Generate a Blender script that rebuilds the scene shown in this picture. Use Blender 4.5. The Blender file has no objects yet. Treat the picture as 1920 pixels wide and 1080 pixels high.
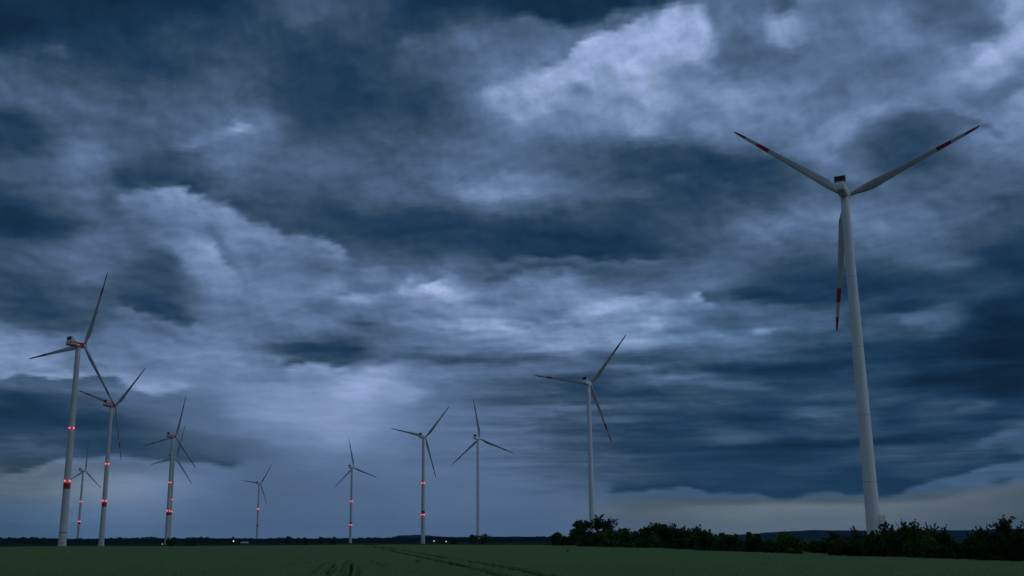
import bpy, bmesh, math, random
import numpy as np
from mathutils import Vector, Matrix

R = math.radians
sc = bpy.context.scene
col = sc.collection
rng = np.random.default_rng(7)
EYE = 2.6                      # eye height above the field's soil

# ------------------------------------------------------------------ helpers
def tag(o, label=None, cat=None, group=None, kind=None):
    if label: o['label'] = label
    if cat: o['category'] = cat
    if group: o['group'] = group
    if kind: o['kind'] = kind
    return o

def link(o, parent=None):
    col.objects.link(o)
    if parent is not None: o.parent = parent
    return o

def empty(name, loc, rz=0.0):
    o = bpy.data.objects.new(name, None)
    o.empty_display_size = 0.5
    o.location = loc
    o.rotation_euler = (0, 0, rz)
    return link(o)

def mesh_np(name, verts, faces, mats, smooth=False, midx=None):
    """faces: (n,4) or (n,3) int array"""
    me = bpy.data.meshes.new(name)
    v = np.asarray(verts, np.float32); f = np.asarray(faces, np.int32)
    k = f.shape[1]
    me.vertices.add(len(v)); me.vertices.foreach_set('co', v.ravel())
    me.loops.add(f.size); me.loops.foreach_set('vertex_index', f.ravel())
    me.polygons.add(len(f))
    me.polygons.foreach_set('loop_start', np.arange(0, f.size, k, dtype=np.int32))
    me.polygons.foreach_set('loop_total', np.full(len(f), k, np.int32))
    if smooth: me.polygons.foreach_set('use_smooth', np.ones(len(f), bool))
    for m in (mats if isinstance(mats, (list, tuple)) else [mats]): me.materials.append(m)
    if midx is not None: me.polygons.foreach_set('material_index', np.asarray(midx, np.int32))
    me.update(calc_edges=True); me.validate()
    return me

def mesh_bm(name, bm, mats, smooth=False):
    bmesh.ops.recalc_face_normals(bm, faces=bm.faces)
    me = bpy.data.meshes.new(name)
    if smooth:
        for f in bm.faces: f.smooth = True
    bm.to_mesh(me); bm.free()
    for m in (mats if isinstance(mats, (list, tuple)) else [mats]): me.materials.append(m)
    return me

def obj(name, me, parent=None, mat=None):
    o = bpy.data.objects.new(name, me)
    if mat is not None: o.matrix_local = mat
    return link(o, parent)

def add_box(bm, c, s, rot=None, mi=0, bevel=0.0):
    r = bmesh.ops.create_cube(bm, size=1.0)
    vs = r['verts']
    for v in vs:
        p = Vector((v.co.x * s[0], v.co.y * s[1], v.co.z * s[2]))
        if rot is not None: p = rot @ p
        v.co = p + Vector(c)
    fs = {f for v in vs for f in v.link_faces}
    for f in fs: f.material_index = mi
    if bevel:
        es = {e for v in vs for e in v.link_edges}
        bmesh.ops.bevel(bm, geom=list(es), offset=bevel, segments=2, affect='EDGES')

def add_tube(bm, pts, radii, n=8, mi=0, cap=True):
    rings = []
    for i, p in enumerate(pts):
        p = Vector(p)
        d = (Vector(pts[min(i + 1, len(pts) - 1)]) - Vector(pts[max(i - 1, 0)])).normalized()
        a = d.cross(Vector((0, 0, 1)) if abs(d.z) < .9 else Vector((1, 0, 0))).normalized()
        b = d.cross(a)
        rings.append([bm.verts.new(p + (a * math.cos(t) + b * math.sin(t)) * radii[i])
                      for t in [2 * math.pi * k / n for k in range(n)]])
    for r0, r1 in zip(rings, rings[1:]):
        for k in range(n):
            f = bm.faces.new((r0[k], r0[(k + 1) % n], r1[(k + 1) % n], r1[k])); f.material_index = mi
    if cap:
        for r in (rings[0], rings[-1]):
            f = bm.faces.new(r); f.material_index = mi

def loft(bm, sections, mi=0, cap=True):
    rings = [[bm.verts.new(p) for p in s] for s in sections]
    n = len(rings[0])
    mids = mi if isinstance(mi, (list, tuple)) else [mi] * (len(rings) - 1)
    for i, (r0, r1) in enumerate(zip(rings, rings[1:])):
        for k in range(n):
            f = bm.faces.new((r0[k], r0[(k + 1) % n], r1[(k + 1) % n], r1[k])); f.material_index = mids[i]
    if cap:
        f = bm.faces.new(rings[0]); f.material_index = mids[0]
        f = bm.faces.new(rings[-1]); f.material_index = mids[-1]

def noise1(x, seed, scale):
    """smooth 1-D value noise"""
    r = np.random.default_rng(seed).random(4096)
    t = np.asarray(x, float) / scale + 1000.0
    i = np.floor(t).astype(int); f = t - i; f = f * f * (3 - 2 * f)
    return r[i % 4096] * (1 - f) + r[(i + 1) % 4096] * f

def noise2(x, y, seed, scale):
    r = np.random.default_rng(seed).random((257, 257))
    tx = np.asarray(x, float) / scale + 5000.0; ty = np.asarray(y, float) / scale + 5000.0
    ix = np.floor(tx).astype(int); iy = np.floor(ty).astype(int)
    fx = tx - ix; fy = ty - iy; fx = fx * fx * (3 - 2 * fx); fy = fy * fy * (3 - 2 * fy)
    g = lambda a, b: r[a % 257, b % 257]
    return ((g(ix, iy) * (1 - fx) + g(ix + 1, iy) * fx) * (1 - fy) +
            (g(ix, iy + 1) * (1 - fx) + g(ix + 1, iy + 1) * fx) * fy)

# ------------------------------------------------------------------ materials
def mat(name, base, rough=.6, var=None, scale=1.0, detail=4, bump=0.0, bump_scale=None, metallic=0.0,
        spec=.5, objvar=0.0):
    """Principled material; var = second colour mixed in by 3-D noise; objvar = per-object value change"""
    m = bpy.data.materials.new(name); m.use_nodes = True
    nt = m.node_tree; N = nt.nodes; L = nt.links
    b = N['Principled BSDF']
    b.inputs['Base Color'].default_value = (*base, 1)
    b.inputs['Roughness'].default_value = rough
    b.inputs['Metallic'].default_value = metallic
    b.inputs['Specular IOR Level'].default_value = spec
    out = None
    tc = N.new('ShaderNodeTexCoord')
    if var is not None:
        n = N.new('ShaderNodeTexNoise'); n.inputs['Scale'].default_value = scale; n.inputs['Detail'].default_value = detail
        L.new(tc.outputs['Object'], n.inputs['Vector'])
        rp = N.new('ShaderNodeMapRange'); rp.inputs[1].default_value = .35; rp.inputs[2].default_value = .65
        L.new(n.outputs['Fac'], rp.inputs[0])
        mx = N.new('ShaderNodeMix'); mx.data_type = 'RGBA'
        mx.inputs[6].default_value = (*base, 1); mx.inputs[7].default_value = (*var, 1)
        L.new(rp.outputs[0], mx.inputs[0]); out = mx.outputs[2]
    if objvar:
        oi = N.new('ShaderNodeObjectInfo')
        mr = N.new('ShaderNodeMapRange'); mr.inputs[3].default_value = 1 - objvar; mr.inputs[4].default_value = 1 + objvar
        L.new(oi.outputs['Random'], mr.inputs[0])
        hs = N.new('ShaderNodeHueSaturation')
        if out is not None: L.new(out, hs.inputs['Color'])
        else: hs.inputs['Color'].default_value = (*base, 1)
        L.new(mr.outputs[0], hs.inputs['Value']); out = hs.outputs[0]
    if out is not None: L.new(out, b.inputs['Base Color'])
    if bump:
        n2 = N.new('ShaderNodeTexNoise'); n2.inputs['Scale'].default_value = bump_scale or scale * 4; n2.inputs['Detail'].default_value = 6
        L.new(tc.outputs['Object'], n2.inputs['Vector'])
        bp = N.new('ShaderNodeBump'); bp.inputs['Strength'].default_value = bump; bp.inputs['Distance'].default_value = .3
        L.new(n2.outputs['Fac'], bp.inputs['Height']); L.new(bp.outputs[0], b.inputs['Normal'])
    return m

def emit(name, c, strength):
    m = bpy.data.materials.new(name); m.use_nodes = True
    b = m.node_tree.nodes['Principled BSDF']
    b.inputs['Base Color'].default_value = (*c, 1)
    b.inputs['Emission Color'].default_value = (*c, 1); b.inputs['Emission Strength'].default_value = strength
    return m

M = {}
M['paint'] = mat('tower_paint', (.56, .58, .56), .55, (.50, .52, .50), .12, 5, spec=.3)
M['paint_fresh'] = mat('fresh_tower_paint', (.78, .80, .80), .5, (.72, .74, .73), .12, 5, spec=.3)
M['blade'] = mat('blade_paint', (.46, .48, .47), .5, (.42, .44, .43), .08, 3, spec=.3)
M['joint'] = mat('joint_paint', (.40, .42, .41), .6)
M['red'] = mat('signal_red_paint', (.42, .018, .02), .5, (.30, .012, .015), .4, spec=.3)
M['panel_red'] = mat('nacelle_red_paint', (.42, .014, .012), .5, spec=.3)
M['grille'] = mat('radiator_grille', (.012, .013, .015), .7)
M['steel'] = mat('galvanised_steel', (.22, .23, .24), .5, metallic=.6)
M['dark'] = mat('dark_steel', (.04, .045, .05), .6)
M['white'] = mat('white_lettering', (.80, .80, .80), .5)
M['lamp_red'] = emit('red_lamp_glow', (1.0, .038, .028), 7.0)
M['lamp_white'] = emit('warm_lamp_glow', (1.0, .74, .45), 2.2)
LEAF = [mat('leaf_dark', (.026, .052, .011), .8, (.038, .072, .014), .7, objvar=.25, spec=.04),
        mat('leaf_mid', (.052, .108, .020), .8, (.034, .070, .014), .6, objvar=.25, spec=.04),
        mat('leaf_fresh', (.088, .175, .030), .8, (.052, .108, .020), .6, objvar=.15, spec=.04)]
M['bark'] = mat('bark', (.055, .045, .035), .9, (.03, .026, .02), 3.0, bump=.4)
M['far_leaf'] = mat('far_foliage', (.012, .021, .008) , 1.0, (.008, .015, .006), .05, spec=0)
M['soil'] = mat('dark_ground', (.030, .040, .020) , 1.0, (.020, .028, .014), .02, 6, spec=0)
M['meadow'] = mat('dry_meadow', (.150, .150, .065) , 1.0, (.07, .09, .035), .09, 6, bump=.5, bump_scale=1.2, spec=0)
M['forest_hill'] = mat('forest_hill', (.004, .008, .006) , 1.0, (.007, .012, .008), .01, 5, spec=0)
M['wall'] = mat('shed_wall', (.10, .10, .10), .8)
M['roof'] = mat('pale_sheet_roof', (.70, .70, .68), .5)

def crop_mat():
    m = bpy.data.materials.new('green_wheat'); m.use_nodes = True
    nt = m.node_tree; N = nt.nodes; L = nt.links; b = N['Principled BSDF']
    b.inputs['Roughness'].default_value = .75; b.inputs['Specular IOR Level'].default_value = .05
    tc = N.new('ShaderNodeTexCoord')
    def nz(scale, detail, vec=None):
        n = N.new('ShaderNodeTexNoise'); n.inputs['Scale'].default_value = scale; n.inputs['Detail'].default_value = detail
        L.new(vec if vec is not None else tc.outputs['Object'], n.inputs['Vector']); return n.outputs['Fac']
    def ramp(src, lo, hi, ca, cb):
        mr = N.new('ShaderNodeMapRange'); mr.inputs[1].default_value = lo; mr.inputs[2].default_value = hi
        L.new(src, mr.inputs[0])
        mx = N.new('ShaderNodeMix'); mx.data_type = 'RGBA'
        for i, c in ((6, ca), (7, cb)):
            if isinstance(c, tuple): mx.inputs[i].default_value = (*c, 1)
            else: L.new(c, mx.inputs[i])
        L.new(mr.outputs[0], mx.inputs[0]); return mx.outputs[2]
    # rows run along the tramlines
    mp = N.new('ShaderNodeMapping'); mp.inputs['Rotation'].default_value = (0, 0, math.atan(.116)); mp.inputs['Scale'].default_value = (1, .06, 1)
    mp.vector_type = 'POINT'
    L.new(tc.outputs['Object'], mp.inputs['Vector'])
    ears = ramp(nz(7.0, 4), .38, .62, (.072, .138, .040), (.110, .192, .060))
    rows = ramp(nz(1.6, 4, mp.outputs[0]), .45, .75, ears, (.066, .122, .032))
    big = ramp(nz(.018, 5), .40, .62, rows, (.078, .146, .036))
    pat = ramp(nz(.11, 5), .50, .74, big, (.106, .158, .048))
    L.new(pat, b.inputs['Base Color'])
    bp = N.new('ShaderNodeBump'); bp.inputs['Strength'].default_value = .7; bp.inputs['Distance'].default_value = .12
    L.new(nz(5.0, 6), bp.inputs['Height']); L.new(bp.outputs[0], b.inputs['Normal'])
    return m
M['crop'] = crop_mat()
M['shaded_stems'] = mat('shaded_wheat_stems', (.050, .088, .028), .95, (.036, .062, .020), 2.0, spec=0)  # stems down in the crop gaps, their shade put into the colour

# ------------------------------------------------------------------ sky: cloud cover as radiance by azimuth and elevation
SKY = [
    [93, 93, 93, 93, 93, 93, 93, 93, 93, 93, 93, 93, 93, 93, 93, 93, 93, 93, 93, 93, 93, 93, 93, 93, 93, 94, 95, 97, 98, 100, 102, 104, 107, 109, 111, 112, 113, 113, 114, 114, 113, 112, 112, 111, 110, 110, 109, 108, 108, 107, 107, 106, 106, 106, 106, 106, 106, 107, 108, 108, 108, 109, 109, 109, 108, 109, 109, 108, 108, 108, 108, 109, 109, 109, 109, 109, 109, 109, 109, 109, 109, 109, 109, 108, 107, 107, 106, 106, 106, 106, 106, 106, 106, 106, 106, 107, 107, 106, 106, 105, 103, 102, 100, 98, 97, 96, 96, 96, 97, 99, 100, 102, 103, 104, 105, 106, 107, 108, 109, 108, 108, 107, 107, 107, 106, 106, 105, 105, 105, 104, 104, 104, 104, 102, 101, 100, 98, 97, 96, 95, 93, 92, 91, 90, 89, 88, 87, 86, 85, 86, 86, 86, 86, 86, 86, 86, 86, 86, 86, 86, 86, 86, 86, 86, 86],
    [93, 93, 93, 93, 93, 93, 93, 93, 93, 93, 93, 93, 93, 93, 93, 93, 93, 93, 93, 93, 93, 93, 93, 93, 93, 94, 95, 97, 98, 100, 102, 105, 107, 109, 111, 112, 113, 113, 114, 114, 113, 112, 112, 111, 110, 110, 109, 108, 108, 107, 107, 106, 106, 106, 106, 106, 106, 107, 108, 108, 108, 109, 109, 109, 108, 109, 109, 108, 108, 108, 108, 109, 109, 109, 109, 109, 109, 109, 109, 109, 109, 109, 109, 108, 107, 107, 106, 106, 106, 106, 106, 106, 106, 106, 106, 107, 107, 106, 106, 105, 103, 102, 100, 98, 97, 96, 96, 96, 97, 99, 100, 102, 103, 104, 105, 106, 107, 108, 109, 108, 108, 107, 107, 106, 106, 106, 105, 105, 105, 104, 104, 104, 104, 102, 101, 100, 99, 97, 96, 95, 93, 92, 91, 90, 89, 88, 87, 86, 86, 86, 86, 86, 86, 86, 86, 86, 86, 86, 86, 86, 86, 86, 86, 86, 86],
    [93, 93, 93, 93, 93, 93, 93, 93, 93, 93, 93, 93, 93, 93, 93, 93, 93, 93, 93, 93, 93, 93, 93, 93, 93, 94, 95, 97, 98, 100, 102, 105, 107, 109, 111, 112, 113, 113, 114, 114, 113, 112, 112, 111, 110, 109, 109, 108, 108, 107, 107, 106, 106, 106, 106, 106, 106, 107, 108, 108, 108, 109, 109, 109, 108, 109, 109, 109, 108, 108, 108, 109, 109, 109, 109, 109, 109, 109, 109, 109, 109, 109, 109, 108, 107, 107, 106, 106, 106, 106, 106, 106, 106, 106, 106, 107, 107, 106, 106, 105, 103, 102, 100, 98, 97, 96, 96, 96, 97, 98, 100, 102, 103, 104, 105, 106, 107, 108, 109, 108, 108, 107, 107, 106, 106, 106, 105, 105, 105, 104, 104, 104, 104, 102, 101, 100, 98, 97, 96, 95, 93, 92, 91, 90, 89, 88, 88, 86, 86, 86, 86, 86, 86, 86, 86, 86, 86, 86, 86, 86, 86, 86, 86, 86, 86],
    [93, 93, 93, 93, 93, 93, 93, 93, 93, 93, 93, 93, 93, 93, 93, 93, 93, 93, 93, 93, 93, 93, 93, 93, 93, 94, 95, 97, 98, 100, 102, 105, 107, 109, 111, 112, 113, 113, 114, 114, 113, 112, 111, 111, 110, 109, 109, 108, 108, 107, 107, 106, 106, 106, 106, 106, 107, 107, 108, 108, 109, 109, 109, 109, 109, 109, 109, 109, 109, 108, 109, 109, 109, 109, 109, 109, 109, 109, 109, 109, 109, 109, 109, 108, 107, 107, 106, 106, 106, 106, 106, 106, 106, 106, 106, 107, 107, 106, 106, 105, 103, 102, 100, 98, 97, 96, 96, 96, 97, 98, 100, 102, 103, 104, 105, 106, 107, 108, 109, 108, 108, 107, 107, 107, 106, 106, 106, 105, 105, 105, 104, 104, 104, 103, 101, 100, 99, 97, 96, 95, 93, 92, 91, 90, 89, 89, 88, 87, 86, 86, 86, 86, 86, 86, 86, 86, 86, 86, 86, 86, 86, 86, 86, 86, 86],
    [93, 93, 93, 93, 93, 93, 93, 93, 93, 93, 93, 93, 93, 93, 93, 93, 93, 93, 93, 93, 93, 93, 93, 93, 93, 94, 95, 97, 98, 100, 102, 105, 107, 109, 111, 112, 113, 113, 114, 114, 113, 112, 111, 111, 110, 109, 109, 108, 108, 107, 107, 106, 106, 106, 106, 106, 106, 107, 108, 108, 108, 109, 109, 109, 108, 108, 108, 108, 108, 108, 108, 108, 109, 109, 109, 109, 109, 109, 109, 109, 109, 109, 109, 108, 107, 107, 106, 106, 106, 106, 106, 106, 106, 106, 106, 107, 107, 106, 106, 105, 103, 102, 100, 99, 98, 97, 96, 97, 98, 99, 101, 103, 104, 105, 106, 107, 108, 109, 110, 109, 109, 108, 108, 107, 107, 107, 106, 106, 106, 105, 105, 105, 105, 104, 102, 101, 99, 98, 96, 95, 93, 92, 91, 90, 90, 89, 88, 87, 86, 86, 86, 86, 86, 86, 86, 86, 86, 86, 86, 86, 86, 86, 86, 86, 86],
    [93, 93, 93, 93, 93, 93, 93, 93, 93, 93, 93, 93, 93, 93, 93, 93, 93, 93, 93, 93, 93, 93, 93, 93, 93, 94, 96, 97, 99, 101, 103, 105, 108, 110, 111, 112, 113, 114, 114, 114, 114, 113, 112, 111, 110, 110, 109, 108, 108, 107, 106, 106, 106, 105, 105, 106, 106, 107, 107, 108, 108, 108, 108, 108, 108, 108, 108, 108, 108, 108, 108, 108, 108, 108, 109, 109, 109, 109, 109, 109, 109, 109, 109, 108, 107, 107, 106, 106, 106, 106, 106, 106, 106, 106, 107, 107, 107, 106, 106, 105, 103, 102, 100, 99, 98, 97, 97, 97, 98, 100, 102, 104, 105, 106, 107, 108, 109, 110, 110, 110, 110, 109, 109, 108, 108, 108, 107, 107, 107, 106, 106, 106, 105, 104, 103, 102, 100, 99, 97, 96, 94, 92, 91, 90, 90, 89, 88, 87, 86, 86, 86, 86, 86, 86, 86, 86, 86, 86, 86, 86, 86, 86, 86, 86, 86],
    [93, 93, 93, 93, 93, 93, 93, 93, 93, 93, 93, 93, 93, 93, 93, 93, 93, 93, 93, 93, 93, 93, 93, 93, 93, 95, 96, 98, 99, 101, 103, 106, 108, 110, 112, 113, 114, 115, 115, 115, 114, 113, 112, 111, 111, 110, 109, 108, 107, 107, 106, 106, 105, 105, 105, 105, 106, 106, 107, 107, 107, 108, 108, 108, 108, 108, 108, 108, 108, 108, 108, 108, 108, 108, 109, 109, 109, 109, 109, 109, 109, 109, 109, 108, 107, 107, 106, 106, 106, 106, 106, 106, 106, 106, 107, 107, 107, 107, 106, 105, 103, 102, 100, 99, 98, 98, 98, 98, 99, 100, 102, 105, 106, 106, 107, 108, 109, 110, 111, 111, 110, 110, 110, 109, 109, 109, 108, 108, 108, 107, 107, 107, 106, 105, 104, 102, 101, 100, 98, 96, 94, 93, 91, 90, 90, 89, 88, 87, 86, 86, 86, 86, 86, 86, 86, 86, 86, 86, 86, 86, 86, 86, 86, 86, 86],
    [94, 94, 94, 94, 94, 94, 94, 94, 94, 94, 94, 94, 94, 94, 94, 94, 94, 94, 94, 94, 94, 94, 94, 93, 94, 95, 96, 98, 100, 102, 104, 107, 109, 111, 113, 114, 115, 115, 116, 115, 115, 114, 113, 112, 111, 110, 109, 108, 107, 107, 106, 105, 105, 105, 105, 105, 105, 106, 106, 107, 107, 107, 107, 108, 108, 108, 108, 108, 108, 107, 108, 108, 108, 108, 108, 109, 109, 109, 109, 109, 109, 109, 109, 108, 107, 107, 106, 106, 106, 106, 106, 107, 107, 107, 107, 107, 107, 107, 106, 105, 103, 102, 100, 99, 98, 98, 98, 99, 100, 101, 103, 105, 106, 107, 108, 109, 110, 111, 112, 112, 111, 111, 110, 110, 110, 109, 109, 109, 108, 108, 108, 107, 107, 106, 105, 103, 102, 100, 99, 97, 95, 93, 92, 91, 89, 89, 88, 87, 86, 86, 86, 86, 86, 86, 86, 86, 86, 86, 86, 86, 86, 86, 86, 86, 86],
    [94, 94, 94, 94, 94, 94, 94, 94, 94, 94, 94, 94, 94, 94, 94, 94, 94, 94, 94, 94, 94, 94, 94, 94, 94, 95, 97, 99, 101, 103, 105, 108, 110, 112, 114, 115, 116, 116, 116, 116, 115, 114, 113, 112, 111, 110, 109, 108, 107, 107, 106, 105, 105, 104, 104, 104, 105, 105, 106, 106, 106, 107, 107, 107, 107, 108, 107, 107, 107, 107, 107, 107, 108, 108, 108, 109, 109, 109, 109, 109, 109, 109, 109, 108, 107, 107, 106, 106, 106, 106, 106, 107, 107, 107, 107, 107, 107, 106, 106, 105, 103, 102, 100, 99, 98, 98, 98, 99, 100, 102, 104, 106, 107, 108, 109, 110, 111, 112, 113, 112, 112, 112, 111, 111, 111, 110, 110, 110, 109, 109, 109, 108, 108, 107, 105, 104, 102, 101, 100, 98, 96, 94, 93, 91, 90, 89, 88, 87, 86, 86, 86, 86, 86, 86, 86, 86, 86, 86, 86, 86, 86, 86, 86, 86, 86],
    [94, 94, 94, 94, 94, 94, 94, 94, 94, 94, 94, 94, 94, 94, 94, 94, 94, 94, 94, 94, 94, 94, 94, 94, 94, 96, 97, 99, 101, 103, 106, 108, 111, 113, 114, 116, 116, 117, 117, 117, 116, 115, 114, 113, 112, 111, 109, 108, 107, 106, 106, 105, 104, 104, 104, 104, 104, 105, 105, 106, 106, 106, 107, 107, 107, 107, 107, 107, 107, 107, 107, 107, 107, 108, 108, 109, 109, 109, 109, 109, 109, 109, 109, 108, 107, 107, 106, 106, 106, 106, 106, 107, 107, 107, 107, 107, 107, 106, 106, 105, 103, 101, 100, 99, 98, 98, 99, 100, 101, 102, 104, 107, 108, 109, 110, 111, 112, 113, 114, 113, 113, 112, 112, 112, 111, 111, 111, 110, 110, 110, 109, 109, 109, 108, 106, 105, 103, 102, 100, 99, 97, 95, 93, 92, 91, 89, 88, 87, 86, 86, 86, 86, 86, 86, 86, 86, 86, 86, 86, 86, 86, 86, 86, 86, 86],
    [95, 95, 95, 95, 95, 95, 95, 95, 95, 95, 95, 95, 95, 95, 95, 95, 95, 95, 95, 94, 94, 94, 94, 94, 95, 96, 98, 100, 102, 104, 106, 109, 112, 114, 115, 116, 117, 118, 118, 118, 117, 116, 114, 113, 112, 111, 110, 108, 107, 106, 105, 105, 104, 104, 103, 103, 104, 104, 105, 105, 105, 106, 106, 107, 107, 107, 107, 107, 107, 107, 107, 107, 107, 108, 108, 109, 109, 109, 109, 109, 109, 109, 109, 108, 107, 107, 106, 106, 106, 106, 106, 107, 107, 107, 107, 107, 107, 106, 106, 104, 103, 101, 99, 99, 98, 99, 99, 100, 101, 103, 105, 107, 109, 110, 111, 112, 113, 114, 115, 114, 114, 113, 113, 113, 112, 112, 112, 111, 111, 111, 110, 110, 110, 109, 107, 105, 104, 103, 101, 99, 98, 96, 94, 93, 91, 90, 89, 87, 86, 86, 86, 86, 86, 86, 86, 86, 86, 86, 86, 86, 86, 86, 86, 86, 86],
    [95, 95, 95, 95, 95, 95, 95, 95, 95, 95, 95, 95, 95, 95, 95, 95, 95, 95, 95, 95, 95, 95, 95, 95, 95, 97, 99, 101, 103, 105, 107, 110, 113, 115, 116, 117, 118, 119, 119, 119, 117, 116, 115, 114, 113, 111, 110, 109, 107, 106, 105, 105, 104, 103, 103, 103, 103, 104, 104, 105, 105, 105, 106, 106, 107, 107, 107, 107, 106, 106, 106, 107, 107, 108, 108, 109, 109, 109, 109, 109, 109, 109, 109, 108, 107, 107, 106, 106, 106, 106, 106, 107, 107, 107, 107, 107, 106, 106, 105, 104, 102, 101, 99, 98, 98, 99, 99, 101, 102, 104, 106, 108, 110, 110, 111, 112, 113, 114, 115, 115, 114, 114, 114, 113, 113, 113, 112, 112, 112, 111, 111, 111, 110, 110, 108, 106, 105, 103, 102, 100, 98, 96, 95, 93, 92, 91, 89, 88, 86, 86, 86, 86, 86, 86, 86, 86, 86, 86, 87, 87, 87, 87, 87, 87, 87],
    [95, 95, 95, 95, 95, 95, 95, 95, 95, 95, 95, 95, 95, 95, 95, 95, 95, 95, 95, 95, 95, 95, 95, 95, 96, 97, 99, 101, 103, 105, 108, 111, 114, 116, 117, 118, 119, 120, 120, 119, 118, 117, 116, 114, 113, 112, 110, 109, 107, 106, 105, 104, 104, 103, 103, 103, 103, 103, 104, 104, 105, 105, 106, 106, 106, 107, 107, 106, 106, 106, 106, 106, 107, 108, 108, 109, 109, 109, 109, 109, 109, 109, 109, 108, 107, 107, 106, 106, 106, 106, 106, 107, 107, 107, 107, 106, 106, 106, 105, 104, 102, 100, 99, 98, 98, 99, 100, 101, 102, 104, 106, 109, 110, 111, 112, 113, 114, 115, 116, 116, 115, 115, 114, 114, 114, 113, 113, 113, 112, 112, 112, 111, 111, 110, 109, 107, 105, 104, 103, 101, 99, 97, 95, 94, 93, 91, 90, 89, 87, 87, 87, 87, 87, 87, 87, 87, 87, 87, 87, 87, 87, 87, 87, 87, 87],
    [96, 96, 96, 96, 96, 96, 96, 96, 96, 96, 96, 96, 96, 96, 96, 96, 96, 96, 96, 96, 96, 96, 96, 95, 96, 98, 100, 102, 104, 106, 109, 112, 114, 116, 118, 119, 120, 121, 121, 120, 119, 118, 116, 115, 114, 112, 110, 109, 107, 106, 105, 104, 103, 103, 102, 102, 103, 103, 104, 104, 104, 105, 105, 106, 106, 106, 106, 106, 106, 106, 106, 106, 107, 108, 108, 109, 109, 109, 109, 109, 109, 109, 109, 108, 107, 107, 106, 106, 106, 106, 106, 107, 107, 106, 106, 106, 106, 105, 104, 103, 101, 99, 98, 97, 98, 99, 100, 101, 103, 104, 107, 110, 111, 112, 113, 114, 115, 116, 117, 116, 116, 115, 115, 115, 114, 114, 114, 114, 113, 113, 113, 112, 112, 111, 109, 108, 106, 105, 103, 102, 100, 98, 96, 95, 94, 92, 91, 89, 88, 87, 88, 88, 88, 88, 88, 88, 88, 88, 88, 88, 88, 88, 88, 88, 88],
    [96, 96, 96, 96, 96, 96, 96, 96, 96, 96, 96, 96, 96, 96, 96, 96, 96, 96, 96, 96, 96, 96, 96, 96, 97, 98, 100, 102, 104, 107, 109, 112, 115, 117, 119, 120, 121, 122, 122, 121, 120, 118, 117, 115, 114, 112, 111, 109, 108, 106, 105, 104, 103, 103, 102, 102, 102, 103, 103, 104, 104, 105, 105, 106, 106, 106, 106, 106, 106, 106, 106, 106, 107, 107, 108, 109, 109, 109, 109, 109, 109, 109, 109, 108, 107, 107, 106, 106, 106, 106, 106, 106, 106, 106, 106, 105, 105, 104, 104, 102, 100, 98, 97, 97, 97, 98, 100, 101, 103, 105, 107, 111, 112, 113, 114, 115, 116, 117, 118, 118, 117, 117, 116, 116, 116, 115, 115, 115, 114, 114, 114, 113, 113, 112, 110, 109, 107, 106, 104, 103, 101, 99, 97, 96, 94, 93, 92, 90, 88, 88, 88, 88, 88, 88, 88, 88, 89, 89, 89, 89, 89, 89, 89, 89, 89],
    [97, 97, 97, 97, 97, 97, 97, 97, 97, 97, 97, 97, 97, 97, 97, 97, 97, 97, 97, 97, 97, 97, 97, 96, 97, 99, 101, 103, 105, 107, 110, 113, 116, 118, 119, 121, 122, 122, 123, 122, 121, 119, 118, 116, 115, 113, 111, 109, 108, 107, 105, 104, 103, 102, 102, 102, 102, 103, 103, 103, 104, 104, 105, 105, 106, 106, 106, 106, 106, 106, 106, 106, 107, 107, 108, 109, 109, 109, 109, 109, 109, 109, 109, 108, 107, 107, 106, 106, 106, 106, 106, 106, 106, 105, 105, 105, 104, 104, 103, 102, 99, 97, 96, 95, 95, 96, 98, 100, 102, 105, 108, 111, 113, 114, 115, 116, 117, 118, 119, 119, 119, 118, 118, 117, 117, 117, 116, 116, 116, 115, 115, 115, 114, 114, 112, 110, 109, 107, 105, 104, 102, 100, 98, 96, 95, 94, 92, 91, 89, 89, 89, 89, 89, 89, 89, 89, 89, 89, 89, 89, 89, 89, 89, 90, 90],
    [98, 98, 98, 98, 98, 98, 98, 98, 98, 98, 98, 98, 98, 98, 98, 98, 98, 98, 98, 98, 98, 98, 97, 97, 98, 100, 101, 103, 105, 108, 111, 114, 116, 119, 121, 122, 123, 124, 124, 123, 122, 121, 119, 117, 115, 114, 112, 110, 108, 107, 105, 104, 103, 102, 102, 102, 102, 102, 103, 103, 104, 104, 105, 105, 106, 106, 106, 106, 106, 106, 106, 106, 107, 108, 108, 109, 109, 109, 109, 109, 109, 109, 109, 108, 107, 107, 106, 106, 106, 106, 106, 106, 105, 105, 104, 104, 103, 103, 102, 100, 98, 96, 95, 93, 93, 93, 93, 94, 95, 98, 101, 104, 105, 106, 108, 109, 110, 112, 113, 114, 114, 114, 114, 114, 114, 113, 112, 112, 111, 111, 110, 109, 109, 108, 108, 108, 107, 106, 105, 104, 103, 101, 99, 97, 96, 94, 93, 92, 90, 89, 90, 90, 90, 90, 90, 90, 90, 90, 90, 90, 90, 90, 90, 90, 90],
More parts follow.
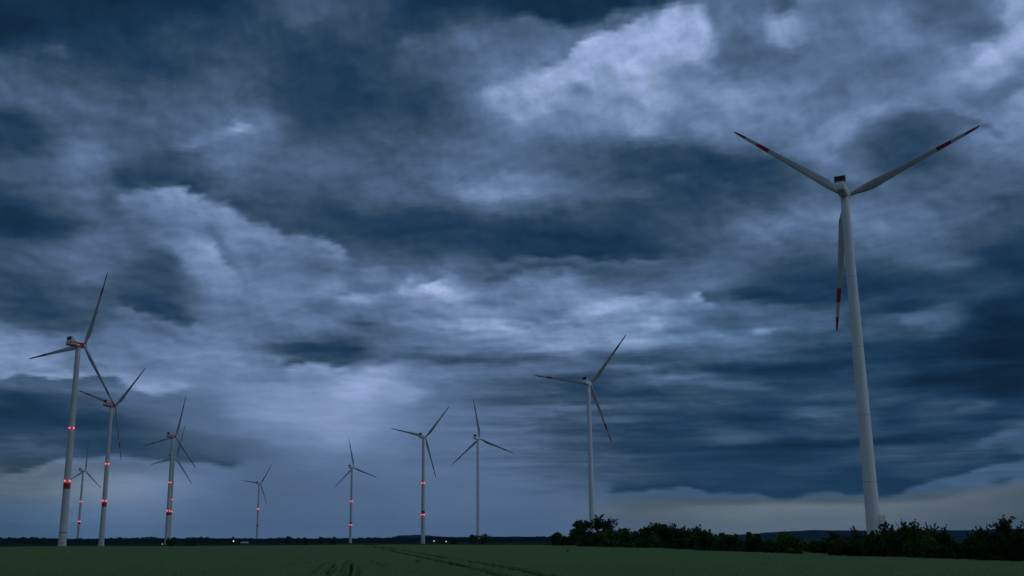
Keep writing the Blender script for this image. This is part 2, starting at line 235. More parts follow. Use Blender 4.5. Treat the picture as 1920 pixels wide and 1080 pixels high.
    [100, 100, 100, 99, 99, 99, 99, 99, 99, 99, 99, 99, 99, 99, 99, 99, 99, 99, 99, 99, 99, 99, 99, 98, 99, 101, 102, 104, 106, 109, 112, 115, 118, 120, 122, 124, 125, 126, 126, 125, 124, 122, 120, 118, 117, 115, 113, 111, 109, 107, 106, 104, 103, 102, 102, 102, 102, 102, 103, 103, 103, 104, 104, 105, 105, 106, 106, 106, 106, 106, 106, 106, 107, 108, 108, 109, 109, 109, 109, 109, 109, 109, 109, 108, 108, 107, 106, 106, 106, 106, 105, 105, 105, 104, 104, 103, 102, 101, 101, 99, 96, 94, 93, 92, 92, 91, 91, 90, 90, 89, 90, 90, 91, 91, 91, 91, 92, 93, 94, 96, 97, 98, 99, 98, 97, 95, 94, 93, 93, 93, 92, 92, 92, 93, 94, 94, 94, 94, 95, 98, 102, 102, 100, 98, 97, 95, 94, 92, 91, 90, 90, 90, 90, 90, 90, 90, 90, 90, 90, 90, 91, 91, 91, 91, 91],
    [101, 101, 101, 101, 101, 101, 101, 101, 101, 100, 100, 100, 100, 100, 100, 100, 100, 100, 100, 100, 100, 100, 100, 100, 100, 102, 103, 105, 107, 110, 113, 116, 119, 122, 124, 125, 127, 128, 128, 127, 126, 124, 122, 120, 118, 116, 114, 112, 110, 108, 106, 105, 103, 102, 102, 101, 102, 102, 102, 103, 103, 104, 104, 105, 105, 106, 106, 106, 106, 106, 106, 106, 107, 108, 108, 109, 109, 109, 109, 109, 109, 109, 109, 108, 108, 107, 107, 106, 106, 105, 105, 105, 104, 103, 103, 102, 101, 100, 99, 98, 95, 93, 92, 91, 91, 90, 90, 89, 88, 87, 87, 87, 87, 87, 86, 86, 86, 86, 89, 90, 83, 80, 85, 89, 89, 87, 86, 85, 85, 88, 87, 88, 89, 86, 89, 89, 88, 86, 86, 88, 94, 100, 101, 99, 98, 96, 94, 91, 90, 90, 91, 91, 91, 91, 91, 91, 91, 91, 91, 91, 91, 91, 92, 92, 92],
    [102, 102, 102, 102, 102, 102, 102, 102, 102, 102, 102, 102, 102, 102, 101, 101, 101, 101, 101, 101, 101, 101, 101, 101, 102, 103, 104, 106, 108, 110, 114, 117, 120, 123, 125, 127, 129, 130, 130, 129, 128, 126, 124, 122, 120, 117, 115, 112, 110, 108, 106, 105, 103, 102, 101, 101, 101, 102, 102, 103, 103, 103, 104, 105, 105, 105, 106, 106, 106, 106, 106, 107, 107, 108, 108, 109, 109, 109, 109, 109, 109, 109, 109, 108, 108, 107, 107, 106, 106, 105, 105, 104, 103, 102, 102, 101, 100, 99, 98, 96, 93, 92, 91, 91, 90, 89, 89, 88, 87, 86, 86, 87, 88, 88, 87, 88, 88, 89, 90, 75, 57, 55, 57, 72, 89, 90, 89, 88, 89, 83, 88, 87, 84, 60, 72, 81, 90, 86, 85, 86, 88, 92, 97, 99, 99, 97, 95, 93, 92, 91, 92, 92, 92, 92, 92, 92, 92, 92, 92, 92, 92, 92, 92, 92, 92],
    [104, 104, 103, 103, 103, 103, 103, 103, 103, 103, 103, 103, 103, 103, 103, 103, 103, 103, 103, 102, 102, 102, 102, 102, 103, 104, 105, 107, 109, 111, 114, 118, 122, 125, 127, 129, 131, 132, 132, 131, 130, 128, 126, 124, 121, 118, 116, 113, 111, 109, 107, 105, 103, 102, 101, 101, 101, 102, 102, 102, 103, 103, 104, 104, 105, 105, 105, 106, 106, 106, 106, 107, 107, 108, 108, 108, 109, 109, 109, 109, 109, 109, 109, 108, 108, 108, 107, 106, 106, 105, 104, 103, 102, 102, 101, 99, 98, 97, 96, 95, 93, 92, 92, 91, 90, 89, 89, 88, 87, 86, 87, 89, 90, 89, 91, 90, 89, 90, 75, 56, 55, 54, 53, 54, 66, 80, 85, 89, 86, 58, 62, 61, 60, 53, 53, 55, 77, 89, 85, 86, 88, 89, 90, 94, 98, 98, 97, 94, 93, 92, 92, 92, 92, 92, 93, 93, 93, 93, 93, 93, 93, 93, 93, 93, 93],
    [105, 105, 105, 104, 104, 104, 104, 104, 104, 104, 104, 104, 104, 104, 104, 104, 104, 104, 104, 104, 104, 104, 103, 103, 104, 105, 106, 107, 109, 112, 115, 119, 123, 126, 128, 130, 132, 133, 134, 133, 132, 130, 127, 125, 123, 120, 117, 114, 112, 110, 107, 105, 103, 102, 101, 101, 101, 101, 102, 102, 103, 103, 104, 104, 105, 105, 105, 106, 106, 106, 106, 107, 107, 108, 108, 108, 109, 109, 109, 109, 109, 109, 109, 109, 108, 108, 107, 106, 106, 105, 104, 103, 102, 101, 99, 98, 97, 96, 95, 94, 90, 90, 93, 90, 92, 91, 90, 90, 89, 87, 89, 90, 73, 68, 80, 73, 64, 65, 56, 56, 56, 55, 54, 53, 53, 55, 58, 64, 60, 54, 54, 54, 54, 54, 53, 52, 55, 89, 87, 87, 88, 89, 89, 90, 93, 96, 97, 96, 94, 93, 93, 93, 93, 93, 93, 93, 93, 94, 94, 94, 94, 94, 94, 94, 94],
    [105, 105, 105, 105, 105, 105, 105, 105, 105, 105, 105, 105, 105, 105, 105, 105, 105, 105, 105, 105, 105, 104, 104, 104, 105, 106, 107, 108, 110, 112, 116, 120, 124, 127, 129, 132, 134, 135, 135, 135, 133, 131, 129, 126, 124, 121, 118, 115, 113, 110, 108, 106, 104, 102, 101, 101, 101, 101, 102, 102, 103, 103, 104, 104, 105, 105, 105, 106, 106, 106, 107, 107, 107, 108, 108, 108, 109, 109, 109, 109, 109, 109, 109, 109, 108, 108, 107, 106, 106, 104, 103, 102, 101, 100, 98, 97, 96, 94, 94, 92, 76, 71, 82, 69, 81, 93, 90, 90, 91, 91, 92, 72, 54, 55, 57, 55, 55, 56, 57, 59, 58, 57, 56, 56, 56, 56, 55, 55, 55, 56, 55, 55, 54, 52, 52, 52, 51, 69, 91, 89, 89, 89, 90, 90, 91, 92, 85, 94, 95, 94, 94, 94, 94, 94, 94, 94, 94, 94, 94, 94, 94, 93, 93, 93, 92],
    [106, 106, 106, 106, 106, 106, 106, 106, 106, 106, 106, 106, 106, 105, 105, 105, 105, 105, 105, 105, 105, 105, 105, 105, 106, 107, 107, 108, 110, 113, 116, 120, 124, 127, 130, 132, 134, 136, 136, 135, 134, 132, 130, 127, 125, 122, 118, 116, 113, 111, 108, 106, 104, 102, 101, 101, 101, 101, 102, 102, 103, 103, 104, 104, 105, 105, 105, 106, 106, 107, 107, 107, 108, 108, 108, 108, 109, 109, 109, 109, 109, 109, 109, 109, 108, 108, 107, 106, 105, 104, 103, 101, 100, 99, 97, 96, 94, 93, 92, 90, 74, 58, 58, 57, 60, 72, 67, 67, 78, 89, 77, 55, 58, 59, 57, 57, 58, 57, 58, 60, 61, 60, 60, 60, 59, 58, 57, 56, 55, 55, 54, 54, 53, 51, 51, 51, 52, 53, 81, 92, 92, 90, 90, 90, 91, 91, 67, 83, 94, 94, 93, 93, 93, 93, 92, 92, 92, 91, 91, 90, 90, 90, 90, 89, 89],
    [107, 107, 107, 106, 106, 106, 106, 106, 106, 106, 106, 106, 106, 106, 106, 106, 106, 106, 106, 106, 106, 106, 106, 106, 107, 107, 108, 109, 110, 113, 116, 120, 124, 127, 130, 132, 135, 136, 136, 136, 134, 132, 130, 128, 125, 122, 119, 116, 113, 111, 109, 106, 104, 102, 101, 101, 101, 102, 102, 102, 103, 103, 104, 104, 105, 105, 105, 106, 106, 107, 107, 108, 108, 108, 108, 108, 109, 109, 109, 109, 109, 109, 109, 109, 108, 108, 107, 106, 105, 104, 102, 101, 99, 98, 96, 94, 93, 92, 91, 89, 77, 64, 61, 64, 61, 57, 57, 56, 56, 62, 56, 58, 61, 60, 58, 58, 58, 57, 58, 59, 60, 61, 61, 61, 60, 58, 57, 55, 54, 54, 54, 53, 53, 51, 51, 52, 55, 55, 57, 73, 87, 92, 91, 90, 90, 91, 72, 83, 90, 91, 90, 90, 90, 89, 89, 89, 89, 89, 89, 89, 89, 89, 89, 89, 89],
    [107, 107, 107, 107, 107, 107, 107, 107, 107, 107, 107, 107, 107, 107, 107, 107, 106, 106, 106, 106, 106, 106, 106, 106, 108, 108, 108, 109, 110, 112, 116, 119, 123, 126, 129, 132, 134, 135, 136, 135, 134, 132, 130, 127, 125, 122, 119, 116, 113, 111, 109, 107, 104, 102, 101, 101, 101, 102, 102, 103, 103, 103, 104, 104, 105, 105, 106, 106, 107, 107, 108, 108, 108, 108, 108, 109, 109, 109, 109, 109, 109, 109, 109, 109, 108, 108, 107, 106, 105, 104, 102, 100, 98, 97, 95, 93, 92, 90, 89, 88, 80, 70, 67, 69, 67, 62, 62, 62, 59, 57, 58, 61, 62, 60, 58, 58, 57, 57, 57, 58, 59, 59, 59, 59, 59, 58, 56, 55, 54, 53, 53, 53, 53, 53, 53, 55, 59, 60, 58, 57, 61, 79, 91, 92, 90, 90, 86, 89, 89, 89, 89, 89, 89, 89, 89, 89, 89, 89, 89, 89, 89, 89, 89, 89, 89],
    [97, 99, 101, 102, 103, 104, 105, 106, 106, 107, 107, 107, 107, 107, 107, 107, 107, 107, 107, 107, 107, 107, 107, 107, 109, 109, 108, 108, 109, 112, 115, 118, 122, 125, 127, 130, 133, 134, 134, 134, 132, 131, 129, 126, 124, 121, 118, 116, 113, 111, 109, 107, 104, 102, 101, 101, 102, 102, 103, 103, 103, 104, 104, 105, 105, 106, 106, 107, 107, 108, 108, 108, 108, 109, 109, 109, 109, 109, 109, 109, 109, 109, 109, 109, 108, 108, 107, 106, 105, 103, 101, 99, 98, 96, 94, 92, 91, 89, 88, 86, 81, 74, 71, 73, 70, 66, 66, 66, 63, 61, 61, 62, 62, 61, 59, 58, 58, 57, 57, 58, 58, 58, 58, 58, 58, 57, 56, 55, 54, 53, 53, 53, 54, 55, 57, 59, 63, 64, 63, 62, 59, 57, 69, 89, 91, 89, 89, 89, 89, 89, 89, 89, 89, 89, 89, 89, 89, 89, 89, 89, 89, 89, 89, 89, 89],
    [84, 84, 85, 86, 86, 87, 89, 90, 91, 93, 94, 95, 97, 98, 99, 101, 102, 103, 104, 104, 105, 105, 106, 106, 111, 111, 109, 109, 109, 110, 113, 116, 119, 122, 125, 128, 130, 131, 131, 131, 130, 128, 126, 124, 122, 120, 117, 115, 113, 111, 109, 107, 104, 102, 102, 102, 102, 102, 103, 103, 104, 104, 105, 105, 106, 106, 107, 107, 108, 108, 109, 109, 109, 109, 109, 109, 109, 109, 109, 109, 109, 109, 109, 108, 108, 108, 107, 106, 105, 103, 101, 99, 97, 95, 93, 91, 90, 88, 87, 85, 81, 76, 74, 74, 72, 69, 68, 67, 65, 63, 63, 63, 62, 61, 59, 58, 58, 57, 57, 57, 57, 57, 58, 59, 59, 59, 58, 56, 54, 53, 53, 53, 55, 57, 59, 63, 66, 67, 66, 67, 65, 61, 56, 71, 93, 90, 89, 89, 89, 89, 89, 89, 89, 89, 89, 89, 89, 89, 89, 89, 89, 89, 89, 89, 89],
    [83, 83, 83, 83, 83, 83, 83, 83, 83, 83, 83, 84, 84, 84, 85, 85, 86, 86, 87, 88, 89, 90, 91, 92, 100, 108, 111, 109, 108, 109, 111, 114, 116, 118, 121, 123, 126, 127, 127, 127, 126, 125, 123, 122, 120, 117, 116, 114, 112, 111, 110, 108, 105, 103, 102, 102, 102, 103, 104, 104, 104, 105, 105, 106, 106, 107, 107, 108, 109, 109, 109, 109, 109, 109, 109, 109, 109, 109, 109, 109, 109, 109, 108, 108, 108, 107, 107, 106, 104, 102, 100, 98, 96, 94, 92, 91, 89, 87, 86, 84, 81, 77, 75, 75, 73, 70, 69, 68, 66, 64, 63, 63, 62, 60, 59, 58, 57, 57, 56, 56, 57, 59, 61, 63, 64, 63, 62, 59, 56, 53, 52, 53, 55, 57, 61, 66, 70, 70, 69, 69, 69, 66, 62, 57, 82, 92, 91, 90, 90, 89, 89, 89, 89, 89, 89, 89, 89, 89, 89, 89, 90, 90, 90, 90, 89],
    [79, 80, 80, 81, 81, 82, 82, 82, 83, 83, 83, 83, 83, 83, 83, 83, 83, 83, 83, 83, 83, 84, 84, 81, 71, 78, 108, 111, 109, 108, 108, 111, 113, 115, 116, 118, 121, 121, 122, 122, 121, 120, 119, 118, 116, 115, 114, 112, 111, 110, 110, 108, 105, 103, 102, 103, 103, 104, 104, 105, 105, 106, 106, 107, 107, 108, 108, 109, 109, 110, 110, 110, 110, 110, 109, 109, 109, 109, 109, 109, 109, 109, 108, 108, 108, 107, 106, 105, 104, 102, 100, 97, 95, 93, 92, 90, 88, 86, 84, 83, 80, 77, 75, 75, 73, 70, 69, 68, 66, 64, 63, 62, 61, 59, 58, 57, 56, 56, 55, 55, 57, 60, 63, 65, 66, 66, 64, 62, 58, 55, 53, 54, 55, 58, 62, 67, 71, 72, 71, 71, 70, 69, 66, 61, 60, 73, 88, 91, 92, 90, 90, 89, 90, 90, 90, 90, 89, 89, 88, 87, 86, 84, 82, 80, 78],
    [74, 75, 75, 76, 76, 77, 77, 78, 78, 79, 79, 80, 80, 80, 81, 81, 81, 82, 82, 82, 82, 83, 83, 82, 69, 66, 84, 109, 110, 108, 108, 108, 110, 111, 112, 114, 115, 116, 116, 116, 116, 116, 115, 115, 114, 113, 112, 111, 111, 111, 111, 109, 105, 103, 103, 103, 104, 104, 105, 106, 106, 107, 107, 108, 109, 109, 110, 110, 110, 111, 111, 111, 110, 110, 110, 109, 109, 109, 109, 109, 109, 108, 108, 108, 107, 107, 106, 105, 103, 101, 99, 97, 94, 93, 91, 89, 87, 85, 83, 82, 79, 77, 75, 74, 72, 70, 68, 66, 64, 63, 61, 60, 59, 58, 57, 56, 56, 55, 54, 54, 56, 59, 62, 64, 65, 65, 65, 63, 62, 61, 60, 59, 59, 61, 63, 66, 70, 72, 73, 73, 72, 70, 68, 64, 62, 61, 62, 67, 80, 90, 89, 87, 86, 84, 82, 80, 78, 76, 75, 73, 72, 71, 71, 71, 72],
    [72, 72, 72, 73, 73, 73, 73, 74, 74, 74, 75, 75, 75, 76, 76, 76, 77, 77, 78, 78, 78, 79, 80, 79, 71, 69, 66, 85, 110, 109, 108, 108, 108, 108, 109, 109, 110, 111, 112, 112, 112, 112, 112, 112, 112, 112, 111, 111, 112, 112, 111, 108, 106, 104, 103, 104, 104, 105, 106, 107, 108, 108, 109, 109, 110, 110, 111, 111, 112, 112, 112, 112, 111, 111, 110, 109, 109, 109, 109, 109, 108, 108, 108, 107, 107, 106, 105, 104, 102, 100, 98, 96, 94, 92, 90, 88, 86, 84, 82, 80, 78, 76, 74, 72, 70, 68, 66, 64, 62, 60, 59, 58, 57, 57, 56, 56, 55, 54, 53, 53, 53, 55, 57, 59, 61, 62, 63, 65, 68, 70, 71, 71, 70, 69, 68, 68, 69, 71, 72, 74, 74, 72, 69, 65, 67, 66, 59, 57, 58, 75, 75, 73, 72, 72, 71, 71, 72, 72, 72, 73, 73, 74, 74, 75, 75],
    [73, 73, 72, 72, 72, 72, 72, 72, 72, 72, 72, 72, 72, 73, 73, 73, 73, 73, 74, 74, 74, 74, 75, 74, 69, 68, 65, 65, 93, 110, 109, 109, 108, 107, 106, 106, 106, 107, 108, 109, 110, 111, 111, 112, 112, 112, 113, 113, 108, 102, 91, 90, 101, 104, 103, 104, 105, 106, 107, 108, 109, 110, 110, 111, 111, 112, 112, 112, 113, 113, 113, 112, 112, 111, 110, 110, 109, 109, 109, 109, 108, 108, 107, 107, 106, 105, 105, 103, 102, 100, 97, 95, 93, 91, 89, 87, 85, 83, 81, 79, 77, 75, 72, 70, 68, 65, 63, 61, 59, 58, 57, 56, 56, 56, 56, 55, 55, 54, 53, 52, 51, 52, 53, 55, 56, 58, 60, 63, 68, 72, 76, 77, 77, 77, 76, 74, 73, 71, 71, 73, 75, 75, 72, 67, 69, 70, 63, 63, 61, 71, 73, 73, 73, 74, 74, 75, 75, 76, 76, 76, 77, 77, 77, 78, 78],
    [75, 75, 74, 74, 74, 74, 73, 73, 73, 73, 73, 73, 72, 72, 72, 72, 72, 72, 72, 72, 72, 72, 73, 72, 68, 68, 66, 65, 68, 95, 110, 111, 109, 108, 106, 105, 104, 105, 107, 109, 110, 111, 112, 110, 107, 100, 109, 107, 82, 74, 69, 79, 97, 103, 103, 104, 105, 106, 108, 109, 110, 111, 112, 112, 113, 113, 114, 114, 114, 114, 114, 113, 113, 112, 111, 110, 109, 109, 109, 108, 108, 107, 107, 106, 106, 105, 104, 103, 101, 99, 96, 94, 92, 90, 88, 86, 84, 82, 80, 78, 76, 73, 71, 68, 66, 63, 61, 59, 57, 56, 56, 56, 56, 55, 55, 55, 55, 54, 52, 51, 51, 51, 52, 54, 55, 56, 57, 59, 62, 67, 72, 76, 78, 78, 78, 78, 76, 74, 72, 72, 75, 77, 76, 72, 72, 73, 66, 67, 67, 75, 77, 76, 76, 77, 77, 77, 78, 78, 78, 78, 78, 79, 79, 79, 79],
    [76, 76, 76, 76, 76, 76, 75, 75, 75, 75, 75, 74, 74, 74, 74, 74, 73, 73, 73, 73, 73, 73, 73, 72, 69, 68, 68, 68, 67, 69, 90, 101, 101, 109, 109, 107, 105, 107, 109, 109, 109, 104, 95, 85, 79, 72, 82, 78, 70, 71, 73, 83, 97, 102, 102, 103, 105, 107, 109, 110, 112, 113, 114, 114, 115, 115, 115, 115, 115, 115, 115, 114, 113, 112, 111, 110, 110, 109, 109, 108, 108, 107, 106, 106, 105, 104, 103, 102, 100, 98, 96, 93, 91, 89, 87, 85, 83, 81, 79, 77, 74, 72, 69, 67, 64, 62, 60, 58, 57, 56, 56, 56, 56, 56, 56, 55, 55, 53, 52, 51, 50, 51, 53, 54, 56, 57, 57, 57, 58, 59, 63, 68, 72, 75, 77, 78, 77, 75, 73, 71, 72, 77, 79, 77, 78, 77, 68, 69, 71, 77, 79, 78, 78, 78, 79, 79, 79, 79, 79, 79, 79, 79, 79, 79, 79],
    [76, 76, 76, 76, 76, 76, 76, 76, 76, 76, 76, 76, 76, 76, 76, 75, 75, 75, 75, 75, 75, 75, 75, 74, 71, 71, 71, 72, 72, 69, 68, 72, 72, 86, 99, 108, 109, 108, 98, 87, 83, 75, 70, 69, 69, 71, 70, 70, 76, 78, 79, 86, 96, 100, 101, 102, 105, 107, 110, 112, 113, 114, 115, 116, 117, 117, 117, 117, 117, 116, 116, 115, 114, 113, 112, 111, 110, 109, 109, 108, 108, 107, 106, 105, 105, 104, 103, 101, 99, 97, 95, 93, 90, 88, 86, 84, 82, 80, 78, 76, 73, 71, 68, 65, 63, 61, 60, 58, 57, 57, 56, 56, 56, 56, 56, 56, 55, 53, 52, 50, 50, 51, 53, 55, 57, 58, 59, 58, 58, 58, 59, 62, 66, 71, 74, 76, 76, 74, 72, 69, 68, 72, 77, 79, 81, 83, 72, 71, 73, 78, 79, 79, 79, 79, 79, 79, 79, 79, 79, 79, 79, 79, 79, 79, 79],
    [76, 76, 77, 77, 77, 76, 76, 76, 76, 76, 76, 76, 76, 76, 76, 76, 76, 76, 76, 76, 76, 76, 76, 75, 74, 75, 75, 77, 77, 75, 71, 69, 68, 67, 70, 88, 98, 86, 70, 67, 67, 69, 71, 72, 74, 75, 74, 75, 80, 82, 83, 88, 95, 98, 99, 102, 105, 108, 111, 113, 115, 116, 117, 119, 119, 120, 119, 119, 118, 118, 117, 116, 115, 113, 112, 111, 110, 109, 109, 108, 107, 107, 106, 105, 104, 103, 102, 101, 99, 97, 95, 92, 90, 88, 86, 84, 82, 80, 77, 75, 72, 69, 67, 64, 62, 61, 60, 59, 58, 57, 57, 57, 57, 57, 56, 56, 55, 53, 51, 50, 50, 50, 52, 54, 56, 58, 58, 58, 58, 58, 59, 61, 64, 67, 71, 73, 74, 73, 71, 68, 66, 66, 70, 76, 77, 87, 79, 73, 75, 79, 80, 79, 79, 79, 79, 79, 79, 79, 79, 79, 79, 79, 79, 79, 79],
    [71, 72, 72, 73, 74, 74, 75, 76, 76, 76, 77, 77, 77, 76, 76, 76, 76, 76, 76, 76, 76, 76, 76, 76, 76, 78, 79, 80, 80, 78, 75, 73, 72, 69, 67, 67, 71, 66, 66, 68, 69, 71, 73, 74, 75, 77, 76, 78, 83, 84, 86, 89, 94, 97, 99, 102, 105, 109, 112, 115, 117, 118, 120, 121, 122, 122, 122, 121, 120, 119, 118, 117, 116, 114, 113, 111, 110, 109, 109, 108, 107, 107, 106, 105, 105, 104, 103, 102, 100, 98, 96, 93, 90, 88, 86, 83, 81, 79, 77, 74, 71, 68, 65, 63, 61, 60, 59, 58, 58, 57, 57, 57, 57, 57, 57, 56, 54, 52, 50, 49, 48, 48, 48, 48, 48, 49, 49, 50, 51, 52, 53, 55, 57, 60, 62, 64, 66, 67, 67, 66, 65, 63, 63, 67, 69, 85, 85, 78, 76, 79, 79, 79, 79, 79, 79, 79, 79, 79, 79, 79, 79, 79, 79, 79, 79],
    [68, 68, 69, 69, 70, 70, 70, 71, 71, 72, 72, 73, 74, 74, 75, 75, 76, 76, 76, 77, 77, 77, 76, 77, 79, 81, 83, 80, 81, 79, 76, 74, 72, 70, 67, 65, 64, 64, 65, 67, 68, 70, 72, 74, 76, 78, 78, 80, 84, 86, 87, 90, 94, 97, 99, 102, 106, 111, 114, 117, 119, 121, 123, 125, 126, 126, 125, 124, 122, 121, 120, 118, 116, 115, 113, 111, 110, 109, 109, 108, 108, 107, 107, 106, 106, 106, 105, 104, 103, 101, 98, 95, 92, 89, 86, 83, 81, 78, 76, 73, 70, 66, 63, 61, 60, 59, 58, 58, 57, 57, 57, 57, 57, 57, 57, 57, 55, 53, 50, 48, 47, 46, 45, 44, 43, 42, 41, 42, 42, 43, 45, 46, 47, 48, 49, 50, 51, 53, 55, 58, 60, 60, 60, 60, 61, 75, 87, 83, 80, 79, 79, 79, 79, 79, 79, 79, 79, 79, 79, 79, 79, 80, 80, 80, 80],
    [65, 66, 66, 67, 67, 67, 68, 68, 68, 69, 69, 69, 70, 70, 70, 70, 71, 71, 72, 72, 73, 73, 74, 75, 79, 82, 84, 76, 79, 80, 76, 72, 69, 66, 65, 63, 63, 62, 63, 64, 67, 70, 72, 75, 76, 79, 80, 82, 86, 87, 89, 91, 94, 97, 100, 104, 108, 113, 116, 119, 121, 124, 126, 128, 129, 129, 128, 126, 124, 122, 121, 119, 117, 115, 113, 112, 111, 110, 109, 109, 108, 108, 108, 108, 108, 108, 108, 107, 106, 104, 102, 99, 95, 91, 87, 84, 81, 78, 75, 72, 68, 65, 62, 60, 59, 58, 57, 57, 57, 57, 57, 57, 57, 58, 59, 59, 58, 56, 54, 52, 51, 49, 48, 47, 45, 44, 43, 42, 42, 43, 44, 44, 44, 44, 43, 43, 43, 43, 45, 48, 51, 54, 56, 56, 57, 63, 86, 87, 84, 80, 79, 79, 79, 79, 79, 80, 80, 80, 80, 81, 81, 81, 82, 82, 83],
    [62, 63, 63, 64, 64, 65, 65, 65, 66, 66, 66, 67, 67, 67, 68, 68, 68, 69, 69, 69, 69, 69, 69, 70, 73, 76, 79, 74, 70, 75, 71, 67, 65, 63, 62, 61, 61, 61, 62, 64, 67, 71, 74, 76, 78, 80, 82, 84, 87, 89, 90, 92, 95, 98, 102, 106, 111, 115, 118, 121, 124, 126, 129, 131, 133, 132, 131, 129, 126, 124, 122, 120, 118, 116, 114, 112, 111, 110, 109, 109, 109, 109, 109, 110, 110, 110, 110, 109, 108, 107, 104, 101, 97, 92, 88, 84, 81, 78, 74, 71, 67, 64, 61, 59, 58, 57, 57, 57, 57, 57, 57, 58, 59, 61, 63, 64, 64, 63, 62, 60, 59, 58, 57, 57, 57, 56, 55, 54, 53, 52, 52, 51, 49, 46, 44, 43, 42, 42, 43, 46, 48, 49, 51, 53, 55, 57, 76, 89, 88, 82, 79, 80, 80, 81, 81, 81, 82, 82, 83, 83, 83, 84, 84, 84, 83],
    [59, 60, 60, 61, 61, 62, 62, 62, 63, 63, 64, 64, 64, 65, 65, 65, 66, 66, 66, 67, 67, 67, 67, 68, 70, 73, 75, 73, 68, 67, 68, 65, 63, 61, 61, 61, 61, 61, 63, 66, 70, 74, 76, 78, 80, 82, 83, 86, 88, 90, 92, 94, 97, 101, 105, 110, 114, 118, 121, 123, 126, 129, 133, 135, 136, 136, 134, 132, 128, 126, 123, 121, 119, 116, 114, 113, 111, 110, 110, 109, 109, 109, 110, 110, 111, 111, 110, 110, 109, 107, 105, 102, 97, 93, 88, 84, 81, 77, 74, 70, 67, 63, 61, 59, 58, 57, 57, 57, 57, 57, 58, 60, 62, 65, 68, 70, 71, 71, 70, 68, 66, 64, 63, 63, 64, 65, 65, 65, 65, 64, 63, 61, 59, 55, 52, 48, 46, 45, 46, 49, 50, 50, 51, 53, 55, 56, 64, 88, 91, 85, 81, 82, 83, 83, 83, 83, 84, 84, 83, 83, 82, 81, 79, 78, 76],
    [56, 57, 57, 58, 58, 59, 59, 59, 60, 60, 61, 61, 61, 62, 62, 63, 63, 63, 64, 64, 64, 64, 65, 65, 68, 70, 72, 72, 69, 67, 67, 65, 63, 63, 62, 62, 62, 64, 66, 70, 74, 76, 78, 80, 81, 83, 85, 87, 90, 92, 94, 97, 100, 104, 109, 114, 117, 121, 124, 126, 129, 133, 136, 139, 140, 140, 138, 134, 131, 127, 125, 122, 120, 117, 115, 113, 111, 110, 110, 109, 109, 109, 109, 110, 110, 110, 110, 109, 108, 106, 104, 100, 96, 92, 87, 84, 80, 77, 74, 70, 67, 63, 61, 59, 58, 58, 57, 57, 57, 58, 59, 62, 65, 69, 72, 73, 74, 74, 73, 72, 69, 67, 65, 65, 66, 67, 67, 67, 67, 67, 67, 67, 66, 64, 62, 59, 56, 55, 54, 54, 54, 55, 56, 56, 57, 58, 60, 75, 89, 87, 84, 84, 83, 83, 82, 81, 80, 78, 77, 76, 74, 73, 73, 72, 72],
    [54, 54, 55, 55, 55, 56, 56, 56, 57, 57, 58, 58, 58, 59, 59, 60, 60, 60, 61, 61, 61, 62, 62, 63, 64, 67, 69, 69, 68, 67, 67, 65, 65, 64, 64, 64, 65, 67, 69, 73, 76, 78, 79, 81, 82, 84, 87, 90, 92, 95, 97, 100, 104, 109, 113, 117, 121, 124, 126, 129, 132, 136, 140, 142, 143, 143, 141, 137, 133, 129, 126, 123, 121, 118, 115, 113, 112, 111, 110, 109, 109, 109, 108, 108, 108, 108, 107, 107, 105, 103, 100, 97, 93, 89, 86, 83, 80, 77, 74, 71, 67, 64, 61, 60, 59, 58, 58, 58, 58, 59, 61, 64, 67, 70, 73, 74, 75, 74, 73, 71, 69, 66, 65, 65, 66, 67, 68, 68, 68, 68, 68, 68, 67, 67, 65, 64, 63, 63, 63, 63, 63, 63, 62, 61, 60, 60, 61, 65, 74, 79, 80, 79, 77, 76, 75, 74, 73, 73, 72, 72, 72, 71, 71, 70, 70],
    [52, 52, 53, 53, 53, 53, 54, 54, 54, 55, 55, 55, 56, 56, 56, 57, 57, 57, 58, 58, 58, 59, 59, 60, 61, 63, 64, 65, 65, 64, 64, 64, 64, 64, 64, 65, 66, 68, 70, 74, 77, 79, 80, 82, 84, 86, 89, 92, 95, 98, 101, 105, 109, 114, 118, 122, 125, 127, 129, 131, 135, 139, 143, 145, 145, 145, 144, 140, 135, 131, 127, 125, 122, 119, 116, 114, 112, 111, 110, 110, 109, 108, 107, 106, 106, 105, 104, 103, 101, 99, 96, 93, 90, 87, 85, 82, 80, 77, 75, 71, 68, 65, 62, 60, 59, 59, 58, 58, 58, 59, 61, 64, 67, 70, 72, 73, 73, 72, 70, 68, 65, 63, 63, 64, 67, 69, 70, 70, 70, 69, 69, 69, 67, 66, 64, 63, 63, 64, 66, 68, 69, 68, 66, 64, 62, 61, 62, 64, 68, 71, 74, 73, 72, 72, 72, 72, 71, 71, 70, 70, 69, 68, 67, 66, 65],
    [51, 51, 51, 52, 52, 52, 52, 52, 53, 53, 53, 53, 54, 54, 54, 54, 55, 55, 55, 55, 56, 56, 56, 57, 58, 59, 59, 60, 59, 59, 59, 59, 59, 60, 61, 62, 63, 66, 69, 73, 76, 78, 80, 83, 85, 89, 93, 96, 99, 102, 106, 110, 114, 118, 122, 125, 128, 130, 132, 134, 138, 142, 145, 146, 147, 146, 145, 143, 138, 133, 129, 126, 123, 119, 117, 114, 113, 112, 111, 110, 109, 108, 107, 105, 104, 103, 101, 100, 98, 95, 93, 91, 88, 86, 84, 82, 80, 78, 75, 72, 68, 65, 63, 61, 60, 60, 59, 59, 59, 59, 60, 62, 65, 67, 68, 69, 68, 67, 64, 62, 60, 60, 62, 64, 68, 70, 71, 72, 71, 71, 70, 69, 67, 65, 62, 61, 60, 62, 65, 68, 69, 69, 67, 65, 63, 62, 62, 63, 67, 71, 72, 71, 71, 70, 69, 69, 68, 67, 66, 66, 65, 64, 63, 62, 61],
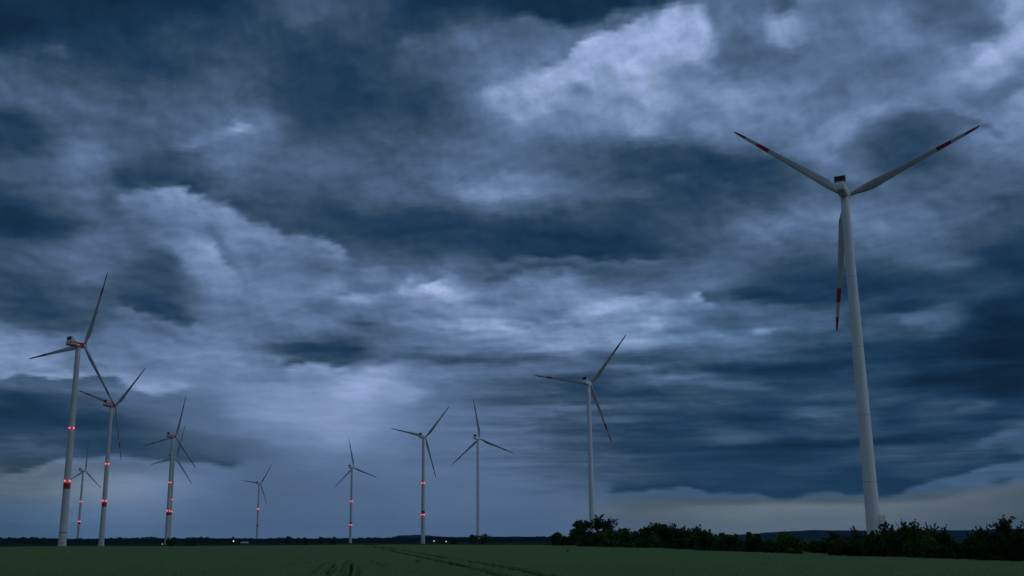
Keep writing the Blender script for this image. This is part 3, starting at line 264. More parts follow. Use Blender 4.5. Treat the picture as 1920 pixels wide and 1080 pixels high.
    [50, 50, 51, 51, 51, 51, 51, 51, 51, 52, 52, 52, 52, 52, 52, 53, 53, 53, 53, 53, 54, 54, 54, 54, 55, 55, 55, 55, 55, 54, 54, 55, 55, 56, 57, 59, 60, 65, 67, 71, 75, 78, 81, 84, 88, 93, 97, 100, 103, 106, 109, 114, 118, 122, 125, 128, 130, 132, 134, 137, 140, 144, 146, 147, 148, 148, 146, 144, 140, 134, 130, 127, 123, 120, 117, 115, 113, 112, 111, 110, 109, 108, 107, 105, 103, 102, 100, 98, 96, 94, 92, 90, 88, 86, 84, 82, 80, 78, 75, 72, 68, 66, 64, 62, 61, 61, 60, 60, 59, 59, 59, 60, 62, 64, 65, 65, 64, 62, 60, 58, 58, 59, 62, 65, 69, 72, 73, 73, 73, 72, 71, 70, 67, 64, 61, 59, 59, 61, 64, 67, 69, 69, 67, 65, 63, 62, 62, 62, 65, 68, 69, 68, 67, 66, 65, 65, 64, 63, 62, 62, 61, 60, 60, 59, 58],
    [50, 50, 50, 50, 50, 50, 50, 50, 51, 51, 51, 51, 51, 51, 51, 51, 52, 52, 52, 52, 52, 52, 53, 53, 53, 53, 52, 52, 52, 52, 52, 52, 53, 54, 55, 57, 59, 63, 66, 70, 74, 78, 82, 87, 92, 96, 100, 103, 105, 108, 112, 116, 121, 125, 128, 131, 133, 135, 137, 140, 143, 145, 147, 149, 149, 148, 147, 145, 141, 136, 131, 128, 124, 121, 118, 115, 114, 112, 112, 111, 110, 109, 107, 105, 103, 101, 99, 98, 97, 96, 94, 93, 90, 88, 85, 83, 80, 78, 75, 71, 68, 66, 64, 63, 62, 61, 61, 60, 60, 59, 59, 59, 61, 62, 63, 63, 62, 60, 58, 57, 57, 59, 62, 66, 70, 73, 74, 75, 74, 74, 72, 71, 68, 64, 60, 57, 57, 60, 63, 67, 69, 69, 67, 65, 62, 61, 61, 61, 62, 64, 65, 64, 63, 62, 62, 61, 60, 60, 59, 58, 58, 57, 57, 56, 55],
    [49, 49, 49, 49, 49, 49, 50, 50, 50, 50, 50, 50, 50, 50, 50, 51, 51, 51, 51, 51, 51, 51, 51, 51, 51, 51, 51, 51, 51, 51, 51, 51, 52, 53, 54, 56, 58, 63, 66, 70, 75, 79, 84, 90, 95, 99, 102, 104, 106, 109, 113, 117, 123, 127, 131, 134, 136, 138, 140, 142, 144, 146, 148, 149, 149, 149, 148, 146, 143, 137, 133, 129, 125, 122, 119, 116, 114, 113, 112, 111, 110, 109, 107, 105, 103, 101, 100, 99, 98, 98, 97, 96, 93, 90, 86, 83, 81, 78, 75, 72, 68, 66, 64, 63, 63, 62, 61, 61, 60, 59, 59, 59, 61, 62, 62, 61, 59, 57, 55, 55, 55, 57, 61, 65, 70, 73, 75, 75, 75, 74, 73, 71, 68, 64, 59, 57, 56, 59, 63, 66, 69, 69, 68, 68, 65, 61, 59, 60, 60, 61, 61, 60, 59, 59, 58, 58, 57, 57, 56, 55, 55, 54, 53, 53, 52],
    [51, 50, 50, 50, 49, 49, 49, 49, 49, 49, 49, 49, 50, 50, 50, 50, 50, 50, 50, 50, 50, 50, 51, 50, 50, 50, 50, 50, 50, 50, 51, 51, 52, 53, 55, 57, 60, 65, 68, 72, 77, 82, 87, 93, 98, 101, 103, 105, 107, 110, 113, 118, 124, 129, 133, 136, 138, 140, 142, 144, 145, 147, 149, 150, 150, 150, 149, 147, 143, 138, 134, 130, 126, 123, 119, 116, 115, 113, 112, 112, 111, 109, 107, 105, 103, 101, 100, 98, 98, 97, 96, 95, 92, 88, 85, 83, 81, 80, 78, 76, 74, 73, 71, 68, 65, 63, 62, 61, 60, 60, 59, 59, 60, 60, 58, 56, 53, 51, 50, 50, 51, 54, 58, 64, 70, 74, 76, 76, 76, 75, 74, 72, 68, 64, 59, 56, 56, 58, 62, 66, 68, 68, 70, 73, 73, 68, 61, 58, 58, 58, 58, 57, 57, 56, 55, 55, 54, 54, 53, 52, 52, 51, 50, 49, 49],
    [53, 53, 52, 52, 51, 51, 50, 50, 50, 50, 49, 49, 49, 49, 49, 49, 49, 49, 50, 50, 50, 50, 50, 50, 49, 49, 49, 49, 50, 50, 51, 52, 54, 56, 58, 60, 63, 69, 71, 76, 81, 85, 90, 95, 99, 102, 104, 105, 107, 110, 114, 119, 125, 131, 135, 138, 141, 143, 144, 145, 146, 148, 149, 150, 150, 150, 149, 147, 144, 139, 135, 131, 127, 123, 120, 117, 115, 114, 113, 112, 111, 109, 108, 105, 103, 101, 99, 97, 96, 94, 92, 89, 87, 85, 83, 83, 82, 82, 82, 81, 81, 80, 77, 73, 68, 65, 63, 62, 61, 60, 59, 59, 58, 57, 54, 51, 49, 48, 48, 48, 49, 52, 57, 65, 72, 77, 79, 78, 77, 76, 74, 72, 68, 64, 59, 56, 56, 58, 62, 65, 67, 67, 68, 75, 79, 77, 67, 58, 55, 55, 55, 54, 54, 53, 52, 52, 51, 50, 50, 49, 49, 48, 47, 47, 46],
    [56, 55, 55, 54, 54, 54, 53, 52, 52, 52, 51, 51, 50, 50, 50, 50, 50, 49, 49, 49, 49, 49, 50, 49, 48, 48, 49, 49, 49, 50, 52, 54, 56, 59, 62, 65, 68, 74, 77, 81, 85, 89, 93, 97, 100, 102, 104, 105, 107, 111, 115, 121, 127, 133, 137, 140, 143, 144, 145, 146, 147, 148, 150, 151, 151, 150, 149, 147, 144, 140, 135, 132, 128, 124, 121, 117, 115, 114, 113, 112, 111, 110, 108, 105, 103, 101, 99, 97, 94, 92, 89, 87, 85, 84, 83, 83, 82, 81, 81, 80, 78, 76, 73, 70, 67, 65, 64, 63, 61, 60, 59, 59, 58, 56, 53, 50, 49, 48, 48, 48, 50, 53, 60, 70, 78, 82, 83, 82, 79, 76, 74, 72, 69, 64, 60, 57, 57, 59, 62, 65, 67, 66, 65, 70, 77, 79, 72, 60, 53, 52, 52, 51, 50, 50, 49, 49, 48, 48, 47, 46, 46, 45, 44, 43, 42],
    [56, 56, 56, 56, 56, 56, 55, 55, 55, 54, 54, 53, 53, 52, 52, 52, 51, 51, 50, 50, 50, 50, 50, 49, 48, 48, 48, 49, 49, 51, 53, 57, 61, 65, 68, 72, 75, 80, 82, 86, 89, 93, 96, 98, 101, 102, 104, 105, 108, 112, 117, 123, 129, 135, 139, 142, 144, 145, 146, 146, 147, 148, 150, 151, 151, 150, 149, 147, 145, 141, 136, 132, 129, 125, 121, 118, 116, 114, 113, 112, 111, 110, 108, 105, 103, 101, 98, 96, 94, 92, 90, 88, 86, 85, 84, 83, 81, 79, 77, 75, 74, 72, 70, 69, 68, 67, 65, 64, 62, 61, 60, 60, 59, 58, 56, 54, 52, 51, 51, 52, 54, 58, 65, 75, 82, 85, 85, 83, 80, 77, 74, 72, 69, 65, 62, 59, 58, 60, 64, 68, 71, 71, 69, 67, 69, 71, 67, 57, 50, 49, 49, 48, 48, 47, 47, 46, 45, 45, 44, 43, 42, 41, 41, 40, 39],
    [58, 57, 57, 56, 56, 56, 56, 56, 56, 56, 56, 55, 55, 55, 55, 54, 54, 53, 53, 53, 52, 52, 52, 50, 49, 49, 49, 49, 51, 53, 57, 61, 66, 71, 75, 79, 82, 86, 88, 91, 93, 95, 98, 99, 101, 102, 103, 105, 108, 113, 119, 126, 132, 136, 140, 143, 144, 145, 146, 147, 147, 148, 149, 150, 151, 150, 149, 147, 145, 141, 137, 133, 129, 125, 122, 118, 116, 114, 113, 112, 111, 109, 107, 105, 103, 100, 98, 96, 94, 92, 90, 89, 87, 85, 83, 81, 79, 78, 76, 74, 73, 72, 72, 71, 70, 69, 67, 65, 64, 63, 62, 62, 62, 62, 62, 61, 59, 58, 58, 58, 59, 62, 67, 74, 80, 83, 83, 81, 78, 76, 74, 73, 71, 70, 68, 66, 63, 62, 64, 69, 74, 76, 76, 74, 70, 64, 58, 50, 46, 46, 46, 45, 45, 44, 43, 43, 42, 41, 40, 40, 39, 38, 37, 37, 36],
    [62, 60, 59, 59, 58, 57, 57, 57, 57, 56, 56, 56, 56, 56, 56, 56, 56, 56, 55, 55, 55, 55, 54, 53, 51, 50, 50, 51, 54, 56, 60, 66, 71, 76, 81, 85, 87, 91, 93, 94, 96, 98, 99, 100, 101, 102, 103, 105, 109, 115, 122, 129, 134, 138, 141, 144, 145, 146, 146, 147, 147, 148, 149, 150, 151, 150, 149, 147, 145, 142, 138, 134, 130, 126, 122, 118, 116, 114, 113, 112, 111, 109, 107, 104, 102, 99, 97, 95, 93, 91, 89, 88, 87, 85, 84, 82, 81, 79, 78, 77, 76, 76, 75, 74, 73, 72, 70, 68, 66, 64, 64, 64, 65, 66, 66, 65, 65, 63, 63, 63, 63, 64, 66, 69, 73, 76, 77, 76, 75, 74, 74, 74, 73, 74, 74, 73, 70, 66, 64, 65, 68, 72, 74, 73, 70, 62, 51, 45, 42, 42, 43, 42, 41, 41, 40, 39, 39, 38, 37, 37, 36, 36, 35, 35, 35],
    [71, 68, 66, 64, 63, 61, 60, 59, 59, 58, 58, 57, 57, 57, 56, 56, 56, 56, 56, 56, 56, 56, 56, 55, 52, 52, 52, 53, 56, 58, 62, 67, 73, 79, 84, 88, 91, 94, 96, 97, 98, 99, 100, 100, 101, 102, 103, 105, 109, 116, 125, 131, 135, 139, 142, 144, 145, 146, 146, 147, 147, 148, 149, 150, 151, 151, 150, 148, 146, 143, 139, 135, 131, 127, 123, 119, 116, 114, 113, 111, 110, 108, 106, 104, 101, 99, 97, 96, 95, 96, 96, 97, 98, 98, 99, 99, 98, 97, 95, 92, 90, 87, 84, 81, 79, 76, 73, 70, 68, 66, 66, 66, 66, 67, 67, 67, 66, 65, 65, 65, 65, 66, 66, 67, 69, 71, 72, 73, 73, 73, 73, 73, 73, 74, 75, 75, 72, 68, 64, 62, 62, 62, 62, 61, 58, 51, 44, 39, 38, 38, 39, 39, 38, 38, 37, 37, 36, 36, 35, 35, 35, 35, 34, 34, 34],
    [81, 78, 76, 74, 72, 70, 68, 66, 64, 63, 62, 61, 60, 59, 58, 58, 57, 57, 57, 57, 57, 56, 57, 55, 53, 53, 53, 54, 57, 58, 62, 67, 72, 79, 85, 90, 94, 97, 99, 99, 99, 100, 101, 100, 102, 103, 104, 106, 110, 118, 126, 132, 136, 139, 142, 144, 145, 146, 146, 147, 147, 148, 149, 150, 151, 152, 151, 150, 147, 144, 141, 137, 133, 129, 124, 119, 116, 114, 112, 111, 109, 107, 105, 103, 101, 100, 99, 99, 101, 102, 104, 106, 107, 107, 107, 107, 105, 103, 99, 95, 90, 86, 83, 81, 79, 77, 74, 72, 70, 68, 67, 67, 67, 67, 67, 67, 66, 65, 65, 65, 65, 65, 65, 66, 68, 69, 70, 71, 72, 72, 73, 72, 72, 71, 71, 71, 69, 66, 64, 62, 60, 57, 54, 51, 48, 43, 39, 35, 34, 35, 37, 36, 36, 35, 35, 35, 35, 34, 34, 34, 34, 34, 34, 34, 34],
    [85, 84, 83, 82, 81, 79, 78, 76, 74, 72, 70, 68, 66, 65, 63, 62, 61, 60, 60, 59, 58, 58, 58, 57, 54, 54, 55, 55, 58, 59, 62, 67, 73, 79, 86, 93, 97, 99, 101, 100, 99, 100, 100, 100, 102, 104, 105, 107, 112, 120, 128, 133, 136, 139, 142, 144, 145, 146, 146, 147, 147, 148, 149, 151, 153, 154, 154, 152, 149, 146, 143, 140, 137, 133, 127, 121, 116, 114, 112, 110, 109, 106, 104, 102, 100, 98, 96, 95, 95, 95, 95, 95, 95, 94, 92, 89, 86, 83, 79, 77, 76, 76, 77, 78, 78, 78, 76, 74, 72, 70, 69, 69, 68, 68, 67, 66, 65, 64, 63, 62, 62, 62, 63, 64, 66, 68, 69, 70, 71, 71, 72, 71, 70, 69, 68, 67, 65, 63, 61, 59, 57, 54, 51, 48, 45, 41, 36, 34, 33, 34, 35, 35, 35, 34, 34, 34, 34, 34, 34, 34, 34, 34, 34, 34, 34],
    [88, 86, 85, 85, 85, 84, 84, 83, 82, 81, 79, 78, 76, 74, 72, 71, 69, 67, 66, 64, 63, 62, 62, 60, 57, 57, 58, 59, 62, 63, 66, 71, 76, 83, 90, 96, 100, 100, 101, 99, 98, 98, 99, 98, 102, 105, 106, 108, 113, 121, 128, 133, 136, 139, 141, 144, 145, 146, 146, 147, 147, 148, 149, 152, 155, 156, 157, 155, 152, 148, 145, 143, 141, 138, 132, 124, 117, 113, 111, 109, 107, 105, 102, 99, 96, 93, 90, 88, 86, 85, 83, 82, 81, 79, 77, 75, 73, 71, 70, 70, 72, 74, 77, 79, 79, 79, 77, 75, 74, 72, 71, 70, 69, 68, 67, 66, 65, 63, 62, 61, 60, 61, 62, 63, 65, 66, 67, 68, 69, 70, 71, 71, 70, 69, 67, 65, 63, 60, 57, 53, 50, 48, 46, 45, 43, 39, 35, 33, 33, 33, 34, 34, 34, 34, 34, 34, 34, 34, 34, 34, 34, 35, 35, 35, 35],
    [114, 107, 100, 93, 88, 86, 85, 85, 85, 85, 84, 84, 83, 82, 81, 80, 78, 77, 75, 74, 72, 70, 69, 68, 64, 64, 65, 65, 69, 70, 73, 78, 83, 89, 95, 101, 103, 101, 100, 98, 104, 101, 98, 97, 102, 107, 108, 110, 115, 123, 129, 133, 136, 138, 141, 143, 145, 146, 146, 146, 147, 147, 150, 153, 157, 159, 159, 158, 154, 150, 146, 145, 144, 142, 136, 127, 117, 112, 109, 105, 102, 98, 94, 91, 87, 85, 83, 82, 81, 80, 80, 79, 79, 78, 76, 74, 72, 70, 69, 69, 70, 72, 73, 74, 73, 73, 72, 71, 71, 71, 71, 70, 69, 68, 67, 66, 64, 63, 61, 60, 60, 60, 61, 62, 64, 65, 65, 67, 68, 69, 70, 70, 69, 68, 66, 63, 59, 54, 50, 46, 44, 43, 42, 41, 40, 38, 35, 33, 33, 33, 34, 34, 34, 34, 34, 34, 35, 35, 35, 35, 35, 35, 35, 35, 34],
    [124, 123, 122, 121, 116, 109, 103, 97, 91, 87, 86, 85, 85, 85, 85, 84, 84, 83, 83, 82, 81, 80, 79, 78, 76, 76, 76, 76, 79, 79, 82, 85, 90, 96, 100, 105, 105, 100, 98, 105, 126, 121, 108, 100, 101, 110, 110, 112, 117, 124, 130, 133, 136, 138, 140, 142, 144, 145, 146, 146, 146, 147, 150, 155, 159, 161, 161, 160, 157, 151, 147, 146, 145, 144, 139, 129, 117, 110, 105, 100, 95, 90, 86, 83, 80, 79, 78, 78, 78, 78, 78, 78, 78, 78, 76, 74, 71, 68, 66, 65, 65, 64, 64, 63, 62, 62, 63, 64, 65, 67, 69, 70, 70, 68, 67, 65, 63, 62, 61, 61, 61, 61, 62, 63, 63, 64, 64, 65, 66, 68, 69, 69, 69, 67, 64, 60, 55, 50, 46, 43, 41, 40, 40, 39, 39, 38, 36, 34, 33, 34, 34, 35, 35, 35, 35, 35, 35, 35, 35, 35, 34, 34, 34, 34, 34],
    [126, 124, 123, 123, 123, 123, 123, 122, 119, 113, 107, 102, 95, 90, 87, 86, 85, 85, 85, 85, 85, 84, 84, 84, 83, 83, 83, 83, 84, 85, 86, 88, 93, 97, 101, 105, 104, 101, 104, 131, 148, 144, 133, 119, 106, 114, 113, 115, 120, 126, 130, 133, 135, 137, 139, 141, 143, 144, 145, 146, 146, 147, 151, 156, 160, 162, 163, 162, 158, 153, 148, 146, 146, 145, 141, 130, 118, 110, 105, 100, 96, 91, 87, 84, 82, 80, 79, 79, 79, 79, 79, 78, 78, 77, 75, 72, 68, 65, 63, 61, 60, 59, 58, 58, 58, 58, 59, 61, 64, 67, 70, 71, 70, 69, 67, 65, 65, 65, 66, 68, 68, 68, 66, 65, 64, 64, 64, 65, 66, 67, 67, 68, 68, 66, 64, 60, 55, 49, 45, 42, 41, 40, 40, 39, 39, 38, 37, 35, 34, 34, 35, 35, 35, 35, 35, 35, 34, 34, 34, 34, 34, 34, 34, 34, 34],
    [137, 133, 130, 127, 125, 124, 123, 123, 123, 123, 123, 122, 121, 118, 113, 108, 102, 97, 92, 88, 87, 86, 86, 85, 85, 84, 84, 83, 84, 84, 85, 86, 88, 92, 95, 99, 98, 111, 129, 153, 156, 150, 144, 138, 122, 118, 115, 118, 122, 127, 131, 133, 135, 136, 138, 140, 142, 144, 144, 145, 145, 147, 151, 156, 161, 163, 163, 162, 159, 154, 149, 146, 146, 145, 141, 131, 119, 112, 107, 104, 101, 98, 94, 91, 88, 86, 84, 82, 81, 80, 79, 78, 77, 76, 73, 70, 67, 64, 62, 61, 61, 61, 60, 61, 61, 62, 65, 68, 70, 73, 74, 74, 73, 71, 70, 72, 75, 78, 79, 79, 77, 72, 67, 64, 63, 64, 64, 65, 66, 66, 66, 67, 67, 67, 65, 63, 59, 54, 49, 45, 43, 42, 41, 41, 40, 39, 38, 36, 35, 35, 35, 35, 34, 34, 34, 34, 34, 34, 34, 34, 34, 34, 34, 34, 35],
    [149, 146, 143, 140, 136, 133, 130, 128, 126, 125, 124, 123, 123, 123, 123, 123, 122, 122, 119, 115, 110, 106, 96, 83, 85, 83, 82, 81, 82, 81, 82, 84, 87, 90, 91, 93, 94, 129, 147, 156, 157, 149, 142, 142, 133, 121, 119, 121, 124, 128, 131, 133, 134, 136, 137, 139, 140, 143, 144, 144, 144, 146, 150, 156, 160, 162, 163, 162, 159, 154, 149, 146, 145, 144, 139, 129, 118, 112, 108, 106, 103, 100, 97, 94, 91, 88, 85, 83, 81, 80, 79, 78, 77, 75, 73, 70, 67, 65, 64, 64, 66, 68, 70, 73, 75, 77, 79, 80, 80, 80, 80, 78, 77, 77, 79, 82, 85, 85, 84, 80, 74, 68, 63, 61, 61, 62, 63, 64, 65, 66, 66, 67, 67, 67, 67, 66, 63, 59, 55, 51, 48, 46, 45, 43, 42, 40, 38, 36, 35, 34, 34, 34, 34, 34, 34, 34, 34, 34, 34, 34, 34, 35, 36, 37, 37],
    [157, 155, 153, 151, 149, 146, 143, 140, 137, 134, 132, 129, 127, 126, 124, 124, 123, 123, 122, 123, 123, 123, 123, 83, 79, 79, 83, 93, 123, 91, 83, 81, 87, 90, 91, 90, 96, 139, 147, 150, 149, 143, 139, 140, 135, 124, 122, 124, 126, 129, 131, 133, 134, 135, 136, 137, 139, 141, 143, 143, 143, 145, 149, 155, 159, 162, 162, 161, 158, 154, 149, 146, 144, 141, 135, 125, 117, 111, 108, 105, 102, 100, 97, 94, 91, 88, 85, 83, 81, 80, 79, 78, 77, 76, 73, 71, 68, 67, 67, 68, 71, 75, 80, 85, 88, 90, 90, 88, 86, 84, 83, 82, 81, 82, 84, 85, 84, 81, 77, 71, 65, 62, 61, 60, 60, 61, 61, 62, 63, 64, 65, 66, 66, 67, 67, 67, 66, 63, 59, 55, 52, 49, 47, 45, 43, 40, 38, 36, 34, 34, 34, 34, 34, 34, 34, 34, 34, 35, 36, 36, 37, 37, 37, 36, 35],
    [160, 159, 158, 157, 156, 155, 153, 151, 149, 147, 144, 142, 139, 136, 133, 131, 129, 127, 126, 125, 124, 123, 129, 126, 89, 117, 133, 137, 143, 141, 132, 115, 81, 85, 85, 85, 111, 143, 142, 141, 139, 137, 137, 138, 134, 126, 125, 126, 128, 130, 131, 130, 129, 128, 128, 130, 133, 138, 141, 142, 141, 143, 147, 153, 157, 160, 161, 160, 157, 154, 150, 146, 142, 137, 131, 122, 115, 111, 108, 105, 102, 99, 96, 93, 90, 87, 85, 82, 81, 80, 79, 78, 77, 76, 74, 71, 69, 69, 69, 70, 72, 76, 83, 89, 93, 94, 94, 91, 88, 86, 87, 85, 82, 81, 80, 78, 75, 71, 67, 64, 62, 62, 61, 61, 60, 60, 60, 61, 62, 64, 65, 66, 66, 66, 67, 66, 65, 63, 60, 56, 53, 50, 48, 46, 43, 40, 38, 36, 34, 34, 34, 34, 34, 35, 36, 36, 37, 37, 37, 37, 36, 35, 34, 33, 33],
    [160, 160, 160, 159, 159, 159, 158, 157, 156, 155, 154, 152, 150, 148, 146, 144, 141, 139, 136, 134, 131, 129, 131, 144, 139, 143, 139, 135, 130, 137, 141, 146, 95, 82, 84, 85, 139, 143, 139, 137, 136, 136, 136, 137, 134, 128, 127, 128, 129, 130, 130, 128, 125, 122, 121, 122, 124, 132, 138, 140, 139, 141, 145, 150, 154, 157, 158, 157, 156, 154, 150, 145, 140, 134, 127, 120, 115, 111, 108, 105, 102, 99, 96, 93, 90, 88, 85, 83, 82, 81, 80, 79, 79, 78, 75, 72, 70, 69, 69, 70, 74, 79, 86, 92, 94, 95, 97, 96, 94, 94, 96, 92, 83, 79, 75, 72, 69, 67, 65, 64, 62, 61, 60, 59, 58, 58, 58, 59, 62, 65, 67, 67, 68, 68, 67, 66, 64, 62, 59, 56, 54, 52, 51, 50, 49, 47, 45, 42, 40, 37, 36, 36, 37, 37, 37, 37, 36, 35, 34, 34, 33, 33, 33, 33, 33],
    [159, 159, 159, 160, 160, 160, 160, 159, 159, 159, 158, 158, 157, 156, 154, 153, 151, 150, 148, 146, 144, 141, 140, 142, 142, 138, 134, 131, 129, 133, 134, 137, 139, 133, 137, 127, 143, 139, 136, 136, 135, 135, 135, 136, 134, 130, 129, 129, 129, 130, 130, 130, 128, 126, 125, 124, 126, 133, 138, 139, 137, 138, 142, 146, 150, 152, 154, 155, 156, 155, 151, 145, 138, 131, 125, 119, 115, 111, 108, 105, 102, 100, 97, 94, 91, 88, 86, 84, 83, 82, 82, 82, 81, 80, 78, 75, 73, 71, 70, 72, 76, 82, 87, 92, 95, 97, 102, 105, 106, 107, 106, 97, 87, 79, 74, 71, 68, 66, 63, 61, 59, 57, 55, 53, 52, 52, 52, 54, 57, 61, 64, 66, 66, 66, 65, 63, 62, 60, 58, 56, 56, 56, 56, 56, 56, 55, 52, 49, 45, 41, 37, 37, 36, 35, 35, 34, 33, 33, 33, 33, 33, 33, 33, 33, 33],
    [158, 158, 159, 159, 159, 159, 159, 160, 160, 160, 160, 159, 159, 159, 159, 158, 157, 157, 155, 154, 153, 151, 150, 147, 146, 144, 140, 135, 133, 134, 132, 130, 139, 141, 142, 143, 138, 136, 134, 134, 134, 134, 134, 134, 133, 130, 130, 129, 130, 130, 130, 130, 130, 130, 130, 129, 129, 135, 139, 139, 134, 135, 138, 143, 146, 147, 150, 154, 156, 155, 151, 144, 136, 129, 124, 119, 115, 112, 109, 106, 103, 100, 98, 95, 92, 90, 88, 86, 85, 84, 84, 83, 82, 81, 79, 77, 75, 73, 73, 74, 76, 80, 84, 89, 94, 99, 99, 107, 111, 109, 98, 89, 84, 76, 71, 67, 64, 61, 58, 55, 52, 50, 48, 47, 46, 46, 46, 46, 48, 51, 53, 55, 57, 57, 57, 57, 58, 57, 56, 55, 54, 54, 54, 53, 52, 50, 46, 42, 39, 36, 34, 34, 33, 33, 33, 33, 33, 33, 33, 33, 33, 33, 33, 33, 33],
    [156, 157, 157, 158, 158, 158, 159, 159, 159, 159, 159, 160, 160, 160, 160, 159, 159, 159, 159, 159, 158, 157, 156, 153, 151, 150, 146, 140, 135, 134, 130, 125, 131, 133, 134, 137, 134, 133, 131, 132, 132, 132, 132, 132, 132, 130, 130, 130, 130, 130, 130, 130, 129, 129, 128, 127, 126, 134, 140, 139, 133, 134, 137, 143, 144, 143, 147, 154, 156, 155, 150, 144, 135, 128, 121, 118, 116, 114, 110, 107, 104, 101, 99, 96, 94, 91, 89, 87, 86, 84, 83, 82, 80, 79, 77, 75, 74, 74, 73, 74, 75, 77, 81, 87, 93, 98, 90, 91, 106, 98, 79, 78, 74, 68, 63, 60, 58, 56, 54, 51, 49, 47, 46, 45, 44, 44, 44, 44, 44, 44, 45, 46, 47, 49, 51, 53, 55, 55, 55, 53, 52, 50, 49, 47, 44, 41, 37, 34, 32, 32, 33, 33, 33, 33, 33, 33, 33, 33, 33, 33, 33, 33, 33, 33, 32],
    [152, 154, 155, 156, 156, 157, 157, 158, 158, 158, 159, 159, 159, 159, 159, 159, 160, 160, 160, 160, 159, 160, 159, 156, 155, 155, 151, 144, 138, 132, 126, 121, 125, 127, 129, 132, 131, 129, 129, 129, 130, 130, 130, 131, 130, 130, 130, 130, 131, 131, 130, 130, 129, 128, 126, 124, 122, 134, 142, 141, 133, 137, 144, 149, 148, 142, 145, 152, 155, 153, 148, 144, 136, 127, 120, 117, 116, 115, 112, 108, 105, 102, 100, 98, 96, 93, 91, 89, 87, 86, 84, 82, 81, 79, 77, 76, 75, 74, 74, 75, 77, 81, 86, 92, 97, 99, 91, 81, 89, 81, 74, 72, 66, 60, 56, 54, 53, 53, 53, 52, 50, 49, 47, 46, 45, 45, 44, 44, 45, 45, 45, 46, 47, 49, 51, 53, 55, 55, 54, 53, 51, 50, 48, 46, 43, 39, 36, 33, 32, 32, 33, 33, 33, 33, 33, 33, 33, 33, 33, 33, 32, 32, 32, 32, 32],
    [148, 150, 151, 152, 153, 154, 155, 156, 156, 157, 157, 158, 158, 158, 159, 159, 159, 159, 159, 159, 159, 160, 159, 158, 157, 157, 153, 147, 139, 130, 122, 117, 120, 122, 124, 128, 128, 126, 126, 127, 127, 128, 128, 129, 129, 129, 130, 130, 131, 131, 130, 130, 129, 127, 124, 121, 120, 132, 147, 146, 138, 145, 152, 154, 153, 144, 140, 149, 152, 150, 147, 145, 139, 128, 120, 117, 116, 115, 113, 109, 106, 104, 102, 100, 98, 97, 95, 94, 93, 92, 91, 91, 90, 88, 86, 84, 82, 81, 80, 82, 85, 90, 95, 99, 101, 100, 92, 83, 78, 75, 74, 69, 62, 56, 53, 52, 52, 53, 55, 56, 57, 56, 54, 52, 50, 49, 48, 48, 48, 48, 49, 49, 50, 52, 53, 55, 56, 56, 55, 54, 52, 50, 49, 47, 44, 40, 36, 33, 32, 32, 33, 33, 33, 33, 33, 33, 33, 32, 32, 32, 32, 32, 32, 32, 32],
    [143, 145, 147, 148, 149, 150, 151, 152, 153, 154, 155, 156, 156, 157, 157, 158, 158, 158, 158, 159, 159, 159, 159, 157, 157, 155, 152, 146, 137, 127, 119, 114, 116, 118, 120, 124, 125, 123, 124, 125, 125, 126, 126, 127, 127, 128, 129, 130, 130, 130, 130, 129, 128, 125, 123, 119, 116, 115, 146, 149, 146, 152, 158, 140, 144, 144, 132, 139, 146, 147, 147, 146, 142, 131, 122, 118, 116, 115, 113, 110, 108, 106, 104, 103, 102, 101, 100, 99, 99, 100, 101, 101, 101, 100, 98, 94, 91, 89, 88, 89, 91, 95, 97, 96, 94, 90, 85, 80, 76, 75, 74, 71, 65, 60, 56, 55, 55, 57, 60, 63, 65, 65, 63, 61, 58, 56, 55, 54, 53, 53, 52, 52, 53, 54, 55, 56, 56, 56, 55, 54, 53, 50, 48, 47, 45, 41, 36, 33, 32, 32, 32, 33, 33, 32, 32, 32, 32, 32, 32, 32, 32, 32, 32, 32, 32],
    [134, 138, 140, 142, 144, 146, 147, 148, 149, 150, 151, 152, 153, 154, 155, 156, 156, 157, 157, 157, 158, 158, 158, 156, 153, 151, 147, 140, 131, 123, 116, 113, 113, 114, 116, 120, 122, 120, 121, 122, 123, 123, 124, 125, 126, 127, 128, 129, 129, 129, 129, 128, 126, 123, 120, 117, 112, 92, 112, 122, 151, 151, 149, 99, 95, 121, 120, 124, 135, 141, 143, 145, 140, 130, 122, 117, 116, 114, 113, 111, 110, 107, 106, 105, 103, 102, 101, 101, 101, 101, 101, 100, 100, 99, 98, 96, 94, 92, 91, 91, 91, 91, 88, 84, 80, 76, 74, 74, 73, 75, 77, 76, 74, 71, 68, 66, 67, 68, 71, 72, 72, 71, 69, 66, 63, 61, 59, 57, 56, 55, 54, 54, 54, 54, 56, 56, 57, 57, 56, 55, 54, 51, 48, 47, 45, 42, 37, 33, 32, 32, 32, 32, 32, 32, 32, 32, 32, 32, 32, 32, 32, 32, 32, 32, 32],
    [125, 129, 131, 134, 137, 139, 141, 143, 145, 146, 147, 148, 149, 150, 151, 152, 153, 154, 155, 155, 156, 157, 156, 152, 149, 145, 140, 132, 125, 119, 114, 111, 111, 112, 114, 116, 119, 118, 119, 120, 120, 121, 122, 123, 124, 125, 126, 127, 127, 127, 126, 125, 123, 120, 117, 115, 110, 91, 77, 78, 125, 114, 99, 75, 70, 84, 102, 109, 121, 128, 133, 137, 132, 122, 118, 115, 112, 109, 109, 106, 104, 100, 97, 94, 91, 89, 88, 88, 88, 87, 86, 86, 86, 87, 88, 90, 92, 92, 91, 90, 88, 84, 78, 74, 71, 70, 70, 71, 73, 77, 81, 83, 84, 84, 84, 83, 82, 81, 81, 79, 76, 74, 71, 68, 65, 62, 60, 58, 57, 56, 55, 54, 54, 55, 56, 57, 58, 58, 58, 57, 55, 52, 48, 47, 45, 43, 38, 34, 32, 32, 32, 32, 32, 32, 32, 32, 32, 32, 32, 32, 32, 32, 32, 32, 32],
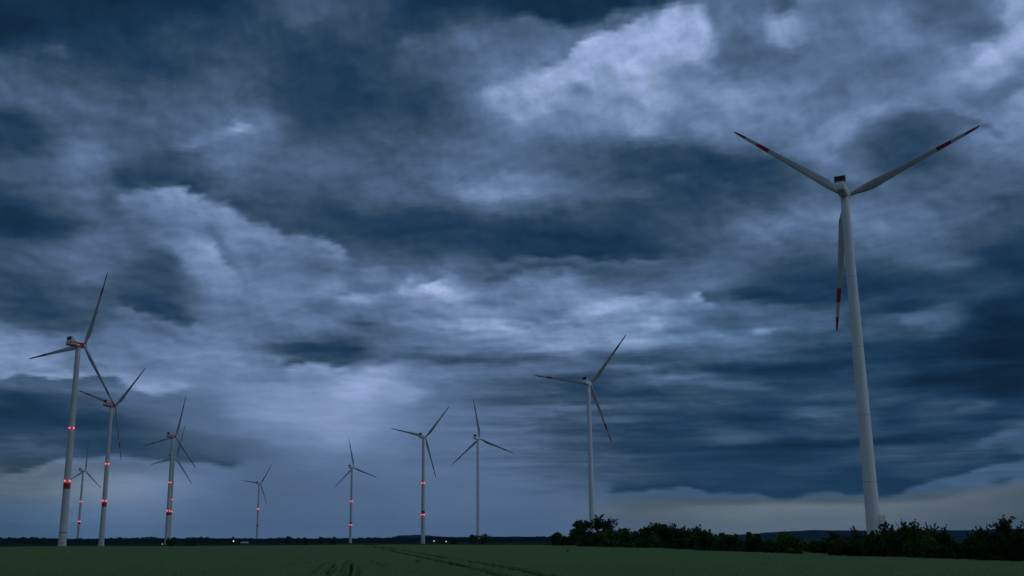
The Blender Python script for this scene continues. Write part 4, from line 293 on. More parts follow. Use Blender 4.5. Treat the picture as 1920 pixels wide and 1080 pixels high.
    [117, 120, 123, 125, 128, 130, 133, 135, 137, 140, 142, 143, 145, 146, 147, 148, 149, 150, 151, 152, 153, 154, 153, 149, 145, 139, 132, 126, 121, 116, 113, 109, 108, 109, 111, 114, 116, 116, 117, 117, 118, 119, 120, 121, 122, 124, 125, 126, 125, 125, 124, 122, 120, 118, 115, 113, 109, 96, 78, 74, 82, 77, 72, 74, 72, 75, 88, 100, 108, 111, 114, 121, 117, 109, 108, 104, 99, 94, 92, 87, 84, 79, 76, 74, 73, 73, 73, 74, 75, 75, 75, 76, 77, 80, 84, 89, 93, 94, 93, 89, 85, 79, 75, 71, 70, 70, 72, 75, 78, 82, 86, 89, 91, 93, 93, 93, 91, 89, 86, 82, 78, 75, 72, 69, 67, 64, 62, 60, 58, 57, 56, 55, 55, 56, 57, 59, 59, 59, 60, 60, 58, 53, 48, 47, 46, 44, 39, 34, 32, 32, 32, 32, 32, 32, 32, 32, 32, 32, 32, 32, 32, 32, 32, 32, 33],
    [112, 114, 116, 118, 120, 123, 125, 127, 129, 132, 134, 136, 138, 140, 142, 144, 146, 147, 148, 149, 150, 151, 150, 145, 140, 133, 128, 123, 118, 115, 111, 108, 106, 108, 110, 112, 114, 114, 115, 116, 116, 117, 118, 119, 121, 123, 124, 125, 124, 123, 122, 121, 118, 116, 114, 111, 107, 98, 85, 81, 74, 73, 73, 75, 75, 76, 83, 92, 95, 94, 96, 100, 97, 92, 90, 86, 84, 82, 77, 74, 70, 70, 70, 70, 74, 74, 75, 74, 75, 75, 76, 78, 81, 87, 94, 99, 102, 100, 96, 92, 87, 82, 79, 77, 77, 79, 82, 86, 88, 89, 91, 92, 94, 95, 96, 96, 93, 90, 87, 83, 79, 77, 75, 73, 70, 68, 66, 64, 61, 60, 58, 58, 58, 58, 59, 60, 61, 61, 62, 63, 61, 56, 50, 47, 45, 44, 40, 35, 32, 32, 32, 32, 32, 32, 32, 32, 32, 32, 32, 32, 32, 32, 33, 33, 33],
    [108, 111, 113, 114, 116, 117, 119, 121, 123, 125, 127, 130, 132, 134, 136, 138, 140, 142, 144, 146, 147, 149, 147, 141, 135, 130, 125, 121, 117, 114, 111, 107, 105, 106, 108, 111, 113, 113, 114, 114, 115, 116, 117, 118, 120, 122, 124, 124, 124, 123, 122, 120, 118, 116, 113, 109, 104, 96, 86, 82, 75, 74, 72, 72, 71, 70, 73, 79, 83, 88, 92, 88, 87, 87, 82, 82, 84, 86, 82, 81, 77, 80, 82, 83, 90, 89, 89, 86, 87, 88, 91, 96, 102, 109, 113, 114, 111, 106, 101, 97, 94, 92, 91, 92, 93, 95, 97, 97, 95, 93, 93, 94, 96, 97, 98, 97, 94, 91, 88, 83, 80, 78, 77, 76, 74, 73, 71, 69, 66, 64, 62, 60, 60, 60, 61, 62, 63, 63, 64, 66, 65, 60, 52, 47, 45, 43, 40, 35, 32, 32, 32, 32, 32, 32, 32, 32, 32, 32, 32, 32, 32, 32, 32, 33, 33],
    [83, 87, 90, 94, 98, 101, 104, 106, 108, 109, 111, 112, 113, 114, 116, 118, 119, 121, 123, 125, 127, 130, 128, 124, 122, 119, 118, 116, 114, 112, 109, 102, 99, 102, 105, 108, 110, 110, 111, 111, 112, 113, 114, 115, 117, 120, 122, 123, 123, 122, 120, 117, 114, 109, 100, 90, 79, 69, 63, 61, 59, 58, 57, 55, 55, 54, 55, 65, 83, 91, 94, 96, 96, 95, 96, 97, 99, 102, 107, 111, 114, 117, 119, 120, 122, 122, 123, 125, 129, 132, 135, 137, 137, 136, 133, 129, 125, 122, 120, 120, 121, 123, 125, 126, 126, 122, 116, 110, 104, 102, 103, 107, 110, 112, 111, 109, 109, 108, 106, 97, 88, 83, 80, 79, 78, 77, 76, 75, 74, 73, 71, 70, 70, 70, 70, 70, 70, 71, 73, 75, 77, 76, 70, 60, 51, 44, 39, 34, 32, 32, 32, 32, 32, 32, 32, 33, 33, 33, 33, 33, 33, 34, 34, 35, 35],
    [75, 76, 77, 77, 78, 79, 80, 82, 84, 87, 91, 94, 98, 100, 103, 105, 106, 108, 109, 110, 111, 113, 115, 115, 113, 109, 103, 87, 97, 100, 101, 95, 92, 97, 102, 106, 108, 109, 110, 110, 110, 111, 112, 113, 115, 118, 121, 122, 121, 120, 118, 116, 111, 104, 95, 83, 73, 66, 62, 61, 61, 62, 63, 64, 66, 69, 74, 83, 91, 96, 100, 104, 108, 112, 116, 119, 121, 122, 122, 121, 121, 121, 122, 122, 123, 124, 125, 127, 129, 130, 132, 133, 134, 134, 133, 132, 131, 131, 132, 132, 133, 134, 134, 134, 133, 130, 126, 122, 121, 120, 121, 121, 121, 119, 118, 116, 114, 112, 112, 105, 98, 95, 89, 87, 86, 86, 86, 85, 83, 82, 83, 85, 86, 87, 86, 84, 82, 81, 82, 84, 86, 87, 83, 74, 61, 48, 40, 35, 33, 33, 33, 33, 33, 34, 34, 34, 35, 35, 35, 36, 37, 37, 38, 39, 40],
    [71, 71, 72, 73, 73, 74, 75, 75, 76, 77, 77, 77, 78, 79, 80, 82, 84, 86, 89, 92, 95, 99, 96, 88, 78, 74, 72, 72, 70, 69, 70, 76, 79, 83, 91, 100, 106, 108, 109, 109, 109, 110, 111, 113, 114, 117, 119, 120, 120, 119, 118, 116, 114, 111, 108, 103, 99, 96, 93, 91, 89, 87, 86, 84, 84, 84, 87, 91, 94, 97, 100, 102, 105, 107, 110, 112, 114, 115, 117, 118, 120, 121, 123, 124, 125, 126, 127, 128, 129, 129, 130, 130, 130, 130, 131, 132, 133, 134, 134, 135, 135, 137, 138, 139, 139, 135, 131, 128, 126, 124, 122, 120, 117, 114, 109, 103, 98, 95, 97, 117, 127, 123, 104, 96, 97, 101, 104, 105, 104, 101, 96, 93, 92, 92, 92, 91, 92, 100, 108, 107, 99, 93, 88, 79, 66, 53, 44, 38, 36, 35, 35, 36, 36, 37, 37, 38, 39, 39, 40, 41, 42, 43, 44, 45, 46],
    [71, 70, 70, 70, 70, 70, 71, 71, 71, 72, 73, 73, 74, 74, 75, 76, 76, 77, 77, 77, 78, 80, 72, 70, 69, 68, 67, 67, 66, 66, 66, 66, 68, 73, 85, 96, 103, 106, 108, 109, 109, 111, 113, 112, 107, 115, 118, 119, 119, 118, 117, 116, 115, 114, 113, 112, 111, 109, 108, 106, 103, 100, 97, 95, 94, 95, 97, 100, 101, 101, 101, 102, 104, 106, 108, 111, 116, 122, 127, 132, 135, 138, 141, 143, 146, 148, 148, 148, 146, 143, 140, 137, 134, 133, 133, 134, 137, 140, 143, 144, 146, 148, 149, 149, 148, 146, 140, 132, 124, 117, 112, 108, 104, 101, 96, 92, 90, 91, 91, 95, 106, 99, 101, 100, 98, 98, 100, 102, 102, 98, 92, 87, 86, 86, 86, 84, 83, 86, 94, 97, 95, 91, 87, 79, 68, 58, 48, 44, 41, 39, 39, 40, 41, 42, 43, 43, 44, 45, 46, 47, 48, 49, 50, 51, 52],
    [73, 73, 73, 72, 72, 71, 71, 71, 71, 70, 70, 70, 70, 71, 71, 71, 72, 72, 73, 73, 74, 75, 70, 66, 62, 60, 59, 59, 61, 64, 66, 67, 70, 78, 86, 94, 103, 108, 111, 111, 111, 110, 98, 75, 83, 111, 116, 118, 119, 118, 117, 115, 114, 114, 113, 113, 113, 112, 112, 111, 110, 109, 108, 106, 104, 99, 95, 94, 95, 97, 100, 105, 110, 116, 124, 133, 141, 147, 150, 150, 151, 152, 153, 154, 155, 156, 156, 155, 154, 152, 150, 148, 147, 146, 145, 145, 146, 147, 149, 151, 153, 154, 154, 154, 152, 150, 147, 139, 130, 121, 115, 109, 103, 98, 93, 90, 90, 91, 94, 94, 95, 98, 102, 101, 99, 97, 95, 94, 92, 85, 77, 71, 68, 66, 63, 58, 54, 52, 54, 58, 64, 71, 74, 72, 68, 61, 55, 50, 47, 46, 45, 46, 47, 48, 49, 49, 50, 51, 52, 53, 54, 55, 56, 57, 58],
    [73, 73, 73, 73, 73, 73, 73, 73, 73, 73, 72, 72, 72, 71, 71, 71, 70, 70, 70, 70, 71, 71, 66, 62, 59, 58, 57, 58, 60, 64, 67, 70, 75, 80, 85, 94, 105, 111, 98, 88, 82, 65, 61, 68, 93, 110, 115, 118, 119, 118, 117, 115, 114, 114, 114, 114, 114, 114, 114, 113, 113, 113, 113, 109, 101, 89, 81, 79, 84, 95, 107, 115, 120, 125, 131, 138, 143, 147, 149, 150, 150, 151, 151, 151, 151, 151, 150, 148, 145, 143, 143, 146, 149, 151, 151, 151, 150, 150, 150, 149, 148, 146, 145, 144, 144, 143, 139, 132, 125, 121, 117, 114, 107, 100, 95, 92, 91, 92, 95, 97, 98, 100, 100, 98, 95, 92, 90, 88, 86, 84, 81, 78, 75, 72, 68, 61, 55, 51, 49, 49, 51, 54, 58, 61, 63, 62, 61, 58, 55, 53, 52, 52, 53, 54, 55, 56, 56, 57, 57, 58, 58, 58, 59, 59, 59],
    [73, 72, 72, 72, 72, 72, 72, 73, 73, 73, 73, 73, 73, 73, 73, 73, 73, 72, 72, 72, 72, 72, 69, 66, 63, 63, 63, 65, 68, 71, 74, 76, 78, 80, 83, 94, 105, 77, 59, 58, 58, 61, 67, 78, 96, 108, 114, 117, 120, 119, 118, 115, 115, 115, 115, 115, 115, 115, 115, 115, 115, 114, 112, 109, 104, 98, 96, 100, 105, 110, 112, 113, 114, 115, 117, 119, 121, 124, 128, 131, 134, 136, 136, 135, 133, 131, 128, 126, 124, 121, 119, 120, 122, 127, 135, 143, 147, 149, 149, 148, 147, 147, 146, 146, 145, 145, 141, 134, 127, 121, 117, 112, 106, 101, 98, 95, 94, 94, 94, 95, 94, 92, 89, 84, 79, 74, 70, 67, 66, 66, 67, 68, 68, 68, 68, 67, 66, 65, 64, 64, 63, 63, 62, 62, 63, 64, 65, 64, 63, 60, 58, 57, 57, 58, 58, 58, 58, 59, 59, 58, 58, 58, 58, 57, 57],
    [76, 75, 74, 74, 73, 73, 73, 72, 72, 72, 72, 72, 72, 72, 73, 73, 73, 73, 73, 73, 73, 73, 73, 72, 72, 72, 73, 75, 77, 79, 81, 81, 81, 81, 80, 73, 63, 59, 59, 59, 60, 63, 71, 82, 96, 105, 112, 118, 121, 120, 119, 116, 115, 115, 116, 116, 117, 117, 117, 114, 109, 103, 103, 106, 110, 113, 115, 114, 112, 109, 108, 109, 110, 112, 116, 118, 118, 121, 123, 126, 128, 130, 130, 130, 129, 127, 125, 124, 122, 120, 117, 116, 115, 117, 126, 145, 159, 166, 167, 164, 158, 152, 148, 147, 143, 141, 146, 143, 136, 128, 123, 119, 115, 117, 97, 83, 87, 87, 85, 79, 71, 63, 57, 53, 51, 50, 51, 52, 54, 56, 58, 59, 59, 58, 58, 58, 58, 59, 59, 59, 59, 59, 59, 60, 63, 65, 67, 67, 65, 63, 60, 59, 58, 58, 58, 58, 58, 57, 57, 57, 56, 56, 55, 55, 54],
    [80, 79, 79, 78, 77, 77, 76, 75, 75, 74, 74, 73, 73, 73, 72, 72, 72, 72, 72, 72, 72, 73, 73, 73, 74, 74, 76, 78, 81, 83, 85, 85, 83, 81, 77, 68, 62, 61, 60, 61, 63, 67, 73, 82, 93, 102, 111, 118, 123, 123, 121, 117, 116, 117, 117, 117, 117, 117, 114, 107, 100, 98, 104, 114, 121, 126, 126, 120, 114, 110, 109, 111, 115, 121, 131, 135, 133, 134, 133, 130, 126, 122, 120, 120, 121, 122, 122, 122, 122, 121, 121, 122, 123, 124, 127, 133, 143, 152, 158, 160, 157, 152, 150, 152, 150, 140, 131, 144, 149, 144, 139, 142, 142, 104, 74, 82, 80, 71, 61, 53, 49, 48, 48, 49, 50, 52, 53, 54, 54, 54, 53, 52, 52, 52, 52, 53, 55, 56, 56, 57, 57, 57, 58, 60, 62, 64, 65, 65, 63, 61, 59, 57, 57, 57, 56, 56, 55, 55, 55, 54, 54, 54, 53, 53, 53],
    [80, 80, 80, 80, 80, 80, 79, 79, 79, 78, 77, 77, 76, 76, 75, 75, 74, 74, 73, 73, 73, 72, 73, 73, 73, 74, 75, 78, 81, 85, 87, 88, 85, 81, 75, 69, 65, 64, 64, 64, 65, 66, 71, 79, 90, 100, 110, 119, 126, 126, 124, 118, 117, 117, 118, 118, 118, 117, 115, 112, 110, 113, 117, 127, 136, 138, 135, 129, 121, 113, 110, 113, 122, 132, 148, 151, 148, 147, 144, 137, 129, 119, 111, 106, 104, 106, 108, 111, 115, 119, 123, 126, 129, 131, 132, 134, 136, 137, 138, 138, 138, 139, 141, 144, 145, 141, 131, 120, 112, 113, 113, 126, 139, 74, 79, 80, 74, 67, 62, 59, 58, 57, 57, 57, 57, 56, 54, 53, 52, 51, 50, 50, 51, 52, 53, 55, 57, 58, 59, 60, 60, 60, 61, 62, 63, 63, 62, 60, 58, 56, 56, 55, 55, 54, 54, 54, 53, 53, 53, 53, 53, 53, 53, 53, 53],
    [78, 79, 79, 80, 80, 80, 80, 80, 80, 80, 80, 80, 80, 79, 79, 78, 78, 77, 77, 76, 76, 75, 76, 77, 77, 77, 78, 80, 83, 88, 95, 99, 96, 87, 78, 72, 69, 68, 67, 66, 65, 65, 69, 77, 88, 100, 111, 122, 128, 129, 126, 118, 117, 118, 118, 118, 118, 118, 119, 120, 124, 130, 128, 113, 109, 126, 134, 132, 126, 118, 112, 115, 132, 150, 163, 163, 160, 160, 154, 145, 136, 129, 122, 114, 108, 107, 106, 105, 106, 111, 118, 125, 130, 133, 134, 134, 133, 132, 129, 127, 122, 117, 112, 107, 104, 102, 101, 101, 101, 101, 104, 110, 108, 102, 99, 96, 94, 89, 84, 78, 72, 66, 63, 60, 58, 56, 55, 54, 53, 53, 53, 54, 54, 56, 58, 60, 62, 63, 65, 65, 67, 70, 73, 75, 74, 69, 62, 56, 54, 53, 53, 53, 53, 53, 53, 53, 53, 53, 53, 53, 53, 53, 53, 54, 54],
    [74, 75, 76, 77, 77, 78, 79, 79, 79, 80, 80, 80, 80, 80, 80, 80, 80, 80, 80, 80, 79, 79, 81, 82, 83, 83, 82, 83, 86, 91, 99, 104, 103, 94, 83, 77, 74, 72, 70, 68, 68, 68, 70, 78, 90, 102, 113, 125, 130, 134, 129, 117, 117, 117, 117, 117, 117, 117, 118, 120, 123, 128, 130, 124, 115, 107, 104, 105, 103, 108, 108, 114, 130, 150, 157, 169, 170, 171, 154, 138, 133, 126, 122, 118, 115, 116, 116, 113, 112, 113, 117, 122, 127, 129, 129, 128, 126, 123, 119, 116, 112, 107, 102, 98, 95, 94, 94, 96, 98, 100, 101, 101, 102, 103, 103, 103, 100, 95, 88, 81, 74, 68, 65, 63, 61, 60, 59, 58, 58, 58, 59, 60, 61, 62, 64, 67, 69, 70, 72, 72, 74, 77, 82, 86, 87, 84, 75, 62, 54, 52, 52, 53, 53, 53, 53, 53, 53, 54, 54, 54, 55, 55, 56, 56, 58],
    [67, 69, 70, 71, 72, 73, 74, 75, 76, 77, 77, 78, 79, 79, 79, 80, 80, 80, 80, 80, 80, 81, 82, 84, 84, 85, 85, 86, 88, 91, 94, 97, 96, 91, 85, 81, 78, 75, 72, 70, 69, 70, 72, 83, 98, 110, 120, 130, 134, 140, 132, 117, 116, 116, 116, 116, 116, 116, 117, 118, 120, 124, 127, 127, 123, 115, 108, 105, 102, 102, 105, 113, 125, 149, 141, 157, 175, 173, 146, 131, 127, 120, 115, 112, 109, 108, 121, 125, 126, 128, 130, 129, 128, 127, 125, 123, 119, 113, 107, 104, 101, 98, 94, 91, 89, 88, 89, 91, 93, 95, 97, 97, 98, 100, 100, 100, 98, 94, 88, 82, 77, 73, 70, 68, 67, 66, 65, 65, 65, 65, 66, 67, 69, 70, 72, 74, 76, 78, 79, 80, 80, 80, 79, 78, 77, 74, 68, 60, 55, 53, 53, 53, 54, 54, 54, 55, 55, 56, 57, 57, 58, 60, 61, 62, 64],
    [58, 60, 62, 64, 65, 67, 68, 69, 70, 71, 72, 73, 74, 75, 76, 76, 77, 78, 78, 79, 79, 79, 81, 82, 84, 84, 85, 87, 89, 92, 94, 95, 94, 91, 88, 86, 83, 78, 73, 71, 70, 70, 75, 91, 112, 125, 130, 136, 139, 145, 122, 116, 114, 114, 114, 114, 115, 115, 115, 115, 114, 115, 118, 121, 121, 117, 115, 116, 115, 114, 113, 113, 118, 138, 148, 121, 127, 113, 135, 137, 120, 112, 107, 104, 98, 87, 88, 110, 125, 132, 134, 134, 133, 131, 129, 127, 121, 106, 94, 92, 90, 87, 86, 84, 82, 83, 84, 85, 87, 90, 92, 93, 94, 96, 97, 97, 96, 93, 89, 85, 82, 79, 77, 75, 74, 73, 73, 72, 73, 73, 74, 75, 77, 78, 80, 82, 84, 85, 85, 86, 86, 85, 83, 80, 76, 71, 67, 63, 60, 57, 55, 55, 56, 57, 58, 59, 60, 61, 62, 64, 65, 66, 68, 69, 71],
    [51, 52, 54, 55, 57, 58, 60, 61, 63, 64, 66, 67, 68, 69, 70, 71, 72, 73, 74, 75, 75, 76, 77, 79, 80, 82, 84, 87, 90, 94, 96, 97, 96, 95, 93, 92, 89, 84, 77, 72, 71, 72, 80, 103, 126, 135, 136, 141, 146, 118, 109, 116, 111, 109, 110, 113, 113, 113, 111, 107, 102, 100, 103, 110, 110, 104, 104, 107, 107, 106, 103, 103, 106, 115, 125, 116, 116, 117, 118, 114, 107, 103, 99, 96, 93, 89, 81, 78, 81, 103, 107, 108, 114, 112, 98, 98, 95, 85, 86, 85, 84, 84, 84, 83, 83, 84, 85, 83, 84, 87, 89, 89, 91, 92, 94, 94, 94, 93, 91, 90, 89, 88, 86, 84, 82, 80, 80, 79, 80, 80, 81, 82, 83, 84, 85, 87, 88, 88, 88, 88, 88, 87, 86, 84, 81, 77, 75, 73, 70, 67, 63, 61, 61, 63, 64, 65, 67, 68, 69, 70, 71, 72, 73, 74, 74],
    [48, 48, 49, 49, 50, 51, 52, 53, 54, 56, 57, 59, 60, 62, 63, 64, 65, 67, 68, 69, 70, 71, 72, 74, 75, 78, 81, 85, 90, 94, 97, 99, 99, 98, 97, 96, 95, 90, 82, 76, 74, 77, 90, 115, 132, 137, 139, 146, 135, 99, 113, 111, 104, 104, 108, 112, 113, 112, 110, 105, 99, 97, 104, 111, 108, 94, 89, 90, 90, 89, 89, 91, 95, 100, 104, 105, 106, 106, 104, 101, 98, 94, 92, 89, 90, 93, 91, 87, 81, 75, 74, 75, 75, 75, 76, 75, 77, 84, 90, 92, 91, 93, 94, 94, 94, 94, 95, 87, 83, 83, 81, 78, 82, 89, 91, 92, 93, 93, 93, 93, 93, 92, 91, 89, 87, 86, 85, 85, 85, 86, 87, 88, 89, 90, 91, 91, 91, 91, 91, 91, 91, 91, 89, 88, 85, 82, 80, 79, 78, 77, 74, 70, 68, 69, 70, 71, 72, 73, 74, 74, 75, 75, 75, 75, 75],
    [48, 48, 48, 48, 48, 48, 48, 49, 49, 50, 50, 51, 52, 53, 55, 56, 57, 59, 60, 61, 62, 63, 65, 66, 68, 71, 76, 82, 88, 94, 98, 99, 100, 99, 98, 98, 98, 94, 88, 81, 80, 88, 104, 124, 128, 136, 140, 148, 108, 107, 115, 110, 106, 107, 109, 112, 113, 113, 111, 109, 106, 105, 113, 121, 112, 94, 85, 85, 84, 83, 83, 85, 87, 89, 91, 93, 93, 93, 92, 91, 89, 87, 84, 80, 75, 71, 67, 74, 86, 87, 86, 83, 82, 83, 86, 85, 85, 83, 69, 59, 64, 57, 53, 56, 58, 56, 59, 71, 74, 70, 71, 74, 75, 79, 85, 90, 92, 93, 93, 93, 93, 93, 93, 93, 93, 92, 92, 92, 93, 94, 94, 95, 96, 97, 98, 98, 99, 99, 98, 97, 96, 94, 93, 91, 89, 86, 82, 79, 79, 79, 79, 76, 73, 73, 74, 75, 75, 75, 75, 75, 75, 75, 75, 75, 75],
    [52, 51, 50, 49, 49, 48, 48, 48, 48, 48, 48, 48, 49, 49, 49, 50, 51, 51, 52, 53, 54, 55, 55, 56, 59, 62, 67, 72, 78, 86, 92, 97, 99, 99, 99, 99, 98, 96, 93, 89, 92, 104, 119, 114, 126, 134, 142, 128, 103, 114, 117, 114, 111, 110, 110, 112, 114, 114, 113, 112, 112, 113, 122, 126, 96, 83, 82, 81, 81, 80, 80, 80, 80, 81, 82, 83, 83, 83, 83, 83, 83, 81, 79, 74, 69, 63, 58, 58, 56, 54, 51, 50, 50, 50, 49, 49, 49, 47, 47, 47, 47, 48, 48, 48, 48, 49, 50, 53, 61, 67, 71, 75, 77, 78, 82, 89, 91, 92, 94, 95, 97, 99, 100, 101, 102, 101, 100, 100, 101, 102, 102, 103, 104, 104, 105, 105, 105, 104, 103, 101, 99, 97, 95, 94, 93, 92, 87, 81, 78, 77, 77, 77, 75, 75, 75, 75, 75, 75, 75, 75, 75, 75, 75, 75, 75],
    [60, 58, 56, 55, 53, 52, 51, 50, 49, 49, 48, 48, 48, 48, 48, 48, 48, 48, 49, 49, 49, 49, 49, 50, 52, 56, 60, 64, 69, 75, 84, 92, 96, 97, 98, 98, 97, 96, 96, 97, 107, 115, 110, 114, 129, 132, 143, 102, 110, 118, 119, 116, 114, 114, 116, 120, 120, 119, 116, 116, 116, 119, 125, 98, 73, 76, 78, 78, 77, 76, 76, 75, 75, 75, 75, 76, 75, 76, 76, 76, 76, 74, 71, 66, 62, 58, 54, 52, 50, 50, 50, 50, 50, 50, 50, 50, 50, 49, 49, 49, 49, 49, 49, 49, 50, 52, 54, 57, 63, 69, 72, 76, 79, 80, 83, 88, 90, 93, 96, 99, 102, 106, 109, 111, 112, 112, 111, 110, 110, 110, 110, 110, 111, 111, 110, 110, 109, 107, 106, 104, 101, 99, 96, 95, 95, 95, 92, 85, 79, 76, 75, 75, 75, 75, 75, 75, 75, 75, 75, 75, 75, 75, 76, 76, 77],
    [67, 65, 64, 63, 61, 59, 58, 56, 55, 53, 52, 51, 50, 49, 49, 49, 48, 48, 48, 48, 48, 48, 48, 48, 50, 54, 58, 62, 67, 75, 85, 92, 95, 96, 96, 96, 95, 94, 98, 104, 113, 104, 108, 119, 129, 131, 121, 104, 115, 120, 121, 120, 122, 128, 133, 135, 133, 129, 124, 123, 124, 124, 97, 70, 73, 76, 75, 73, 72, 71, 70, 69, 69, 68, 68, 68, 67, 67, 67, 66, 65, 63, 61, 58, 56, 55, 54, 53, 53, 53, 53, 53, 52, 52, 51, 51, 50, 49, 49, 49, 49, 50, 51, 52, 54, 56, 59, 62, 66, 70, 73, 76, 78, 80, 83, 87, 90, 93, 97, 101, 106, 111, 115, 117, 118, 117, 117, 117, 117, 117, 116, 116, 116, 114, 112, 111, 109, 108, 106, 104, 101, 99, 97, 96, 95, 96, 95, 92, 85, 79, 75, 74, 75, 75, 75, 75, 75, 76, 76, 76, 77, 78, 78, 79, 80],
    [70, 69, 68, 68, 67, 66, 65, 64, 63, 61, 60, 58, 57, 55, 54, 53, 52, 51, 50, 49, 49, 48, 48, 48, 49, 52, 57, 65, 74, 84, 91, 94, 95, 95, 95, 96, 96, 95, 101, 107, 104, 105, 113, 120, 126, 125, 106, 109, 118, 123, 124, 124, 125, 128, 132, 132, 125, 117, 120, 115, 107, 99, 70, 71, 73, 71, 68, 66, 65, 64, 63, 63, 62, 62, 61, 61, 61, 61, 60, 60, 59, 59, 57, 56, 55, 55, 54, 54, 53, 53, 52, 52, 51, 50, 49, 49, 49, 49, 50, 51, 52, 53, 55, 56, 58, 60, 62, 64, 67, 70, 72, 74, 77, 79, 82, 85, 89, 92, 97, 102, 107, 113, 117, 118, 118, 118, 119, 119, 120, 120, 118, 118, 116, 114, 110, 107, 106, 105, 104, 103, 101, 99, 97, 95, 95, 95, 94, 93, 89, 84, 79, 76, 76, 76, 76, 77, 77, 78, 79, 80, 80, 81, 82, 83, 84],
    [74, 73, 72, 71, 70, 69, 69, 68, 68, 67, 66, 65, 64, 63, 62, 60, 59, 58, 56, 55, 54, 53, 52, 53, 55, 58, 64, 72, 80, 88, 93, 95, 95, 94, 95, 98, 99, 99, 106, 113, 111, 115, 119, 123, 127, 125, 109, 114, 122, 126, 127, 128, 128, 128, 127, 103, 78, 72, 76, 73, 70, 71, 69, 69, 67, 65, 63, 62, 61, 60, 60, 59, 59, 59, 59, 59, 59, 59, 59, 59, 59, 59, 58, 58, 57, 56, 55, 54, 53, 52, 51, 50, 49, 49, 49, 50, 51, 53, 54, 56, 57, 58, 59, 60, 61, 62, 64, 65, 67, 69, 70, 73, 76, 78, 80, 83, 86, 90, 95, 100, 105, 110, 114, 117, 118, 118, 118, 118, 118, 118, 116, 116, 116, 115, 111, 108, 106, 105, 104, 102, 100, 98, 96, 95, 94, 93, 92, 91, 90, 87, 83, 80, 78, 78, 79, 80, 81, 82, 83, 83, 84, 85, 86, 87, 89],
    [79, 78, 77, 75, 74, 73, 72, 72, 71, 70, 69, 69, 68, 68, 67, 66, 66, 65, 64, 63, 61, 61, 62, 63, 65, 68, 72, 79, 85, 91, 95, 96, 95, 92, 95, 102, 104, 105, 113, 120, 119, 122, 124, 126, 128, 127, 113, 119, 126, 129, 131, 130, 119, 111, 92, 72, 71, 72, 72, 71, 71, 70, 69, 67, 64, 62, 61, 60, 59, 59, 59, 59, 59, 59, 59, 59, 59, 59, 59, 59, 60, 60, 60, 59, 59, 58, 57, 56, 55, 55, 54, 53, 53, 53, 53, 54, 56, 57, 59, 60, 61, 61, 62, 62, 63, 64, 65, 65, 66, 68, 68, 70, 72, 76, 78, 79, 80, 84, 89, 94, 98, 102, 105, 107, 109, 110, 110, 109, 109, 108, 106, 106, 109, 109, 108, 106, 103, 101, 100, 98, 97, 95, 94, 93, 93, 92, 91, 90, 89, 88, 86, 83, 82, 82, 83, 84, 85, 86, 86, 87, 88, 89, 91, 92, 94],
    [83, 82, 81, 80, 79, 78, 77, 76, 75, 74, 73, 72, 72, 71, 70, 70, 69, 69, 68, 67, 67, 68, 69, 71, 73, 75, 79, 84, 90, 94, 98, 98, 95, 90, 95, 107, 111, 113, 121, 126, 124, 126, 127, 129, 131, 129, 119, 125, 131, 133, 127, 103, 76, 74, 73, 75, 78, 77, 75, 74, 72, 70, 68, 66, 64, 62, 61, 60, 60, 59, 59, 59, 59, 59, 59, 59, 59, 59, 60, 60, 61, 61, 62, 62, 62, 62, 62, 61, 61, 60, 59, 58, 58, 58, 58, 59, 60, 61, 63, 64, 64, 64, 65, 65, 65, 65, 65, 65, 66, 66, 66, 66, 68, 72, 76, 77, 77, 78, 81, 85, 88, 91, 93, 94, 97, 99, 100, 101, 101, 101, 100, 98, 99, 99, 99, 97, 96, 95, 94, 93, 93, 93, 92, 92, 91, 91, 90, 90, 90, 89, 88, 86, 86, 86, 87, 88, 89, 90, 91, 92, 94, 95, 97, 99, 101],
    [84, 85, 85, 84, 84, 83, 82, 81, 80, 79, 78, 77, 76, 75, 74, 73, 73, 72, 71, 70, 70, 71, 73, 75, 77, 79, 83, 88, 93, 98, 100, 99, 95, 89, 97, 114, 119, 120, 125, 128, 129, 131, 132, 135, 137, 134, 127, 131, 135, 124, 88, 74, 75, 76, 78, 80, 80, 79, 77, 75, 73, 71, 69, 67, 65, 64, 64, 63, 63, 62, 62, 62, 61, 61, 61, 62, 62, 63, 64, 65, 66, 67, 68, 69, 70, 70, 71, 71, 71, 70, 69, 68, 67, 67, 67, 67, 68, 68, 69, 69, 69, 68, 67, 66, 65, 64, 64, 65, 65, 65, 64, 64, 64, 67, 72, 75, 75, 75, 75, 76, 78, 80, 81, 84, 88, 92, 96, 98, 99, 99, 97, 94, 95, 95, 94, 93, 93, 92, 91, 90, 90, 89, 89, 89, 88, 89, 89, 90, 90, 90, 90, 90, 90, 90, 92, 93, 94, 96, 97, 99, 101, 102, 104, 105, 106],
    [79, 82, 83, 84, 84, 85, 85, 84, 84, 83, 83, 82, 81, 80, 79, 78, 77, 76, 76, 75, 74, 75, 77, 78, 81, 83, 87, 92, 96, 100, 102, 100, 95, 89, 99, 121, 127, 127, 130, 132, 134, 138, 139, 142, 144, 138, 125, 114, 101, 83, 75, 79, 82, 81, 81, 81, 81, 79, 77, 76, 74, 72, 71, 70, 69, 69, 69, 69, 69, 69, 69, 69, 69, 69, 69, 70, 70, 71, 73, 74, 75, 76, 77, 79, 81, 83, 84, 85, 85, 84, 83, 81, 80, 79, 78, 78, 77, 77, 76, 75, 74, 72, 70, 67, 66, 65, 65, 65, 65, 65, 64, 63, 63, 64, 66, 69, 71, 71, 70, 69, 69, 70, 71, 73, 78, 83, 88, 92, 94, 94, 93, 92, 93, 94, 94, 93, 91, 89, 86, 85, 84, 84, 84, 84, 84, 85, 87, 89, 91, 92, 93, 94, 95, 97, 98, 100, 101, 103, 104, 105, 106, 107, 108, 108, 110],
